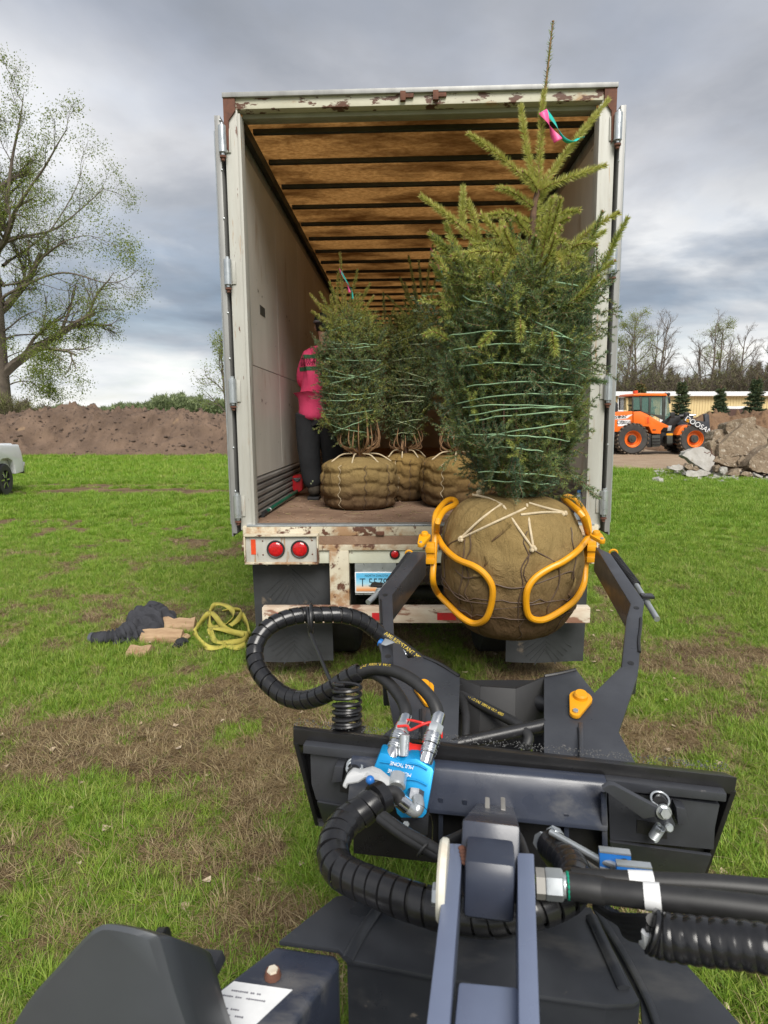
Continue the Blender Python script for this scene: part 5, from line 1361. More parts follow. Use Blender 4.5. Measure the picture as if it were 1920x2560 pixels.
for sx, poly, strip in ((1, [(1520, 1975), (1800, 2012), (1788, 2070), (1785, 2125), (1525, 2100)], [(1515, 1950), (1818, 1985), (1816, 2006), (1517, 1975)]),
                        (-1, [(775, 1885), (955, 1905), (948, 1995), (930, 2025), (790, 2000), (778, 1960)], [(757, 1862), (960, 1885), (960, 1908), (757, 1884)])):
    wing = mprism('coupler_wing', poly, -.012, .02, m_gun, ld, .003)
    mprism('wing_flange', strip, -.030, .03, m_gun, wing, .004)
    low = [(1525, 2105, -.02), (1780, 2140, -.02), (1752, 2212, .06), (1700, 2190, .05), (1530, 2160, .03)] if sx > 0 else [(792, 2005, -.02), (935, 2030, -.02), (935, 2090, .05), (810, 2062, .06)]
    mprism('wing_skirt', low, 0, .012, m_gun, wing, .002)
    hole = [(1592, 2050), (1668, 2062), (1668, 2098), (1592, 2082)] if sx > 0 else [(850, 1962), (880, 1966), (880, 1985), (850, 1980)]
    mprism('lock_window', hole, -.0145, .002, m_black, wing, 0)
    cx0 = (1644, 2030) if sx > 0 else (880, 1918)
    if sx > 0:
        lev = MB(); lev.prism([LM(1505, 1973, -.13), LM(1520, 1962, -.125), LM(1536, 1964, -.125), LM(1646, 2022, -.09), LM(1640, 2042, -.09), LM(1609, 2048, -.095)], (0, .012, .004)); lv = lev.build('lock_lever', m_gun, ld, .002)
        mprism('lever_link', [(1632, 2030), (1655, 2018), (1678, 2040), (1690, 2066), (1670, 2078), (1652, 2062)], -.085, .014, m_gun, lv, .003)
        c = LM(1659, 2030, -.092); MB().hexnut(c, (.1, -1, .3), .014, .016).build('bolt', m_chrome, lv); MB().cyl(c + Vector((0, .004, 0)), c + Vector((0, -.004, .001)), .019, 16).build('washer', m_zinc, lv)
        c = LM(1669, 2066, -.088); MB().lathe([(.011, 0), (.011, .012), (.008, .016)], c, (.1, -1, .3), 14).build('pin_head', m_zinc, lv)
        spring(lv, LM(1652, 2066, -.05), LM(1633, 2095, -.04), .012, .0028, 8, m_zinc)
        MB().torus(LM(1650, 1998, -.06), (0, -.45, 1), .022, .003).build('spring_ring', m_zinc, lv); MB().cyl(LM(1650, 1994, -.02), LM(1650, 2010, -.075), .019, 14).build('lock_pin', m_blk, lv)
        mprism('stop_block', [(1690, 2018), (1714, 2022), (1722, 2062), (1695, 2064)], -.05, .04, m_gun, wing, .003)
    else:
        lk = MB().cyl(LM(887, 1912, .0), LM(884, 1935, -.08), .019, 14).build('lock_pin', m_blk, wing); MB().torus(LM(887, 1912, -.05), (0, -.45, 1), .022, .003).build('spring_ring', m_zinc, lk); MB().torus(LM(886, 1920, -.06), (0, -.45, 1), .022, .003).build('spring_ring', m_zinc, lk)
        mprism('stop_block', [(837, 1915), (858, 1918), (855, 1955), (828, 1958)], -.05, .04, m_gun, wing, .003)
# ---- blue multi-coupler block with its fittings
fp = [(949, 1882, -.115), (966, 1884, -.117), (985, 1897, -.121), (1003, 1903, -.123), (1022, 1896, -.121), (1042, 1897, -.121), (1060, 1908, -.126), (1080, 1920, -.131), (1085, 1930, -.135), (1078, 1972, -.155), (1066, 2036, -.185), (1056, 2046, -.19), (1002, 2046, -.19), (992, 2036, -.185), (985, 2010, -.175), (962, 1962, -.15), (930, 1930, -.135)]
blk = mprism('multi_coupler', fp, 0, .05, m_cblue, ld, .006)
for ys in ((1918, .0), (1958, .0)):
    pts = [(950, ys[0] - 14), (975, ys[0] - 10), (1000, ys[0] - 4), (1020, ys[0] - 10), (1045, ys[0] - 6), (1068, ys[0] + 6)]
    MB().tube(smooth_path([LM(x, y, -.137 - (y - 1918) * .00048) for x, y in pts], 5), .0022, 6).build('moulded_ridge', m_cblue, blk)
nrm = Vector((0, -.9, .42))
for cx0, cy0 in ((1006, 1912), (1000, 1931)):
    c = LM(cx0, cy0, -.132 - (cy0 - 1912) * .0005) + Vector((0, -.004, .001))
    lettering('MULTIONE', .0135, basis(c, (-1, 0, .12), (0, -.42, -.9)), m_ctop, blk, .0004, sx=.95, shear=.2)
for nm, a_, b_ in (('a', (980, 1890, -.10), (1015, 1796, .0)), ('b', (1065, 1902, -.11), (1096, 1790, -.01))):
    A2, B2 = LM(*a_), LM(*b_); d = (B2 - A2).normalized(); Lh = (B2 - A2).length
    ft = MB().lathe([(.017, -.01), (.019, .0), (.019, Lh * .14), (.021, Lh * .16), (.021, Lh * .34), (.0235, Lh * .36), (.0235, Lh * .56), (.021, Lh * .58), (.021, Lh * .60)], A2, d, 22).build('quick_coupling', m_chrome, blk)
    MB().hexnut(A2 + d * Lh * .60, d, .0225, Lh * .20).build('hex_nut', m_zinc, ft); MB().lathe([(.0185, 0), (.0185, Lh * .22), (.0175, Lh * .26)], A2 + d * Lh * .80, d, 18).build('ferrule', m_chrome, ft)
    for k in (.2, .25, .42, .48): MB().torus(A2 + d * Lh * k, d, .0215 + (.002 if k > .4 else 0), .0012, 22, 5).build('ring', m_zinc, ft)
tie = [(1015, 292, .0), (1040, 262, .0), (1090, 258, -.02), (1180, 278, -.045), (1240, 300, -.03), (1300, 330, -.045), (1306, 375, -.05)]
mtube('red_tie', [(*N9(x, y), f - .0) for x, y, f in tie], .0036, m_redp, blk, 7)
mtube('red_tie', [(*N9(x, y), f) for x, y, f in [(1020, 300, -.045), (1085, 298, -.05), (1100, 325, -.05), (1180, 290, -.05), (1240, 275, -.04), (1300, 300, -.03)]], .0036, m_redp, blk, 7)
mprism('dust_cap', [(*N9(1068, 410), -.06), (*N9(1115, 432), -.06), (*N9(1178, 438), -.06), (*N9(1165, 520), -.10), (*N9(1120, 520), -.10)], 0, .018, m_redp, blk, .006)
c = LM(*N9(1060, 490), -.10); MB().cyl(c, c + Vector((0, .02, .05)), .014, 14).build('port', m_zinc, blk)
# locking lever, knob
m_cast = pm('grey_cast_lever', (0.42, 0.43, 0.44), (0.36, 0.37, 0.38), 10, .5)
lv = mprism('clamp_lever', [(*N9(660, 690), -.21), (*N9(690, 620), -.20), (*N9(725, 588), -.19), (*N9(775, 600), -.19), (*N9(850, 580), -.19), (*N9(905, 602), -.19), (*N9(960, 650), -.19), (*N9(1010, 672), -.18), (*N9(990, 722), -.19), (*N9(940, 700), -.20), (*N9(890, 655), -.21), (*N9(815, 640), -.21), (*N9(770, 668), -.21), (*N9(700, 680), -.21), (*N9(690, 712), -.21)], 0, .02, m_cast, blk, .005)
MB().sphere(LM(*N9(843, 648), -.225), .0115).build('knob', m_bblue, lv)
c = LM(*N9(1015, 690), -.19); MB().lathe([(.023, 0), (.023, .03), (.019, .034)], c + Vector((0, .03, .01)), (0, -1, -.35), 20).build('port_collar', m_zinc, blk)
c = LM(*N9(1140, 715), -.17); d = Vector((-.05, -.75, -.65)).normalized()
MB().lathe([(.022, 0), (.022, .028)], c, d, 6).build('hex_nut', m_chrome, blk); MB().lathe([(.020, .028), (.020, .05)], c, d, 6).build('hex_nut', m_zinc, blk)
elb = mtube('elbow', [(*N9(1150, 770), -.21), (*N9(1155, 820), -.235), (*N9(1130, 850), -.245), (*N9(1070, 810), -.25)], .0155, m_zinc, blk, 14)
mtube('ferrule', [(*N9(1085, 820), -.25), (*N9(1030, 775), -.252)], .0185, m_chrome, blk, 18, 3)
mtube('hose', [(*N9(1045, 785), -.252), (*N9(1010, 735), -.25), (*N9(960, 730), -.26), (*N9(900, 760), -.28), (*N9(860, 790), -.30)], .0165, m_hose, blk, 14)
MB().tube(smooth_path([LM(*N9(1140, 795), -.262), LM(*N9(1200, 830), -.255), LM(*N9(1245, 910), -.24), LM(*N9(1245, 1040), -.2)], 6), .0009, 5).build('tie_wire', m_chrome, blk)
mprism('coupler_bracket', [(*N9(1040, 905), -.16), (*N9(1190, 900), -.16), (*N9(1225, 850), -.16), (*N9(1215, 1010), -.14), (*N9(1080, 1000), -.14)], 0, .02, m_gun, ld, .004)
c = LM(*N9(1078, 932), -.17); MB().hexnut(c, (0, -1, .5), .009, .008).build('bolt', m_zinc, ld)
# ---- big wrapped hose bundle swinging under the boom
big_path = [(940, 2000, -.28), (905, 2028, -.31), (868, 2052, -.34), (842, 2088, -.39), (833, 2132, -.44), (848, 2172, -.48), (885, 2196, -.51), (936, 2217, -.535), (995, 2242, -.56), (1050, 2260, -.575), (1122, 2280, -.585), (1227, 2292, -.59), (1312, 2276, -.585), (1372, 2258, -.565), (1420, 2232, -.53), (1437, 2200, -.48), (1424, 2163, -.41), (1393, 2130, -.34), (1376, 2106, -.30)]
bg_ = spiral_guard([LM(*p) for p in big_path], .0365, .030, ld, 'hose_guard', .93, thick=.005, n=30)
mtube('guard_collar', [(958, 1992, -.265), (938, 2003, -.285)], .0400, m_spiral, bg_, 22, 3)
for r_, a_ in ((.012, 0), (.012, .028)):
    mtube('hose', [(950 + a_ * 300, 2046 - a_ * 200, -.36), (1000 + a_ * 300, 2083 - a_ * 250, -.41), (1050 + a_ * 300, 2113 - a_ * 300, -.45), (1100 + a_ * 200, 2140 - a_ * 250, -.48)], r_, m_hose, ld)
c = LM(1062, 2122, -.46); MB().torus(c, (1, -.6, -.6), .020, .003).build('cable_tie', m_black, ld)
mtube('hose', [(1113, 2108, -.46), (1150, 2092, -.42), (1182, 2072, -.36), (1195, 2048, -.30)], .0125, m_hose, ld)
mtube('hose', [(1284, 2075, -.34), (1300, 2100, -.38), (1318, 2150, -.46)], .010, m_hose, ld)
# ---- boom: two side bars, pivot block, cylinder
ZB = 1.275
def bar_(tl_, tr_, br__, bl__, name='boom_bar'):
    P = [LZ(*tl_, ZB), LZ(*tr_, ZB), LZ(*br__, ZB), LZ(*bl__, ZB)]
    P[2] = P[2] + (P[2] - P[1]).normalized() * .30; P[3] = P[3] + (P[3] - P[0]).normalized() * .30
    return MB().prism(P, (0, 0, -.10)).build(name, m_lightbar, ld, .003)
bL = bar_((1120, 2107), (1158, 2109), (1124, 2560), (1066, 2560)); bR = bar_((1293, 2131), (1335, 2133), (1350, 2560), (1297, 2560))
P = [LZ(1146, 2452, 1.245), LZ(1296, 2466, 1.245), LZ(1296, 2600, 1.245), LZ(1120, 2600, 1.245)]
P[2] += Vector((0, -.2, 0)); P[3] += Vector((0, -.2, 0))
MB().prism(P, (0, 0, -.05)).build('boom_brace', m_lightbar, ld, .006)
ff, fb = LZ(1225, 2178, 1.29).y, LZ(1225, 2105, 1.29).y; x0, x1 = LM(1162, 2178, ff).x, LM(1288, 2178, ff).x; zb_ = LM(1225, 2312, ff).z
MB().prism([(x0, fb, 1.30), (x0, ff + .012, 1.295), (x0, ff - .004, 1.27), (x0, ff - .012, zb_ + .02), (x0, ff + .01, zb_), (x0, fb, zb_)], (x1 - x0, 0, 0)).build('boom_pivot', m_navy, ld, .008)
c0 = LZ(1226, 2104, 1.285); c1 = LM(1236, 2052, -.27)
cyl = MB().lathe([(.030, 0), (.030, (c1 - c0).length * .72), (.027, (c1 - c0).length * .74), (.027, (c1 - c0).length)], c0 + Vector((0, -.02, -.025)), c1 - c0, 20).build('tilt_cylinder', m_worn, ld)
MB().sphere(LM(1232, 2085, c0.y + .03) + Vector((0, 0, .004)), .008, 10, 7).build('grease_nipple', m_cast, cyl)
for dx in (-18, 22): mprism('cylinder_clevis', [(1236 + dx - 6, 2022, -.26), (1236 + dx + 6, 2024, -.26), (1236 + dx + 8, 2060, -.28), (1236 + dx - 4, 2058, -.28)], 0, .05, m_worn, cyl, .002)
mprism('clevis_pin', [(1182, 2040, -.27), (1278, 2050, -.27), (1278, 2062, -.27), (1182, 2052, -.27)], 0, .02, m_cast, cyl, .004)
pl_ = LM(1108, 2202, bL.data.vertices[0].co.y - .02)
dsc = MB().lathe([(.060, 0), (.062, .004), (.062, .010), (.058, .014)], LM(1118, 2200, ff - .005), (-1, 0, 0), 28).build('wear_washer', pm('pale_nylon', (0.62, 0.60, 0.52), (0.45, 0.32, 0.2), 8, .6, lo=.5, hi=.7), ld)
c = LM(1090, 2237, ff - .01); MB().hexnut(c + Vector((.012, 0, 0)), (-1, 0, 0), .018, .018).build('bolt', m_zinc, dsc); MB().cyl(c + Vector((.03, 0, 0)), c + Vector((.01, 0, 0)), .024, 18).build('washer', m_cast, dsc)
ba, bb_ = Vector(((x0 + x1) / 2, ff + .06, zb_ + .07)), Vector(((x0 + x1) / 2 + .02, -.03, .88)); MB().bar(ba, bb_, .10, .12).build('boom_arm', m_navy, ld, .008)
# weld scar where the bar meets the pivot
for k in range(5): MB().sphere(LZ(1155 + k * 2, 2120 + k * 9, ZB + .002), .007, 7, 5, (1, 1, .4)).build('weld_bead', m_rustw, bL)
# ---- fittings and hoses on the right
c = LM(1340, 2208, -.61); d = (LM(1420, 2214, -.61) - c).normalized(); Lh = (LM(1420, 2214, -.61) - c).length
f1 = MB().lathe([(.026, 0), (.026, Lh * .28)], c, d, 6).build('hex_nut', m_worn, ld); MB().lathe([(.026, Lh * .30), (.027, Lh * .36), (.027, Lh * .80), (.024, Lh * .85)], c, d, 6).build('hex_nut', m_zinc, f1); MB().lathe([(.021, Lh * .85), (.021, Lh * 1.0)], c, d, 18).build('collar', m_zinc, f1); MB().torus(c + d * Lh * 1.0, d, .0205, .0035, 22, 7).build('green_ring', pm('green_seal', (0.0, 0.28, 0.17), None, 10, .4), f1)
hz1 = mtube('hose', [(1418, 2214, -.61), (1500, 2226, -.62), (1600, 2238, -.635), (1750, 2254, -.65), (1920, 2275, -.665), (2100, 2300, -.68)], .0215, m_hose, ld, 16)
mtube('hose_sleeve', [(1420, 2214, -.61), (1470, 2221, -.616), (1512, 2228, -.62)], .0232, m_hose, hz1, 16)
def band(pts, r, t0, t1, par):
    pth = smooth_path([LM(*p) for p in pts], 24); n = len(pth)
    MB().tube(pth[int(n * t0):int(n * t1) + 1], r, 20).build('label_band', m_ctop, par)
band([(1418, 2214, -.61), (1500, 2226, -.62), (1600, 2238, -.635), (1750, 2254, -.65), (1920, 2275, -.665), (2100, 2300, -.68)], .0226, .415, .478, hz1)
hz2 = mtube('hose', [(1430, 2196, -.56), (1520, 2200, -.565), (1640, 2206, -.57), (1780, 2212, -.575), (1920, 2224, -.58), (2080, 2240, -.59)], .0180, m_hose, ld, 14)
band([(1430, 2196, -.56), (1520, 2200, -.565), (1640, 2206, -.57), (1780, 2212, -.575), (1920, 2224, -.58), (2080, 2240, -.59)], .0190, .295, .39, hz2)
cor = smooth_path([LM(*p) for p in [(1624, 2325, -.70), (1660, 2340, -.705), (1750, 2352, -.72), (1850, 2362, -.735), (1960, 2378, -.75), (2100, 2400, -.77)]], 12)
rads = [.0335 + .0022 * abs(math.sin(i * PI / 4)) for i in range(len(cor))]; rads[0] = .026
MB().tube(cor, rads, 22).build('ribbed_sleeve', m_spiral, ld)
mtube('loom_strap', [(1612, 2350, -.67), (1625, 2362, -.70), (1622, 2330, -.70)], .012, m_ctop, ld, 10)
for k in range(4): mtube('hose', [(1490 + k * 16, 2262 + k * 8, -.52), (1530 + k * 10, 2290 + k * 6, -.56), (1570, 2298 + k * 12, -.62), (1630, 2300 + k * 16, -.70)], .010, m_hose, ld, 10)
# zinc pipes and blue clamp blocks
for k, (p0, p1) in enumerate((((1376, 2080), (1500, 2150)), ((1392, 2088), (1520, 2160)), ((1440, 2140), (1500, 2182)), ((1450, 2160), (1510, 2198)))):
    pp = MB().tube([LM(*p0, -.34), LM(*p1, -.42), LM(p1[0] + 60, p1[1] + 22, -.45)], .0068, 10).build('steel_pipe', m_zinc, ld)
for x, y in ((1345, 2100), (1375, 2085)): MB().hexnut(LM(x, y, -.31), (.8, .3, -.5), .020, .026).build('hex_nut', m_zinc, ld)
for (xa, ya, xb, yb, f) in ((1499, 2132, 1578, 2168, -.43), (1542, 2166, 1631, 2206, -.47), (1500, 2172, 1540, 2206, -.43)):
    b1 = mprism('clamp_block', [(xa, ya), (xb, ya + 9), (xb, yb + 9), (xa, yb)], f, .016, m_bblue, ld, .002)
    mprism('clamp_plate', [(xa, ya - 5), (xb, ya + 4), (xb, ya + 9), (xa, ya)], f - .001, .017, m_zinc, b1, .0008)
    c = LM((xa + xb) / 2, ya + 4, f + .008) + Vector((0, 0, .001)); MB().hexnut(c, (0, 0, 1), .008, .007).build('bolt', m_zinc, b1)
    c = LM(xb - 18, (ya + yb) / 2 + 8, f); MB().cyl(c + Vector((0, -.0015, 0)), c + Vector((0, .01, 0)), .011, 16).build('pipe_hole', m_black, b1)
# ---- deck covers, side box with its warning label, plastic pod
ZD = .955
deck = [(696, 2352), (839, 2240), (1000, 2215), (1300, 2235), (1478, 2268), (1548, 2400), (1600, 2500), (1585, 2510), (1515, 2512), (1345, 2488), (1082, 2440), (940, 2412), (868, 2400), (845, 2372)]
dk = zprism('deck_cover', deck, ZD, .012, m_dusty, ld, .004)
for seg in ([(868, 2398), (905, 2330), (945, 2270), (960, 2235)], [(1560, 2470), (1520, 2380), (1478, 2290)]):
    MB().tube(smooth_path([LZ(*p, ZD + .004) for p in seg], 6), .012, 10, flat=.5).build('deck_crease', m_dusty, dk)
fr_ = [LZ(*p, ZD - .012) for p in ((868, 2402), (940, 2414), (1082, 2442), (1345, 2490), (1515, 2514), (1600, 2508))]
mb = MB()
for a_, b_ in zip(fr_, fr_[1:]): mb.prism([a_, b_, b_ + Vector((0, .02, -.40)), a_ + Vector((0, .02, -.40))], (0, .01, 0))
mb.build('deck_front', m_dusty, ld)
side = [LZ(*p, ZD - .02) for p in ((690, 2362), (838, 2384), (852, 2404), (735, 2560), (430, 2560))]
ext = [side[0], side[1], side[2], side[3] + (side[3] - side[2]).normalized() * .25, side[4] + (side[4] - side[0]).normalized() * .25]
sbx = MB().prism(ext, (0, 0, -.40)).build('side_box', m_navy, ld, .012, seg=3)
lab = [LZ(*p, ZD - .0185) for p in ((585, 2453), (731, 2474), (640, 2560), (446, 2560))]
lab[2] += (lab[2] - lab[1]).normalized() * .12; lab[3] += (lab[3] - lab[0]).normalized() * .12
lb = MB().prism(lab, (0, 0, -.0012)).build('warning_label', m_ctop, sbx, 0, 0)
m_print = pm('grey_print', (0.20, 0.20, 0.23), None, 10, .6)
e0 = (lab[0] - lab[3]).normalized(); ew = (lab[1] - lab[0]).normalized()
ruled = MB()
for k in range(12):
    if k in (2, 5, 8): continue
    o0 = lab[0].lerp(lab[3], .10 + k * .062) + Vector((0, 0, .0006)); wl = (lab[1] - lab[0]).length * (.72 if k % 3 else .55)
    n_ = int(wl / .0042); rr2 = random.Random(k); x_ = .012
    for j in range(n_):
        if rr2.random() < .82: ruled.bar(o0 + ew * (x_ + j * .0042), o0 + ew * (x_ + j * .0042 + .0034), .0032 * rr2.uniform(.7, 1.1), .0004)
ruled.build('printed_lines', m_print, lb, 0, 0)
c = LZ(682, 2440, ZD - .018); bt = MB().hexnut(c, (0, 0, 1), .011, .016).build('bolt', MATS['pale_nylon'], sbx); MB().lathe([(.017, 0), (.014, .012)], c, (0, 0, 1), 10).build('mud_collar', m_rustw, bt)
fender = [(1480, 2262), (1560, 2300), (1640, 2342), (1718, 2412), (1790, 2490), (1862, 2572), (1720, 2620), (1606, 2572), (1600, 2500), (1548, 2400)]
zprism('fender', fender, .90, .012, m_dusty, ld, .004)
MB().tube(smooth_path([LZ(*p, .912) for p in ((1490, 2275), (1560, 2385), (1620, 2500), (1650, 2580))], 6), .008, 8, flat=.6).build('fender_rib', m_dusty, ld)
pod = MB(); nP = 26
out_l = smooth_path([Vector((x, y, 0)) for x, y in ((-30, 2640), (15, 2560), (62, 2488), (130, 2412), (205, 2330), (240, 2304), (270, 2299), (330, 2309), (385, 2325), (402, 2340), (420, 2400), (442, 2480), (472, 2570), (500, 2660))], 3)
PF = -.98
front = [LM(p.x, p.y, PF) for p in out_l]; cen = sum(front, Vector()) / len(front)
rows = []
for k, (sc_, dy) in enumerate(((.80, .0), (.93, .006), (.985, .02), (1.0, .04), (1.0, .12), (.97, .15), (.80, .17))):
    rows.append([cen + (p - cen) * sc_ + Vector((0, dy, -dy * 1.12)) for p in front])
n_ = len(front); vs = [p for r_ in rows for p in r_]; fs = []
for j in range(len(rows) - 1):
    for i in range(n_): fs.append((j * n_ + i, j * n_ + (i + 1) % n_, (j + 1) * n_ + (i + 1) % n_, (j + 1) * n_ + i))
fs += [tuple(range(n_))[::-1], tuple((len(rows) - 1) * n_ + i for i in range(n_))]
pod.add(vs, fs); pd = pod.build('control_pod', pm('satin_grey_plastic', (0.058, 0.064, 0.072), (0.048, 0.053, 0.060), 3, .34, .03, 200, rvar=.06, dist=.001), ld, 0, 50)
c = LM(418, 2410, PF + .07); MB().lathe([(.045, 0), (.045, .012), (.035, .016)], c + Vector((-.02, 0, 0)), (1, .2, 0), 26).build('side_knob', m_black, pd)
mprism('pod_foot', [(445, 2470), (505, 2476), (516, 2500), (470, 2545), (460, 2540)], PF + .12, .08, m_dusty, pd, .008)
# ---- chassis and wheels beneath
MB().span((-.36, -1.9, .32), (.36, -.72, .52)).build('chassis', m_navy, ld, .02)
for sx in (-1, 1):
    for yy in (-.95, -1.75):
        wh = MB().lathe([(.13, -.09), (.27, -.10), (.31, -.07), (.31, .07), (.27, .10), (.13, .09)], (sx * .52, yy, .31), (1, 0, 0), 26).build('tyre', m_rubber, ld)
        MB().lathe([(.05, -.04), (.14, -.06), (.14, .07), (.05, .04)], (sx * .52, yy, .31), (sx, 0, 0), 18).build('wheel_rim', m_navy, wh)
MB().span((-.25, -1.6, .5), (.25, -.8, .74)).build('engine_cover', m_dusty, ld, .03)
# ================================================================== the wheel loader in the yard
YL = 32.1; LS = YL / F
def W1(x, y): return (1530 + x / 6.144, 960 + y / 6.144)
LO = at(1583, 1137, YL); LMx = Matrix.Translation((LO.x, YL, 0))
wl = thing('wheel_loader', 'orange wheel loader with black boom parked beyond the grass', 'wheel loader', LMx)
def WL(x, y, d=0.0):
    """crop pixel -> loader-local (x, z) on its near side, d metres further back"""
    p = at(*W1(x, y), YL); return Vector((p.x - LO.x, d, p.z))
m_or = pm('orange_paint', (0.80, 0.155, 0.012), (0.74, 0.14, 0.012), 2, .38, spots=((0.45, 0.20, 0.08), 5, .70, .06))
m_tyre = pm('dusty_tyre', (0.055, 0.05, 0.045), (0.03, 0.029, 0.028), 3, .8, .3, 20)
m_tread = pm('muddy_tread', (0.19, 0.14, 0.095), (0.10, 0.078, 0.058), 4, .9, .3, 20)
m_glass = glassy('cab_glass', (0.10, 0.19, 0.16), .05, .55)
WT = 2.3
def wp(name, pts, y0, th, mat, par=wl, bev=.02): return MB().prism([WL(x, y, y0) for x, y in pts], (0, th, 0)).build(name, mat, par, bev)
for cx0 in (318, 1275):
    c = WL(cx0, 905); R_ = (WL(555, 900) - WL(70, 900)).x / 2; c.z = R_
    for yb in (0.0, WT - .55):
        prof = [(R_ * .50, .02), (R_ * .56, 0), (R_ * .88, -.02), (R_ * .97, .05), (R_ * .975, .45), (R_ * .88, .53), (R_ * .50, .50)]
        ty = MB().lathe(prof, c + Vector((0, yb, 0)), (0, 1, 0), 44, close=True).build('tyre', m_tyre, wl)
        tdm = MB()
        for k in range(24):
            a = 2 * PI * k / 24
            for sgn, yo in ((1, .10), (-1, .38)):
                d = Vector((math.cos(a + (0 if sgn > 0 else .13)), 0, math.sin(a + (0 if sgn > 0 else .13))))
                t_ = Vector((-d.z, 0, d.x)); tdm.bar(c + d * R_ * .985 + Vector((0, yb + yo - .15, 0)), c + d * R_ * .985 + t_ * .07 * sgn + Vector((0, yb + yo + .11, 0)), .075, .05, d)
        tdm.build('tread_lugs', m_tread, ty)
        rm = MB().lathe([(R_ * .47, .10), (R_ * .50, .0), (R_ * .53, -.02), (R_ * .53, .05), (R_ * .42, .12), (R_ * .40, .20), (R_ * .2, .20)], c + Vector((0, yb, 0)), (0, 1, 0), 32, caps=False).build('rim', m_or, ty)
        MB().lathe([(R_ * .26, .20), (R_ * .25, .06), (R_ * .21, .03), (R_ * .11, .03), (R_ * .10, .0)], c + Vector((0, yb, 0)), (0, 1, 0), 20).build('hub', m_darksteel, rm)
MB().span((WL(250, 0).x, .5, .55), (WL(1400, 0).x, WT - .5, 1.1)).build('frame', m_black, wl, .04)
wp('engine_hood', [(-60, 430), (60, 430), (330, 418), (335, 640), (330, 735), (-60, 735)], .12, WT - .24, m_or)
wp('counterweight', [(-70, 735), (110, 735), (60, 840), (-70, 840)], .2, WT - .4, m_black)
wp('side_cover', [(335, 425), (440, 420), (540, 460), (700, 560), (870, 640), (880, 668), (800, 668), (755, 720), (755, 765), (620, 760), (575, 655), (470, 650), (440, 610), (335, 605)], .04, WT - .08, m_or)
wp('vent_grille', [(512, 490), (596, 490), (596, 612), (512, 612)], .025, .02, m_or, wl, .01)
for k in range(7): wp('louvre', [(538, 512 + k * 14), (572, 512 + k * 14), (572, 518 + k * 14), (538, 518 + k * 14)], .012, .02, m_orange_tape, wl, 0)
wp('door_handle', [(628, 697), (678, 697), (678, 712), (628, 712)], .02, .03, m_black, wl, .004)
# cab
cab = wp('cab_frame', [(440, 190), (480, 190), (480, 415), (455, 415)], .15, .08, m_darksteel)
for pts in ([(585, 185), (625, 185), (608, 455), (580, 445)], [(795, 185), (845, 185), (835, 560), (790, 540)], [(330, 195), (350, 195), (345, 400), (330, 395)], [(440, 180), (850, 180), (850, 195), (440, 195)], [(480, 410), (610, 455), (620, 478), (470, 425)], [(610, 460), (800, 480), (800, 552), (700, 500)]):
    wp('cab_post', pts, .14, .09, m_darksteel, cab, .01)
    wp('cab_post', pts, WT - .35, .09, m_darksteel, cab, .01)
for pts in ([(352, 195), (442, 195), (452, 395), (345, 398)], [(482, 195), (586, 195), (581, 440), (482, 412)], [(626, 190), (798, 190), (790, 482), (612, 456)], [(846, 190), (880, 200), (920, 480), (838, 555)]):
    wp('window', pts, .17, .02, m_glass, cab, 0); wp('window', pts, WT - .33, .02, m_glass, cab, 0)
wp('seat', [(640, 300), (690, 290), (700, 420), (770, 430), (770, 470), (640, 460)], .8, .5, m_black, cab, .03)
MB().torus(WL(762, 375, 1.0), (-.6, 0, .8), .17, .02, 20, 6).build('steering_wheel', m_black, cab)
wp('cab_roof', [(330, 180), (345, 152), (450, 138), (830, 140), (862, 160), (860, 182)], .08, WT - .32, m_or, wl, .04)
MB().cyl(WL(418, 138, .5), WL(418, 96, .5), .12, 12).build('beacon', m_orange_tape, wl)
for k in range(2): MB().sphere(WL(862 + k * 48, 155, .3), .09, 8, 6).build('work_lamp', m_black, wl)
wp('mirror', [(845, 200), (880, 200), (888, 300), (860, 305)], -.12, .06, m_black, wl, .015)
MB().tube([WL(72, 215, .6), WL(95, 280, .6), WL(125, 310, .6), WL(125, 420, .6)], [.10, .12], 12).build('exhaust', m_darksteel, wl)
MB().box(WL(72, 365, .4), (.25, .3, .5)).build('air_cleaner', m_black, wl, .03)
# front frame, boom, fender
wp('front_tower', [(1000, 490), (1150, 490), (1170, 560), (1080, 640), (1000, 745), (830, 745), (830, 640), (905, 640), (985, 560)], .75, .8, m_black, wl, .03)
wp('articulation', [(760, 760), (1010, 760), (1010, 950), (760, 950)], .55, 1.2, m_black, wl, .03)
for yb in (-.06, WT - .70):
    wp('boom', [(1130, 505), (1185, 540), (1420, 580), (1410, 470), (1440, 452), (1482, 470), (1500, 690), (1540, 790), (1525, 850), (1480, 735), (1330, 680), (1180, 605), (1105, 570)], yb, .16, m_gun, wl, .015)
wp('bucket', [(1480, 800), (1560, 780), (1700, 820), (1740, 1060), (1560, 1060), (1500, 900)], -.2, WT + .4, m_black, wl, .03)
wp('fender', [(1290, 625), (1300, 655), (1190, 660), (1130, 690), (1075, 785), (990, 785), (1060, 665), (1110, 635), (1180, 622)], .02, .55, m_or, wl, .02)
wp('rear_step', [(620, 790), (745, 785), (750, 960), (625, 970)], .05, .35, m_darksteel, wl, .02)
for k in range(3): wp('step_tread', [(630, 830 + k * 45), (742, 828 + k * 45), (742, 838 + k * 45), (630, 840 + k * 45)], .0, .06, m_black, wl, 0)
wp('front_step', [(858, 795), (945, 790), (945, 915), (858, 920)], .1, .35, m_darksteel, wl, .02)
wp('caution_label', [(848, 760), (945, 758), (945, 790), (848, 790)], .085, .01, m_yel, wl, 0)
wp('fuel_tank', [(540, 760), (625, 770), (625, 975), (540, 975)], .12, .5, m_black, wl, .03)
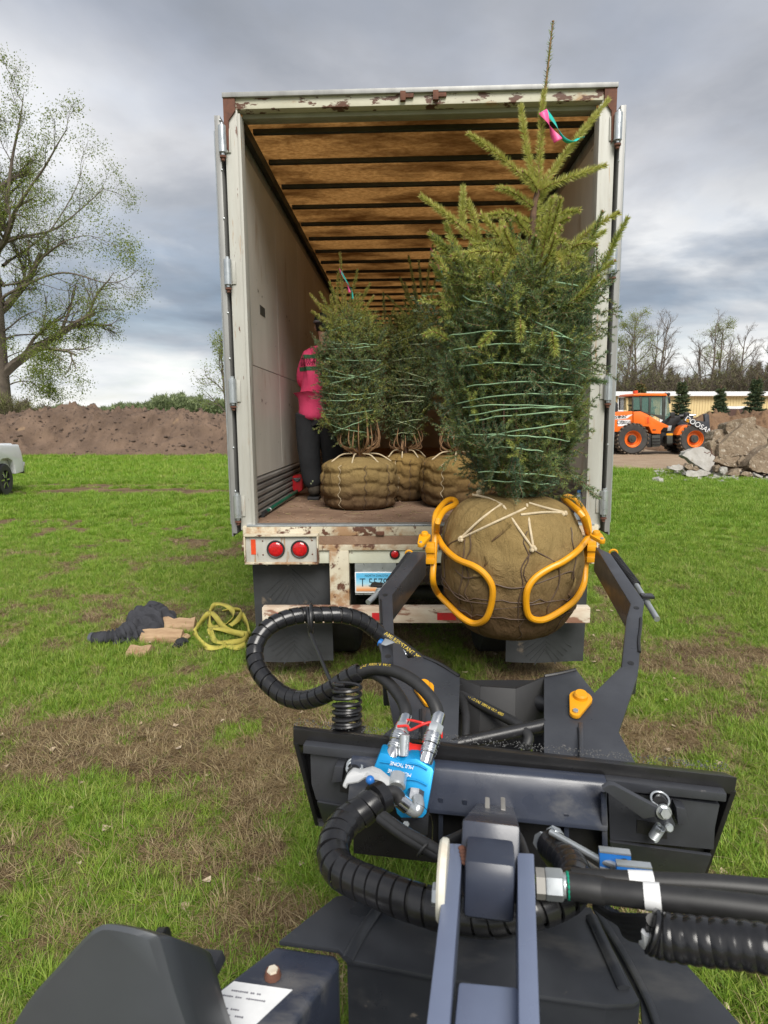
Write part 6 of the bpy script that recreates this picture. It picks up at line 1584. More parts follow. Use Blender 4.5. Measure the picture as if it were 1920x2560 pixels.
MB().cyl(WL(1150, 500, .9), WL(1300, 485, .9), .11, 14).build('lift_cylinder', m_black, wl); MB().cyl(WL(1300, 485, .9), WL(1420, 478, .9), .05, 12).build('cylinder_rod', m_chrome, wl)
for x in (955, 1180): MB().box(WL(x, 480, .25), (.22, .2, .3)).build('headlamp', m_black, wl, .03)
wp('grab_rail', [(900, 645), (960, 640), (945, 720), (890, 725)], .3, .1, m_zinc, wl, .01)
# decals
def wtext(s, x, y, h, mat, sx=1.0, rot=0.0, yo=.0, shear=0.0):
    c = WL(x, y); c.y = yo; X_ = Vector((math.cos(rot), 0, math.sin(rot)))
    return lettering(s, h, basis(c, X_, Vector((-math.sin(rot), 0, math.cos(rot)))), mat, wl, .004, sx=sx, shear=shear)
wp('model_badge', [(45, 490), (250, 480), (215, 525), (45, 530)], .110, .006, m_darksteel, wl, 0)
wp('badge_stripe', [(255, 478), (335, 465), (240, 530), (60, 545), (60, 534), (215, 527)], .108, .006, m_ctop, wl, 0)
wtext('DL220', 138, 508, .20, m_ctop, 1.5, 0, .105, .15)
wp('company_sign', [(100, 552), (295, 550), (293, 645), (100, 648)], .105, .012, m_ctop, wl, 0)
m_dk = pm('dark_lettering', (0.03, 0.03, 0.035), None, 5, .5)
wtext('DESIGN', 222, 585, .16, m_dk, 1.1, 0, .100); wtext('CD', 142, 592, .26, m_dk, 1.0, 0, .100)
wp('sign_rule', [(168, 603), (272, 603), (272, 610), (168, 610)], .100, .006, m_dk, wl, 0)
wtext('DOOSAN', 1318, 634, .36, m_ctop, 1.0, -.50, -.066, .1)
wp('boom_badge', [(1140, 535), (1185, 550), (1165, 590), (1125, 575)], -.07, .008, m_yel, wl, 0)

# ================================================================== broken concrete
m_conc = pm('broken_concrete', (0.30, 0.235, 0.165), (0.20, 0.145, 0.095), 3, .95, 1.0, 7, dist=.14, spots=[((0.44, 0.38, 0.30), 9, .58, .05), ((0.12, 0.09, 0.06), 5, .64, .08)])
m_conc2 = pm('pale_concrete', (0.40, 0.385, 0.355), (0.30, 0.28, 0.25), 3, .9, .8, 8, dist=.06, spots=((0.22, 0.19, 0.15), 4, .60, .08))
def rock(bm_pts, seed, mat, name='mesh', rough=.05):
    """convex hull of points, subdivided and roughened"""
    bm = bmesh.new()
    for p in bm_pts: bm.verts.new(p)
    r_ = bmesh.ops.convex_hull(bm, input=bm.verts)
    bmesh.ops.delete(bm, geom=[g for g in r_['geom_interior'] if isinstance(g, bmesh.types.BMVert)], context='VERTS')
    bmesh.ops.triangulate(bm, faces=bm.faces)
    bmesh.ops.subdivide_edges(bm, edges=bm.edges, cuts=5, use_grid_fill=True)
    for v in bm.verts:
        n = mnoise.noise_vector(v.co * 3 + Vector((seed, seed * .7, 0))) * rough + mnoise.noise_vector(v.co * 9 + Vector((seed, 0, 3))) * rough * .55 + mnoise.noise_vector(v.co * 22 + Vector((0, seed, 3))) * rough * .3
        v.co += n
    bmesh.ops.recalc_face_normals(bm, faces=bm.faces)
    me = bpy.data.meshes.new(name); bm.to_mesh(me); bm.free(); me.materials.append(mat)
    me.shade_smooth(); me.set_sharp_from_angle(angle=math.radians(24))
    return me
def U(x, y): return (1660 + x / 6.38, 1000 + y / 6.38)
def slab(label, poly, Yc, th, mat, seed, tilt=.25, name='concrete_chunk', grp='broken concrete slabs', rough=.05):
    """a slab whose face is the traced outline, tilted back, with real thickness"""
    pts = []
    zb = min(at(*U(*p), Yc).z for p in poly)
    for p in poly:
        f = at(*U(*p), Yc); dy = (f.z - zb) * tilt; f2 = at(*U(*p), Yc + dy)
        pts += [f2, f2 + Vector((.10, th, -.10 * th))]
    me = rock(pts, seed, mat, name, rough); zmin = min(v.co.z for v in me.vertices); cc = sum((v.co for v in me.vertices), Vector()) / len(me.vertices)
    o = bpy.data.objects.new(name, me); base = Vector((cc.x, cc.y, zmin)); me.transform(Matrix.Translation(-base)); o.location = base; col.objects.link(o); ROOTM[o.name] = Matrix.Translation(base)
    return tag(o, label, 'concrete', grp)
slab('pale flat concrete slab lying tilted against the rubble heap by the loader tyre', [(300, 880), (340, 815), (590, 738), (640, 745), (760, 840), (820, 900), (790, 960), (800, 1090), (700, 1140), (560, 1060)], 20.6, .55, m_conc2, 2, .9)
slab('largest brown concrete slab leaning in the middle of the rubble heap', [(870, 860), (880, 700), (1000, 600), (1290, 370), (1460, 430), (1640, 590), (1640, 700), (1480, 830), (1320, 830), (980, 935), (880, 920)], 20.9, .7, m_conc, 3, .35)
slab('grey concrete slab standing at the top of the rubble heap', [(1005, 380), (1030, 345), (1440, 265), (1465, 290), (1460, 430), (1300, 370), (1040, 560), (1005, 470)], 21.5, .8, m_conc, 4, .2)
slab('rough concrete slab at the right edge of the photo', [(1330, 1050), (1350, 980), (1510, 830), (1700, 700), (1900, 720), (1900, 1180), (1660, 1170), (1400, 1110)], 20.0, .9, m_conc, 5, .3)
slab('concrete slab behind the top right of the rubble heap', [(1460, 380), (1660, 460), (1900, 560), (1900, 760), (1640, 600), (1470, 450)], 21.8, .9, m_conc, 6, .25)
slab('rounded brown concrete block left of the top slab', [(765, 610), (820, 500), (900, 470), (1000, 475), (1025, 560), (980, 600), (870, 660), (790, 650)], 21.6, .8, m_conc, 7, .3)
slab('upright narrow concrete block beside the pale slab', [(715, 680), (770, 635), (810, 640), (850, 760), (855, 860), (800, 880), (745, 790)], 21.2, .5, m_conc, 8, .2)
slab('small concrete block wedged under the large brown slab', [(850, 670), (920, 580), (1000, 585), (960, 660), (890, 720)], 21.3, .6, m_conc, 9, .3)
slab('dark underside slab jutting below the large brown slab', [(790, 960), (850, 900), (1010, 935), (1180, 870), (1290, 960), (1190, 1080), (1000, 1050)], 20.8, .8, m_conc, 10, .4)
slab('broken concrete lump in the hollow beside the right slab', [(1180, 960), (1260, 870), (1330, 960), (1330, 1090), (1200, 1080)], 20.7, .6, m_conc, 11, .3)
slab('light square concrete lump in front of the hollow', [(1030, 1190), (1150, 1100), (1240, 1090), (1220, 1170), (1180, 1210)], 20.2, .4, m_conc, 12, .3)
slab('grey rounded concrete lump at the foot of the heap', [(885, 1130), (920, 1085), (1000, 1080), (1020, 1150), (960, 1185), (900, 1180)], 20.1, .4, m_conc2, 13, .2)
slab('short square concrete post end at the foot of the heap', [(812, 1050), (850, 1030), (905, 1070), (900, 1165), (815, 1150)], 20.3, .35, m_conc, 14, .15)
slab('low flat grey slab lying in front of the pale slab', [(340, 1190), (380, 1130), (640, 1115), (760, 1180), (680, 1215), (400, 1215)], 19.9, .5, m_conc2, 15, .8)
slab('brown lump at the left foot of the pale slab', [(330, 1060), (370, 1005), (470, 1030), (480, 1110), (400, 1120)], 20.4, .4, m_conc, 16, .3)
slab('flat grey shard at the left end of the rubble', [(75, 1090), (140, 1050), (290, 1040), (330, 1085), (200, 1115)], 20.5, .4, m_conc2, 17, .6)
slab('small brown shard beside the pale slab foot', [(450, 1110), (500, 1050), (570, 1110), (520, 1130)], 20.2, .3, m_conc, 18, .3)
slab('long shard at the right foot of the heap', [(1450, 1200), (1470, 1160), (1580, 1210), (1560, 1235)], 19.7, .3, m_conc2, 19, .4)
slab('low lump between the hollow and the right slab', [(1240, 1200), (1290, 1140), (1370, 1150), (1400, 1200), (1330, 1215)], 19.9, .35, m_conc, 20, .4)
slab('core of broken concrete buried behind the front slabs', [(900, 1120), (900, 800), (1100, 560), (1500, 500), (1900, 700), (1900, 1150)], 22.3, 1.6, m_conc, 25, .5, rough=.1)
rub = MB(); rr = random.Random(12)
for k in range(520):
    px_, py_ = rr.uniform(1640, 1990), rr.gauss(1190, 8); p = atz(px_, py_ + (px_ - 1640) * .02); s_ = abs(rr.gauss(.045, .03)) + .015
    rub.box(p + Vector((0, 0, s_ * .3)), (s_ * rr.uniform(.8, 1.8), s_ * rr.uniform(.8, 1.6), s_), Euler((rr.uniform(-.5, .5), rr.uniform(-.5, .5), rr.uniform(0, 3))).to_matrix())
o_ = rub.build('rubble_chips', m_conc2, None, 0, 0); tag(o_, 'scatter of small concrete chips along the grass edge', 'rubble', kind='stuff')
for pts in ([(640, 830), (690, 850), (740, 830), (780, 870), (830, 900)], [(735, 900), (750, 860), (760, 800), (740, 770)]):
    o_ = MB().tube(smooth_path([at(*U(*p), 20.4) for p in pts], 5), .012, 6).build('reinforcing_bar', m_rustw); tag(o_, 'bent rusty reinforcing bar curling ' + ('across the pale slab' if pts[0][0] == 640 else 'upright beside the narrow block'), 'rebar')

# ================================================================== shed, planted spruces, woods
YS = 62.0
sh = thing('storage_shed', 'long low tan metal shed with white eaves behind the loader', 'shed', (at(1700, 1050, YS).x, YS, 0))
m_tan = pm('tan_ribbed_metal', (0.66, 0.53, 0.28), (0.60, 0.48, 0.25), .6, .5)
x0, x1 = at(1380, 1000, YS).x, at(2150, 1000, YS).x; zt = at(1700, 990, YS).z
n = 110; ww = (x1 - x0) / n; pan = MB(); pan.span((0, 0, 0), (ww * .86, .06, zt)); pan.span((ww * .86, -.05, 0), (ww, .06, zt)); pme = pan.mesh('wall_panel', m_tan, 0, 0); pme.transform(Matrix.Translation((-at(1700, 1050, YS).x, 0, 0)))
for k in range(n):
    o_ = link(pme, 'wall_panel', sh); o_.location = (x0 + k * ww, 0, 0)
m_eave = pm('white_eave_metal', (0.80, 0.82, 0.84), None, 2, .4)
zr_ = at(1700, 979, YS).z
rf = MB().prism([(x0 - .4, YS - .5, zt), (x0 - .4, YS - .5, zr_), (x0 - .4, YS + 7, zr_ + .06), (x0 - .4, YS + 14, zr_), (x0 - .4, YS + 14, zt)], (x1 - x0 + .8, 0, 0)).build('roof', m_eave, sh, 0, 0, world=True)
da, db = at(1810, 1022, YS - .1), at(1862, 1022, YS - .1)
dr = MB().span((da.x, YS - .14, 0), (db.x, YS - .06, da.z)).build('shed_door', pm('brown_door', (0.08, 0.04, 0.03), None, 3, .5), sh, 0, 0, world=True)
MB().span((da.x - .2, YS - .17, da.z), (db.x + .2, YS - .07, da.z + .25)).build('door_lintel', m_eave, dr, 0, 0, world=True)
for px in (1552, 1660):
    MB().span((at(px, 990, YS).x - .3, YS - .12, 0), (at(px, 990, YS).x + .3, YS - .055, zt)).build('white_pilaster', m_eave, sh, 0, 0, world=True)

m_farneedle = attr_mat('blue_spruce_needles', 'tone', [(0, (0.032, 0.058, 0.038)), (.5, (0.072, 0.115, 0.060)), (.8, (0.13, 0.155, 0.06)), (1, (0.25, 0.16, 0.05))], .7, .15)
def cone_spruce(label, px, pytop, w, Yc, seed, amber=.15):
    top_ = at(px, pytop, Yc); base = Vector((top_.x, Yc, 0)); H = top_.z; R0 = w / 2 * Yc / F
    o = thing('planted_spruce', label, 'spruce', base, group='planted spruces in front of the shed')
    MB().tube([base, base + Vector((0, 0, H * .5)), base + Vector((0, 0, H))], [.16, .02], 7).build('trunk', m_bark, o, world=True)
    r = random.Random(seed); V, Fc, Tn = [], [], []
    nl = int(H / .34)
    for j in range(nl):
        h = .5 + (H - .7) * j / nl; R_ = R0 * (1 - (h / H) ** 1.25) * r.uniform(.85, 1.12) + .12
        for k in range(15):
            a = 2 * PI * k / 15 + r.uniform(-.25, .25) + j; L_ = R_ * r.uniform(.75, 1.1)
            d = Vector((math.cos(a), math.sin(a), -.08 + .5 * h / H)).normalized(); s = Vector((-d.y, d.x, 0)).normalized()
            p0 = base + Vector((0, 0, h + r.uniform(-.12, .12)))
            for m_ in range(9):
                t_ = .25 + .75 * m_ / 8; c = p0 + d * L_ * t_ + Vector((0, 0, -.16 * L_ * t_ * t_ * (1 - h / H)))
                for q in range(8):
                    u_ = (d * r.uniform(-.2, 1) + s * r.uniform(-1, 1) + Vector((0, 0, r.uniform(-.5, .35)))).normalized(); l2 = r.uniform(.12, .26) * (1.25 - .5 * t_); v_ = u_.cross(Vector((r.uniform(-1, 1), r.uniform(-1, 1), r.uniform(-1, 1)))).normalized() * .035
                    o_ = len(V); V += [c - v_, c + v_, c + u_ * l2]; Fc.append((o_, o_ + 1, o_ + 2))
                    tn = r.uniform(.1, .6) + (amber if h / H > .62 else 0) * r.random() * 1.6; Tn += [tn, tn, tn + .15]
    me = np_mesh('crown', np.array([tuple(v) for v in V]), np.array(Fc), m_farneedle, attr={'tone': np.array(Tn)})
    link(me, 'crown', o, world=True)
cone_spruce('planted spruce with an amber top directly behind the orange cab', 1603, 950, 72, 47, 1, .5)
cone_spruce('planted spruce between the loader cab and its boom', 1707, 945, 64, 46, 2, .2)
cone_spruce('planted spruce above the loader bucket, left of the brown door', 1803, 962, 62, 46, 3, .15)
cone_spruce('planted spruce at the right edge behind the rubble', 1893, 938, 76, 45, 4, .15)

m_barkg = pm('grey_brown_bark', (0.15, 0.12, 0.095), (0.09, 0.072, 0.057), 3, .9, .4, 12)
m_leaf = attr_mat('spring_leaves', 'tone', [(0, (0.10, 0.15, 0.022)), (.5, (0.19, 0.25, 0.045)), (1, (0.31, 0.33, 0.09))], .6, .5)
def grow(base, H, seed, levels=4, spread=.55, leafn=0, leafsize=.12, parent=None, r0=None, limbs=None, nkids=(5, 8), droop=0.0, trunk_lean=(0, 0), first=.25, tone=(.2, .9), leafspread=.35, twigmul=1.0, wob=.12):
    """branching tree: returns after building trunk (wood) and crown meshes under parent"""
    r = random.Random(seed); wood = MB(); LV, LF, LT = [], [], []
    def leaf(p, n_):
        for _ in range(n_):
            c = p + Vector((r.gauss(0, 1), r.gauss(0, 1), r.gauss(0, 1))) * leafspread
            u_ = Vector((r.gauss(0, 1), r.gauss(0, 1), r.gauss(0, 1))).normalized(); v_ = u_.cross(Vector((r.gauss(0, 1), r.gauss(0, 1), r.gauss(0, 1)))).normalized(); s = leafsize * r.uniform(.5, 1.2)
            o = len(LV); LV.extend([c - u_ * s * .5, c + v_ * s * .4, c + u_ * s * .5, c - v_ * s * .4]); LF.append((o, o + 1, o + 2, o + 3)); t_ = r.uniform(*tone); LT.extend([t_] * 4)
    def branch(p, d, L_, rad, lev):
        n = 5 if lev > 1 else (3 if lev == 1 else 1); pts = [p]; dd = d.normalized(); q = p
        for i in range(n):
            dd = (dd + Vector((r.gauss(0, wob), r.gauss(0, wob), r.gauss(0, wob) + .04 - droop * (levels - lev) * .05))).normalized(); q = q + dd * L_ / n; pts.append(q)
        wood.tube(pts, [rad, rad * .45], 5 if lev >= levels - 1 else (4 if lev > 1 else 3), caps=False)
        kids(pts, dd, L_, rad, lev)
    def kids(pts, dd, L_, rad, lev):
        if lev <= 0:
            if leafn: leaf(pts[-1], leafn); leaf(pts[len(pts) // 2], max(1, leafn // 2))
            return
        nk = r.randint(*nkids); nk = int(nk * (twigmul if lev <= 2 else 1))
        for k in range(nk):
            t_ = .25 + .75 * (k + r.random() * .6) / nk; t_ = min(t_, .99); i = t_ * (len(pts) - 1); a = int(i); b = pts[a].lerp(pts[min(a + 1, len(pts) - 1)], i - a)
            ax = (pts[min(a + 1, len(pts) - 1)] - pts[a]).normalized(); u_, v_ = perp(ax); an = r.uniform(0, 2 * PI); sp = spread * r.uniform(.7, 1.35)
            nd = ax * math.cos(sp) + (u_ * math.cos(an) + v_ * math.sin(an)) * math.sin(sp)
            branch(b, nd, L_ * r.uniform(.38, .62) * (1.15 - t_ * .45), rad * .43 * (1.1 - .4 * t_), lev - 1)
        if lev <= 2 and leafn: leaf(pts[-1], leafn)
    r0 = r0 or H * .016
    tp = [base + Vector((trunk_lean[0] * s * H + math.sin(s * 4 + seed) * .012 * H, trunk_lean[1] * s * H, H * s)) for s in (0, .12, .25, .4, .55, .7, .85, 1.0)]
    tpath = smooth_path(tp, 2)
    nseg = len(tpath); trunk_m = MB(); trunk_m.tube(tpath, [r0 * (1.25 if i == 0 else 1) * (1 - .9 * i / (nseg - 1)) + .01 for i in range(nseg)], 9, caps=False)
    nb = r.randint(9, 12)
    for k in range(nb):
        s = first + (1 - first) * (k + r.random() * .5) / nb; s = min(s, .97); i = s * (nseg - 1); a = int(i); b = tpath[a].lerp(tpath[min(a + 1, nseg - 1)], i - a)
        an = k * 2.4 + r.uniform(-.5, .5); elev = .35 + .7 * s
        d = Vector((math.cos(an) * math.cos(elev), math.sin(an) * math.cos(elev), math.sin(elev)))
        branch(b, d, H * .36 * (1.15 - .75 * s) * r.uniform(.8, 1.2), r0 * .42 * (1.1 - .7 * s), levels - 1)
    for lim in (limbs or []):
        pts = smooth_path(lim[0], 4); wood.tube(pts, [lim[1], lim[1] * .08], 7, caps=False)
        Ll = sum((b - a).length for a, b in zip(pts, pts[1:])); kids(pts, None, Ll * .62, lim[1] * .55, levels - 1)
    trunk_m.build('trunk', m_barkg, parent, 0, 60, world=True, fix=False)
    me = wood.mesh('branches', m_barkg, 0, 60, False); wo_ = link(me, 'branches', parent, world=True)
    if LV:
        me = np_mesh('leaves', np.array([tuple(v) for v in LV]), np.array(LF), m_leaf, attr={'tone': np.array(LT)}); lo_ = link(me, 'leaves', parent, world=True); lo_['kind'] = 'stuff'
# the big cottonwood on the left
YC = 47.0
cb_ = at(6, 1035, YC); cb_.z = 0
ct = thing('cottonwood_tree', 'tall cottonwood in thin spring leaf at the left edge behind the dirt mound', 'tree', cb_)
def lim(px, rad, dy=0.0):
    px = [(8, px[0][1] + 14)] + px
    return ([at(x, y, YC + dy * i / (len(px) - 1)) for i, (x, y) in enumerate(px)], rad * .60)
limbs = [lim([(12, 740), (60, 715), (110, 692), (160, 682), (205, 690), (260, 706), (310, 700), (350, 672)], .20, -2), lim([(20, 600), (60, 590), (110, 582), (150, 565), (200, 525), (250, 480), (262, 470)], .22, 2), lim([(20, 560), (60, 490), (110, 420), (150, 350), (170, 320)], .26, -3),
         lim([(15, 520), (30, 400), (50, 300), (60, 230)], .30, 1), lim([(25, 650), (70, 620), (130, 570), (190, 470), (210, 400)], .20, 4), lim([(28, 815), (60, 790), (95, 780), (130, 815)], .12, -1), lim([(32, 840), (80, 836), (120, 838), (155, 850), (190, 835)], .13, 2),
         lim([(35, 885), (60, 880), (90, 905), (110, 920)], .09, -2), lim([(42, 955), (75, 955), (105, 975), (115, 985)], .10, 1), lim([(40, 940), (90, 980), (150, 910), (205, 870)], .05, -2), lim([(0, 700), (-80, 620), (-160, 560), (-230, 520)], .24, 1), lim([(0, 600), (-60, 480), (-130, 380)], .24, -2), lim([(60, 700), (110, 640), (170, 600), (230, 590), (290, 620)], .14, -3)]
grow(cb_, 21.0, 5, 4, .66, 5, .115, ct, 1.0, limbs, (5, 7), .3, (.0, 0), .22, (.1, .9), .30, 1.35)
low = thing('elm_tree', 'thin leafing tree just left of the trailer behind the mound', 'tree', Vector((at(575, 1035, 62).x, 62, 0)))
grow(Vector((at(575, 1035, 62).x, 62, 0)), 8.6, 9, 4, .62, 1, .14, low, .22, None, (4, 6), .2, (-.08, 0), .2, (.4, 1), .3)
# bare trees behind the shed
YB = 84
BT = [(1572, 790, 1.0, .10, 'tall bare tree rising above the loader exhaust'), (1655, 828, .9, -.02, 'slim bare tree above the loader cab roof'), (1700, 842, .9, .05, 'forked bare tree just right of the cab roof'), (1772, 812, 1.0, .0, 'tall bare tree above the gap between two planted spruces'),
      (1820, 820, 1.1, .05, 'bare tree with a few yellow buds above the brown shed door'), (1875, 862, 1.0, .10, 'leaning bare tree near the right edge of the photo'), (1915, 838, 1.2, .0, 'bare tree at the very right edge of the photo'), (1548, 862, .8, .0, 'low bare tree against the trailer edge on the right'), (1615, 870, .7, -.05, 'small bare tree between the exhaust and the cab beacon'), (1740, 880, .7, .08, 'small bare tree low behind the loader boom'), (1600, 812, 1.1, -.04, 'bare tree behind the amber planted spruce'), (1795, 850, .9, -.08, 'bare tree leaning left above the middle planted spruce'), (1848, 838, 1.0, .03, 'slim bare tree between the brown door and the right edge'), (1675, 800, 1.0, .06, 'tall thin bare tree above the gap right of the loader cab')]
for k, (px, pyt, wd, ln, lab_) in enumerate(BT):
    b0 = Vector((at(px, 1035, YB).x - ln * 10, YB + (k % 3) * 3, 0)); Hh = at(px, pyt, YB + (k % 3) * 3).z
    o_ = thing('bare_tree', lab_, 'tree', b0, group='bare trees behind the shed')
    grow(b0, Hh, 40 + k, 4, .60 * wd, 1 if k in (0, 4, 7) else 0, .12, o_, .26 * wd, None, (5, 7), 0, (ln, 0), .2, (.5, 1), .3, 1.2, .17)
# scrub and distant woods, read as one mass
def scrub(name, label, x0, x1, Y0, Y1, top, n, seed, tone, leafs, mat, wid=.10):
    r = np.random.default_rng(seed); V, Fc, Tn = [], [], []
    px = r.uniform(x0, x1, n); Yv = r.uniform(Y0, Y1, n); o = 0
    xs = [q[0] for q in top]; ys = [q[1] for q in top]; 
    pyt = np.interp(px, xs, ys); X_ = (px - 960) / F * Yv / math.cos(PITCH) * 1.0
    hz = np.array([at(960, float(p_), float(y_)).z for p_, y_ in zip(pyt, Yv)])
    hz = hz * (.86 + .14 * np.sin(px * .21 + seed) * np.sin(px * .083)) 
    z = hz * r.random(n) ** .6
    u_ = r.normal(size=(n, 3)); u_[:, 2] = np.abs(u_[:, 2]) + .3; u_ /= np.linalg.norm(u_, axis=1, keepdims=True); s_ = np.cross(u_, r.normal(size=(n, 3))); s_ /= np.linalg.norm(s_, axis=1, keepdims=True)
    c = np.stack([X_, Yv, z], -1); sz = leafs * r.uniform(.5, 1.4, (n, 1))
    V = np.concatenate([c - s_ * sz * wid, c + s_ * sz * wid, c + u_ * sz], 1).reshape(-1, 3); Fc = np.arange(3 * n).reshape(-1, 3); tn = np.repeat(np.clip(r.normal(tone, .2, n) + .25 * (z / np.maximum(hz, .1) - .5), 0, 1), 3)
    me = np_mesh(name, V, Fc, mat, attr={'tone': tn}); return tag(link(me, name), label, 'woods', kind='stuff')
m_scrub = attr_mat('scrub_twigs', 'tone', [(0, (0.055, 0.042, 0.034)), (.4, (0.12, 0.095, 0.075)), (.75, (0.15, 0.155, 0.06)), (1, (0.22, 0.25, 0.08))], .9, .2)
m_wood = attr_mat('green_woods', 'tone', [(0, (0.09, 0.12, 0.06)), (.5, (0.16, 0.20, 0.10)), (1, (0.24, 0.28, 0.14))], .9, .3)  # pale greens for the distant woods and tree line
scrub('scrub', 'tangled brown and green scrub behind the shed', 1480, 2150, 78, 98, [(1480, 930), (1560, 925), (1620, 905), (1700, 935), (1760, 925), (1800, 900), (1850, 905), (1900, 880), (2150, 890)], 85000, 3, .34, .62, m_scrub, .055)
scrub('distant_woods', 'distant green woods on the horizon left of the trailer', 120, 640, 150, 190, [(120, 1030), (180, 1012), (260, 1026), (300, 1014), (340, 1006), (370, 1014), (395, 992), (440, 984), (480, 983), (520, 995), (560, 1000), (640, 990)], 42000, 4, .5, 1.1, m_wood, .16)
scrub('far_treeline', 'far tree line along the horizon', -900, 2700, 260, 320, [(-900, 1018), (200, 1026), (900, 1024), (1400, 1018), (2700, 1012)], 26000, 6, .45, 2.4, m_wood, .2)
scrub('underbrush', 'thin brown underbrush at the foot of the cottonwood', -120, 175, 42, 47, [(-120, 985), (0, 975), (60, 990), (110, 1010), (175, 1025)], 16000, 8, .5, .6, m_scrub, .03)
# orange-brown plank on trestles by the mound end
pb = at(575, 1045, 40); sb_ = thing('timber_platform', 'small timber platform at the right end of the dirt mound', 'platform', Vector((pb.x, 40, 0)))
m_tim = pm('weathered_timber', (0.36, 0.22, 0.13), (0.26, 0.15, 0.09), 4, .85, stretch=(.3, 2, 2))
for k in range(3): MB().span((-.9, -.25 + k * .2, pb.z - .12), (1.2, -.09 + k * .2, pb.z)).build('plank', m_tim, sb_, .01)
for x in (-.5, .8):
    for y in (-.2, .25): MB().span((x - .06, y - .06, 0), (x + .06, y + .06, pb.z - .12)).build('leg', m_tim, sb_, .005)

# ================================================================== white pickup at the left edge
pk0 = atz(20, 1240); PKM = Matrix.Translation((pk0.x, pk0.y, 0)) @ Matrix.Rotation(math.radians(7), 4, 'Z')
pk = thing('pickup_truck', 'white pickup truck cut off by the left edge of the photo', 'pickup', PKM)
# local: x right (its right side at x = 0), y forward; front wheel centre at y = 0
def side_panel(pts, x0, x1): return MB().prism([(x0, y, z) for y, z in pts], (x1 - x0, 0, 0))
side_panel([(.95, .52), (.98, .85), (.92, 1.05), (.80, 1.24), (-.95, 1.32), (-.95, .45), (-.47, .45), (-.46, .70), (-.36, .86), (-.15, .93), (.15, .93), (.36, .86), (.47, .70), (.50, .50)], -.10, .02).build('front_fender', m_white, pk, .03, seg=3)
side_panel([(.95, .52), (.98, .85), (.92, 1.05), (.80, 1.24), (-.95, 1.32), (-.95, .45), (-.47, .45), (-.46, .70), (-.36, .86), (-.15, .93), (.15, .93), (.36, .86), (.47, .70), (.50, .50)], -1.98, -1.86).build('front_fender', m_white, pk, .03, seg=3)
side_panel([(.97, .75), (.90, 1.10), (.70, 1.28), (-.95, 1.35), (-.95, .6), (.5, .6)], -1.86, -.10).build('hood', m_white, pk, .04)
side_panel([(1.06, .48), (1.10, .62), (1.06, .78), (.98, .78), (.98, .48)], -2.0, .03).build('front_bumper', m_chrome, pk, .02)
side_panel([(-.95, .45), (-.95, 1.32), (-3.0, 1.33), (-3.0, .45)], -1.98, .02).build('cab_body', m_white, pk, .04)
cabm = side_panel([(-.95, 1.26), (-1.55, 1.86), (-2.75, 1.88), (-3.0, 1.26)], -1.88, -.08).build('cab', m_white, pk, .06)
side_panel([(-1.12, 1.30), (-1.62, 1.76), (-2.05, 1.78), (-2.05, 1.30)], -.085, -.070).build('window', m_glass, cabm); side_panel([(-2.12, 1.30), (-2.12, 1.78), (-2.68, 1.78), (-2.85, 1.30)], -.085, -.070).build('window', m_glass, cabm)
side_panel([(-3.05, .5), (-3.05, 1.26), (-5.0, 1.27), (-5.0, .55), (-4.35, .5), (-4.3, .75), (-4.1, .92), (-3.8, .92), (-3.6, .75), (-3.55, .5)], -1.98, .02).build('bed', m_white, pk, .03)
side_panel([(-4.98, .9), (-4.98, 1.24), (-5.02, 1.24), (-5.02, .9)], -.14, .025).build('tail_lamp', m_reflector, pk)
mr = MB().box((.16, -1.15, 1.34), (.22, .10, .26)).build('mirror', m_black, pk, .03); MB().box((.16, -1.205, 1.36), (.17, .012, .18)).build('mirror_lens', m_reflector, mr)  # red reflection in the mirror is painted as the glass colour
for y in (0, -3.95):
    for x in (-.13, -1.83):
        ty = MB().lathe([(.24, -.12), (.37, -.125), (.405, -.09), (.405, .09), (.37, .125), (.24, .12)], (x, y, .405), (1, 0, 0), 30, close=True).build('tyre', m_rubber, pk)
        rm = MB().lathe([(.06, .07), (.10, .09), (.22, .06), (.25, .10), (.25, -.1)], (x, y, .405), (1 if x > -.5 else -1, 0, 0), 26).build('rim', m_black, ty)
        for k in range(6):
            a = 2 * PI * k / 6; sgn = 1 if x > -.5 else -1
            MB().bar((x + sgn * .105, y + .06 * math.cos(a), .405 + .06 * math.sin(a)), (x + sgn * .10, y + .235 * math.cos(a), .405 + .235 * math.sin(a)), .035, .02, (1, 0, 0)).build('spoke', m_chrome, rm)
MB().span((-1.7, -4.6, .35), (-.3, .8, .6)).build('chassis', m_black, pk)
# ================================================================== the worker in the trailer
def skinned(name, nodes, edges, mat, parent, root=0, levels=2, world=True):
    """nodes: (x, y, z, rx[, ry]) joined by edges, grown with the skin modifier"""
    me = bpy.data.meshes.new(name); me.from_pydata([n[:3] for n in nodes], edges, [])
    o = bpy.data.objects.new(name, me); col.objects.link(o)
    sk = o.modifiers.new('skin', 'SKIN'); sk.use_smooth_shade = True
    for i, n in enumerate(nodes):
        d = me.skin_vertices[0].data[i]; d.radius = (n[3], n[4] if len(n) > 4 else n[3]); d.use_root = (i == root)
    ss = o.modifiers.new('sub', 'SUBSURF'); ss.levels = ss.render_levels = levels
    dg = bpy.context.evaluated_depsgraph_get(); me2 = bpy.data.meshes.new_from_object(o.evaluated_get(dg)); bpy.data.objects.remove(o); bpy.data.meshes.remove(me)
    me2.name = name; me2.materials.clear(); me2.materials.append(mat); me2.shade_smooth()
    return link(me2, name, parent, world)
YP = 6.12
pf = at(794, 1240, YP); zbed = (TM @ Vector((pf.x - TX, YP - TY, BED))).z
PXc = at(794, 1000, YP).x                       # hip centre
pers = thing('person', 'worker in bright pink long-sleeved shirt, dark trousers and cap, standing in the trailer', 'person', Vector((PXc, YP, zbed)))
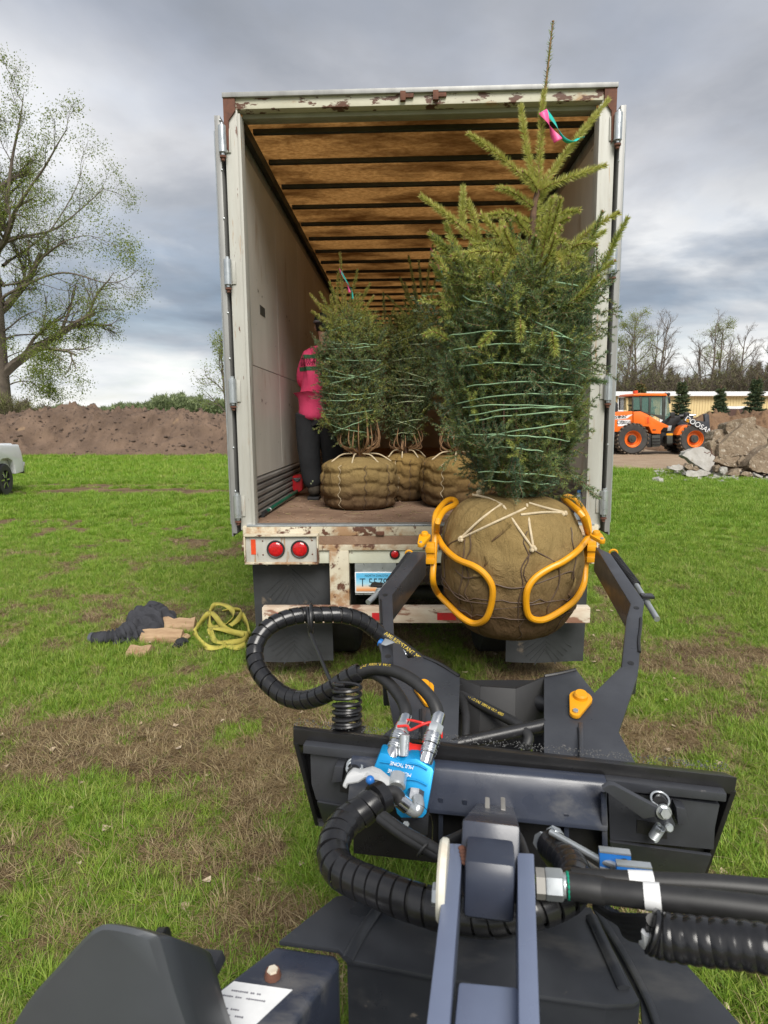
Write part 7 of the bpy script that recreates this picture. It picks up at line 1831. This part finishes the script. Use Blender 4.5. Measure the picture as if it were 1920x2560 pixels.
m_skin = pm('skin', (0.50, 0.30, 0.21), (0.46, 0.27, 0.19), 8, .55); m_shirt = pm('pink_shirt', (0.82, 0.075, 0.20), (0.74, 0.06, 0.17), 5, .85, .5, 12, dist=.02)
m_trs = pm('charcoal_trousers', (0.024, 0.026, 0.030), (0.016, 0.017, 0.02), 6, .9, .5, 14, dist=.02); m_boot = pm('worn_work_boot', (0.10, 0.085, 0.065), (0.06, 0.052, 0.042), 14, .8, .4, 30); m_cap = pm('dark_cap', (0.02, 0.022, 0.025), None, 8, .8)
hz_ = zbed + .90; SHX, SHZ = PXc + .055, zbed + 1.375   # spine leans right
def V5(x, y, z, rx, ry=None): return (x, y, z, rx, ry or rx)
H0 = (PXc, YP)
body_n = [V5(PXc, YP, hz_, .12, .09), V5(PXc + .02, YP + .02, hz_ + .22, .11, .08), V5(SHX, YP + .05, SHZ - .06, .125, .09), V5(SHX + .005, YP + .07, SHZ + .07, .055), V5(SHX + .01, YP + .10, SHZ + .14, .052),
          V5(SHX + .012, YP + .12, SHZ + .24, .082, .092), V5(SHX + .012, YP + .12, SHZ + .31, .07, .08),
          V5(SHX - .17, YP + .05, SHZ - .02, .055), V5(SHX - .21, YP + .14, SHZ - .27, .045), V5(SHX - .10, YP + .36, SHZ - .33, .035), V5(SHX - .06, YP + .43, SHZ - .33, .038, .022),
          V5(SHX + .17, YP + .05, SHZ - .02, .055), V5(SHX + .24, YP + .14, SHZ - .26, .045), V5(SHX + .18, YP + .36, SHZ - .30, .035), V5(SHX + .16, YP + .43, SHZ - .30, .038, .022),
          V5(PXc - .09, YP, hz_ - .08, .085), V5(PXc - .085, YP - .03, zbed + .48, .062), V5(PXc - .05, YP + .02, zbed + .10, .045), V5(PXc + .10, YP, hz_ - .08, .085), V5(PXc + .13, YP + .06, zbed + .48, .062), V5(PXc + .14, YP + .12, zbed + .10, .045)]
body_e = [(0, 1), (1, 2), (2, 3), (3, 4), (4, 5), (5, 6), (2, 7), (7, 8), (8, 9), (9, 10), (2, 11), (11, 12), (12, 13), (13, 14), (0, 15), (15, 16), (16, 17), (0, 18), (18, 19), (19, 20)]
body = skinned('body', body_n, body_e, m_skin, pers)
# five-fingered hands, gripping towards the tree
for sx, b in ((-1, Vector((SHX - .06, YP + .43, SHZ - .33))), (1, Vector((SHX + .16, YP + .43, SHZ - .30)))):
    for k in range(4):
        p = b + Vector(((k - 1.5) * .019, .035, .0)); l = (.062, .070, .066, .052)[k]
        MB().tube(smooth_path([p, p + Vector((0, l * .5, .004)), p + Vector((0, l * .85, -.018)), p + Vector((0, l * .85, -.045))], 4), [.0095, .0075], 8).build('finger', m_skin, body, world=True)
    p = b + Vector((-sx * -.036, .0, .0)); MB().tube(smooth_path([p, p + Vector((sx * .022, .022, -.006)), p + Vector((sx * .020, .05, -.02))], 4), [.011, .008], 8).build('thumb', m_skin, body, world=True)
# face and hair (turned away), cap
hc = Vector((SHX + .012, YP + .12, SHZ + .26))
MB().sphere(hc + Vector((0, -.012, .02)), .098, 16, 10, (.92, 1.02, 1.08)).build('hair', pm('dark_hair', (0.018, 0.012, 0.009), None, 30, .6), body, world=True)
MB().lathe([(.018, 0), (.014, .022), (.004, .03)], hc + Vector((0, .085, -.03)), (0, 1, -.1), 10).build('nose', m_skin, body, world=True)
for sx in (-1, 1):
    MB().sphere(hc + Vector((sx * .088, .0, -.015)), .026, 8, 6, (.4, .8, 1.2)).build('ear', m_skin, body, world=True); MB().sphere(hc + Vector((sx * .032, .082, .0)), .011, 8, 6).build('eye', m_white, body, world=True)
MB().tube([hc + Vector((-.022, .088, -.06)), hc + Vector((0, .094, -.062)), hc + Vector((.022, .088, -.06))], .005, 6).build('mouth', m_redp, body, world=True)
cp = MB(); cp.grid(24, 8, lambda u, v: hc + Vector((.104 * math.cos(2 * PI * u) * math.cos(v * 1.45), .112 * math.sin(2 * PI * u) * math.cos(v * 1.45), .045 + .085 * math.sin(v * 1.45))), wrap=True)
cap_ = cp.build('cap', m_cap, pers, 0, 60, world=True); MB().prism([hc + Vector((.085 * math.cos(a), .10 + .10 * math.sin(a), .045)) for a in [PI * k / 10 for k in range(11)]], (0, .0, .006)).build('peak', m_cap, cap_, world=True)
MB().torus(hc + Vector((0, 0, .035)), (0, 0, 1), .100, .012, 26, 6).build('cap_band', pm('grey_band', (0.25, 0.26, 0.28), None, 20, .8), cap_, world=True)
# clothes
shirt_n = [V5(PXc - .005, YP - .005, hz_ - .17, .21, .19), V5(PXc - .003, YP, hz_ - .09, .215, .19), V5(PXc + .005, YP + .01, hz_ + .10, .205, .18), V5(PXc + .025, YP + .02, hz_ + .27, .205, .18), V5(SHX, YP + .05, SHZ - .08, .22, .175), V5(SHX, YP + .06, SHZ + .02, .15, .13), V5(SHX + .005, YP + .07, SHZ + .07, .085),
           V5(SHX - .155, YP + .05, SHZ - .035, .105), V5(SHX - .20, YP + .13, SHZ - .26, .080), V5(SHX - .12, YP + .33, SHZ - .325, .058), V5(SHX + .155, YP + .05, SHZ - .035, .082), V5(SHX + .24, YP + .13, SHZ - .25, .062), V5(SHX + .19, YP + .33, SHZ - .295, .048)]
shirt = skinned('shirt', shirt_n, [(0, 1), (1, 2), (2, 3), (3, 4), (4, 5), (5, 6), (4, 7), (7, 8), (8, 9), (4, 10), (10, 11), (11, 12)], m_shirt, pers, 3)
trs_n = [V5(PXc, YP, hz_ + .02, .175, .15), V5(PXc - .085, YP, hz_ - .12, .145, .15), V5(PXc - .09, YP - .03, zbed + .47, .11, .115), V5(PXc - .055, YP + .015, zbed + .09, .095, .10), V5(PXc + .095, YP, hz_ - .12, .145, .15), V5(PXc + .13, YP + .06, zbed + .47, .11, .115), V5(PXc + .14, YP + .11, zbed + .09, .095, .10)]
skinned('trousers', trs_n, [(0, 1), (1, 2), (2, 3), (0, 4), (4, 5), (5, 6)], m_trs, pers)
for bx, by in ((PXc - .05, YP + .0), (PXc + .14, YP + .10)):
    bt = skinned('boot', [V5(bx, by, zbed + .20, .062), V5(bx, by, zbed + .075, .062), V5(bx, by + .11, zbed + .055, .055, .045), V5(bx, by + .19, zbed + .045, .048, .035)], [(0, 1), (1, 2), (2, 3)], m_boot, pers)
    MB().prism([(bx + x, by + y, zbed + .002) for x, y in ((-.055, -.075), (.055, -.075), (.06, .1), (.05, .22), (0, .25), (-.05, .22), (-.06, .1))], (0, 0, .028)).build('sole', m_rubber, bt, .006, world=True)
    MB().tube([(bx - .02, by - .066, zbed + .16), (bx + .0, by - .074, zbed + .19), (bx + .005, by - .066, zbed + .225)], .012, 6).build('pull_tab', m_twine2, bt, world=True)
# printed bands and words on the shirt back, draped on to the cloth
bpy.context.view_layer.update()
sb_me = shirt.data; bv = BVHTree.FromPolygons([ROOTM[shirt.name] @ v.co for v in sb_me.vertices], [tuple(p.vertices) for p in sb_me.polygons])
def drape(me, name, mat, off):
    for v in me.vertices:
        h = bv.ray_cast(Vector((v.co.x, YP - 1, v.co.z)), Vector((0, 1, 0)))
        v.co.y = (h[0].y if h[0] else YP - .05) - off
    me.materials.clear(); me.materials.append(mat); link(me, name, shirt, world=True)
m_gband = pm('green_print', (0.03, 0.13, 0.055), None, 30, .8); m_dprint = pm('maroon_print', (0.10, 0.008, 0.02), None, 30, .8)
for pyc in (893, 923):
    a, b = at(748, pyc - 5, YP), at(850, pyc + 5, YP); nx_ = 60; vs, fs = [], []
    for i in range(nx_ + 1):
        x = a.x + (b.x - a.x) * i / nx_; jag = .006 if i % 2 else -.004
        vs += [(x, 0, a.z + jag), (x, 0, b.z - jag)]
    vs = [v for v in vs]; fs = [(2 * i, 2 * i + 1, 2 * i + 3, 2 * i + 2) for i in range(nx_)]
    keep = [bv.ray_cast(Vector((v[0], YP - 1, v[2])), Vector((0, 1, 0)))[0] is not None for v in vs]; fs = [f for f in fs if all(keep[i] for i in f)]
    me = bpy.data.meshes.new('shirt_band'); me.from_pydata(vs, [], fs); drape(me, 'shirt_band', m_gband, .004)
def shirt_text(s_, px, py, size, sx=1.0):
    me = text_mesh(s_, size, 0, 'LEFT'); c = at(px, py, YP); bm = bmesh.new(); bm.from_mesh(me); bmesh.ops.triangulate(bm, faces=bm.faces); bm.to_mesh(me); bm.free()
    me.transform(Matrix.Translation(c) @ Matrix.Rotation(PI / 2, 4, 'X') @ Matrix.Diagonal((sx, 1, 1, 1))); drape(me, 'shirt_lettering', m_dprint, .005)
shirt_text('TREE', 751, 901, .050, 1.0); shirt_text('BOWS', 751, 911, .046, 1.0); shirt_text('4U', 783, 906, .085, .75)

# ================================================================== small things in the trailer
# sledge maul with green shaft
def B(px, py, z=BED): return TM @ Tf(px, py, z)
h0, h1 = B(655, 1287, BED + .022), B(742, 1228, BED + .055)
ml = thing('splitting_maul', 'red-headed maul with a green handle lying along the left trailer wall', 'maul', Vector((h0.x, h0.y, h0.z - .022)))
dm = (h1 - h0).normalized()
MB().tube([h0 + dm * .10, h1], .0165, 12).build('handle', pm('green_fibreglass', (0.005, 0.10, 0.06), None, 5, .35), ml, world=True)
MB().tube([h0, h0 + dm * .02, h0 + dm * .12], [.022, .020], 12).build('grip', m_rubber, ml, world=True)
MB().tube([h0 + dm * .235, h0 + dm * .26], .0172, 12).build('handle_label', m_ctop, ml, world=True)
hdm = pm('red_tool_paint', (0.60, 0.02, 0.03), (0.5, 0.02, 0.025), 6, .35)
tcen = at(744, 1216, h1.y + .05); hb = zbed - .0
mb = MB(); mb.prism([(tcen.x - .052, h1.y + .02, BED + .03), (tcen.x + .005, h1.y + .0, BED + .005), (tcen.x + .055, h1.y + .01, BED + .03), (tcen.x + .058, h1.y + .01, BED + .16), (tcen.x + .02, h1.y, BED + .185), (tcen.x - .052, h1.y + .02, BED + .165)], (0, .12, 0))
hdo = mb.build('maul_head', hdm, ml, .008, world=True)
MB().prism([(tcen.x - .040, h1.y + .008, BED + .150), (tcen.x + .045, h1.y + .000, BED + .155), (tcen.x + .030, h1.y + .000, BED + .120), (tcen.x + .005, h1.y + .0, BED + .108), (tcen.x - .030, h1.y + .008, BED + .128)], (0, .008, 0)).build('head_label', m_dk, hdo, .001, world=True)
for k in range(3): MB().bar((tcen.x - .03 + k * .008, h1.y - .003, BED + .146 - k * .012), (tcen.x + .035 - k * .010, h1.y - .006, BED + .149 - k * .012), .004, .004).build('label_mark', m_zinc, hdo, world=True)
# water bottle
bp_ = TM @ Vector((1.178, .16, BED)); bo = thing('water_bottle', 'clear plastic water bottle with blue cap and label by the right trailer post', 'bottle', bp_)
m_pet = glassy('clear_plastic', (0.75, 0.85, 0.90), .08, .5)
MB().lathe([(.024, 0), (.032, .006), (.033, .05), (.030, .06), (.033, .07), (.033, .14), (.028, .165), (.013, .195), (.013, .205)], bp_, (0, 0, 1), 22).build('bottle_body', m_pet, bo, world=True)
MB().lathe([(.0145, .200), (.0145, .218), (.013, .220)], bp_, (0, 0, 1), 18).build('cap', m_blue, bo, world=True)
MB().lathe([(.0338, .085), (.0338, .135)], bp_, (0, 0, 1), 22, caps=False).build('label', m_blue, bo, world=True); MB().lathe([(.0341, .10), (.0341, .108)], bp_, (0, 0, 1), 22, caps=False).build('label_stripe', m_ctop, bo, world=True)

# ================================================================== things on the grass
def G(px, py): p = atz(px, py); p.z = float(ground_z(np.array([p.x]), np.array([p.y]))[0]); return p
def Q(x, y): return (180 + x / 3.456, 1480 + y / 3.456)
m_splitw = pm('split_wood', (0.40, 0.275, 0.165), (0.29, 0.185, 0.105), 6, .85, .4, 30, stretch=(1, 6, 6), dist=.006, spots=((0.28, 0.15, 0.08), 5, .62, .06)); m_logbark = pm('log_bark', (0.17, 0.09, 0.05), (0.09, 0.05, 0.03), 12, .95, .8, 30)
def log(label, p0, p1, w_, h_, seed, twist=0.0):
    a, b = G(*Q(*p0)), G(*Q(*p1)); d = (b - a).normalized(); s = Vector((-d.y, d.x, 0)).normalized(); r = random.Random(seed)
    o = thing('firewood_log', label, 'log', (a + b) / 2, group='split logs on the grass'); n = 7
    sec = [(-.5, .0), (.45, .0), (.5, .45), (.1, 1.0), (-.45, .55)]
    mb = MB(); vs = []
    for i in range(n):
        c = a.lerp(b, i / (n - 1)); tw = twist * i / n
        for x, z in sec: vs.append(c + s * (x * math.cos(tw) + .1 * tw) * w_ * r.uniform(.88, 1.12) + Vector((0, 0, max(0, z) * h_ * r.uniform(.86, 1.12) - .005)))
    m = len(sec); fs = []; mi = []
    for i in range(n - 1):
        for k in range(m): mb.add([], []); fs.append((i * m + k, i * m + (k + 1) % m, (i + 1) * m + (k + 1) % m, (i + 1) * m + k)); mi.append(1 if k in (1,) else 0)
    fs += [tuple(range(m))[::-1], tuple((n - 1) * m + k for k in range(m))]; mi += [0, 0]
    mb.v = [tuple(v) for v in vs]; mb.f = fs; mb.m = mi
    wood = mb.build('split_wood', [m_splitw, m_logbark], o, .006, 30, world=True)
    MB().tube([a.lerp(b, .03) + s * w_ * .47 + Vector((0, 0, h_ * .2)), a.lerp(b, .97) + s * w_ * .47 + Vector((0, 0, h_ * .2))], h_ * .16, 8).build('bark', m_logbark, o, world=True)
log('long split log lying behind the others with its dark end to the right', (790, 350), (1070, 345), .16, .13, 1)
log('split log with brown knot in the middle of the pile', (610, 440), (960, 440), .14, .12, 2, .2)
log('short pale wood chunk in front of the pile', (500, 535), (685, 545), .16, .07, 3)
# black-and-tan glove end beside the logs
gl = thing('work_glove', 'dark work glove with tan cuff lying beside the logs', 'glove', G(*Q(950, 460)))
gp_ = G(*Q(945, 465)); MB().sphere(gp_ + Vector((0, 0, .03)), .05, 10, 7, (1, 1.3, .6)).build('palm', m_cap, gl, world=True)
for k in range(4): MB().tube([gp_ + Vector((-.03 + k * .02, -.05, .03)), gp_ + Vector((-.04 + k * .026, -.11, .02))], [.012, .009], 7).build('finger', m_cap, gl, world=True)
MB().tube([gp_ + Vector((.04, .02, .04)), gp_ + Vector((.07, -.03, .03))], [.013, .009], 7).build('thumb', m_cap, gl, world=True)
MB().tube([gp_ + Vector((.0, .05, .035)), gp_ + Vector((.02, .10, .045))], [.038, .042], 10, flat=.6).build('cuff', m_splitw, gl, world=True)
# crumpled dark jacket
jk = thing('jacket', 'crumpled dark grey jacket thrown on the grass beside the logs', 'jacket', G(*Q(560, 400)))
m_jk = pm('charcoal_cloth', (0.040, 0.041, 0.050), (0.026, 0.027, 0.033), 5, .9, .4, 18, dist=.02)
def cloth_lump(c, rx, ry, rz, seed, amp, name, ang=0.0, nfold=7):
    mb = MB(); ca, sa = math.cos(ang), math.sin(ang)
    def fn(u, v):
        a = 2 * PI * u; ph = v * PI * .5; r = math.cos(ph) ** .7
        f = 1 + amp * math.sin(nfold * a + 3 * math.sin(2 * a + seed)) * (1 - .4 * v) + .5 * amp * mnoise.noise(Vector((math.cos(a) * 3, math.sin(a) * 3, v * 4 + seed)))
        zz = rz * math.sin(ph) * (1 + amp * 1.3 * mnoise.noise(Vector((math.cos(a) * r * 2.2 + seed, math.sin(a) * r * 2.2, 1)))) + amp * .55 * rz * abs(math.sin(2.0 * a + v * 9 + seed + 2 * mnoise.noise(Vector((math.cos(a) * 2, math.sin(a) * 2, seed)))))
        x, y = rx * r * f * math.cos(a), ry * r * f * math.sin(a)
        return Vector(c) + Vector((x * ca - y * sa, x * sa + y * ca, max(-.01, zz)))
    mb.grid(72, 26, fn, wrap=True); mb.f.append(tuple(range(72))[::-1]); mb.m.append(0)
    return mb.build(name, m_jk, jk, 0, 70, world=True, fix=False)
cloth_lump(G(*Q(690, 330)), .20, .17, .22, 1, .26, 'body_cloth', .4); cloth_lump(G(*Q(600, 385)), .18, .14, .15, 5, .28, 'body_cloth', .2); cloth_lump(G(*Q(520, 430)), .17, .11, .11, 9, .32, 'body_cloth', .3, 9)
slv = smooth_path([G(*Q(x, y)) + Vector((0, 0, z)) for x, y, z in ((540, 420, .10), (460, 440, .09), (390, 452, .075), (310, 458, .065), (240, 452, .06), (190, 445, .055))], 6)
MB().tube(slv, [.085 + .018 * math.sin(i * 1.9) - .0012 * i for i in range(len(slv))], 16, flat=.7).build('sleeve', m_jk, jk, 0, 70, world=True)
MB().tube([slv[-1], slv[-1] + Vector((-.03, 0, -.002))], [.062, .06], 16, flat=.7).build('cuff', pm('grey_cuff', (0.075, 0.08, 0.095), None, 8, .9), jk, world=True)
# yellow recovery strap, loosely coiled
sp = thing('recovery_strap', 'yellow webbing strap heaped in loose loops on the grass by the mud flap', 'strap', G(*Q(1300, 440)))
m_strap = pm('yellow_webbing', (0.52, 0.46, 0.09), (0.40, 0.34, 0.06), 8, .8, .3, 120, dist=.003, spots=((0.24, 0.19, 0.07), 5, .62, .08))
runs = [[(1060, 400, .05), (1100, 455, .03), (1180, 520, .03), (1290, 515, .03), (1335, 490, .04)], [(1060, 400, .05), (1140, 290, .08), (1195, 255, .12), (1240, 290, .13), (1310, 370, .10), (1400, 400, .06), (1540, 410, .05)], [(1195, 250, .13), (1240, 205, .16), (1330, 215, .16), (1395, 260, .15), (1390, 310, .12), (1330, 350, .10)],
        [(1200, 385, .06), (1240, 470, .04), (1350, 475, .04), (1480, 465, .05), (1530, 420, .07)], [(1370, 360, .10), (1430, 330, .13), (1470, 260, .14), (1400, 235, .14), (1300, 240, .12)], [(1340, 500, .03), (1420, 515, .03), (1500, 495, .04)], [(1470, 270, .12), (1515, 330, .08), (1530, 400, .05)], [(1090, 330, .05), (1000, 360, .03), (940, 360, .02)], [(1195, 260, .10), (1190, 330, .06), (1230, 345, .05), (1330, 330, .06)], [(1190, 420, .04), (1200, 380, .07), (1290, 390, .08), (1400, 405, .07), (1490, 420, .05)]]
for k, rn in enumerate(runs):
    pth = smooth_path([G(*Q(x, y)) + Vector((0, 0, z * .62 + .010)) for x, y, z in rn], 6); vs = []; n = len(pth)
    for i, p in enumerate(pth):
        t_ = (pth[min(i + 1, n - 1)] - pth[max(i - 1, 0)]).normalized(); tilt = .75 + .5 * math.sin(i * .25 + k); side_ = Vector((-t_.y, t_.x, 0)).normalized(); wv = side_ * math.cos(tilt) + Vector((0, 0, 1)) * math.sin(tilt)
        vs += [p - wv * .024, p + wv * .024]
    mb = MB(); mb.add(vs, [(2 * i, 2 * i + 1, 2 * i + 3, 2 * i + 2) for i in range(n - 1)]); o_ = mb.build('webbing', m_strap, sp, 0, 60, world=True, fix=False); md = o_.modifiers.new('s', 'SOLIDIFY'); md.thickness = .005
# dead leaves on the turf
m_dleaf = pm('dead_leaf', (0.50, 0.41, 0.30), (0.36, 0.27, 0.18), 10, .9)
lf = MB(); rr = random.Random(31)
for k in range(140):
    p = Vector((rr.uniform(-2.6, 2.4), rr.uniform(1.3, 6.5), 0)); p.z = float(ground_z(np.array([p.x]), np.array([p.y]))[0]) + .012; s_ = rr.uniform(.012, .03); a = rr.uniform(0, 6)
    pts = [p + Vector((math.cos(a + q) * s_ * (1 if i % 2 else .6), math.sin(a + q) * s_ * (1 if i % 2 else .6), rr.uniform(0, .014))) for i, q in enumerate([PI * j / 3 for j in range(6)])]
    lf.add(pts, [(0, 1, 2), (0, 2, 3), (0, 3, 4), (0, 4, 5)])
tag(lf.build('dead_leaves', m_dleaf, None, 0, 0, fix=False), 'dry pale leaf scraps scattered over the turf', 'leaves', kind='stuff')
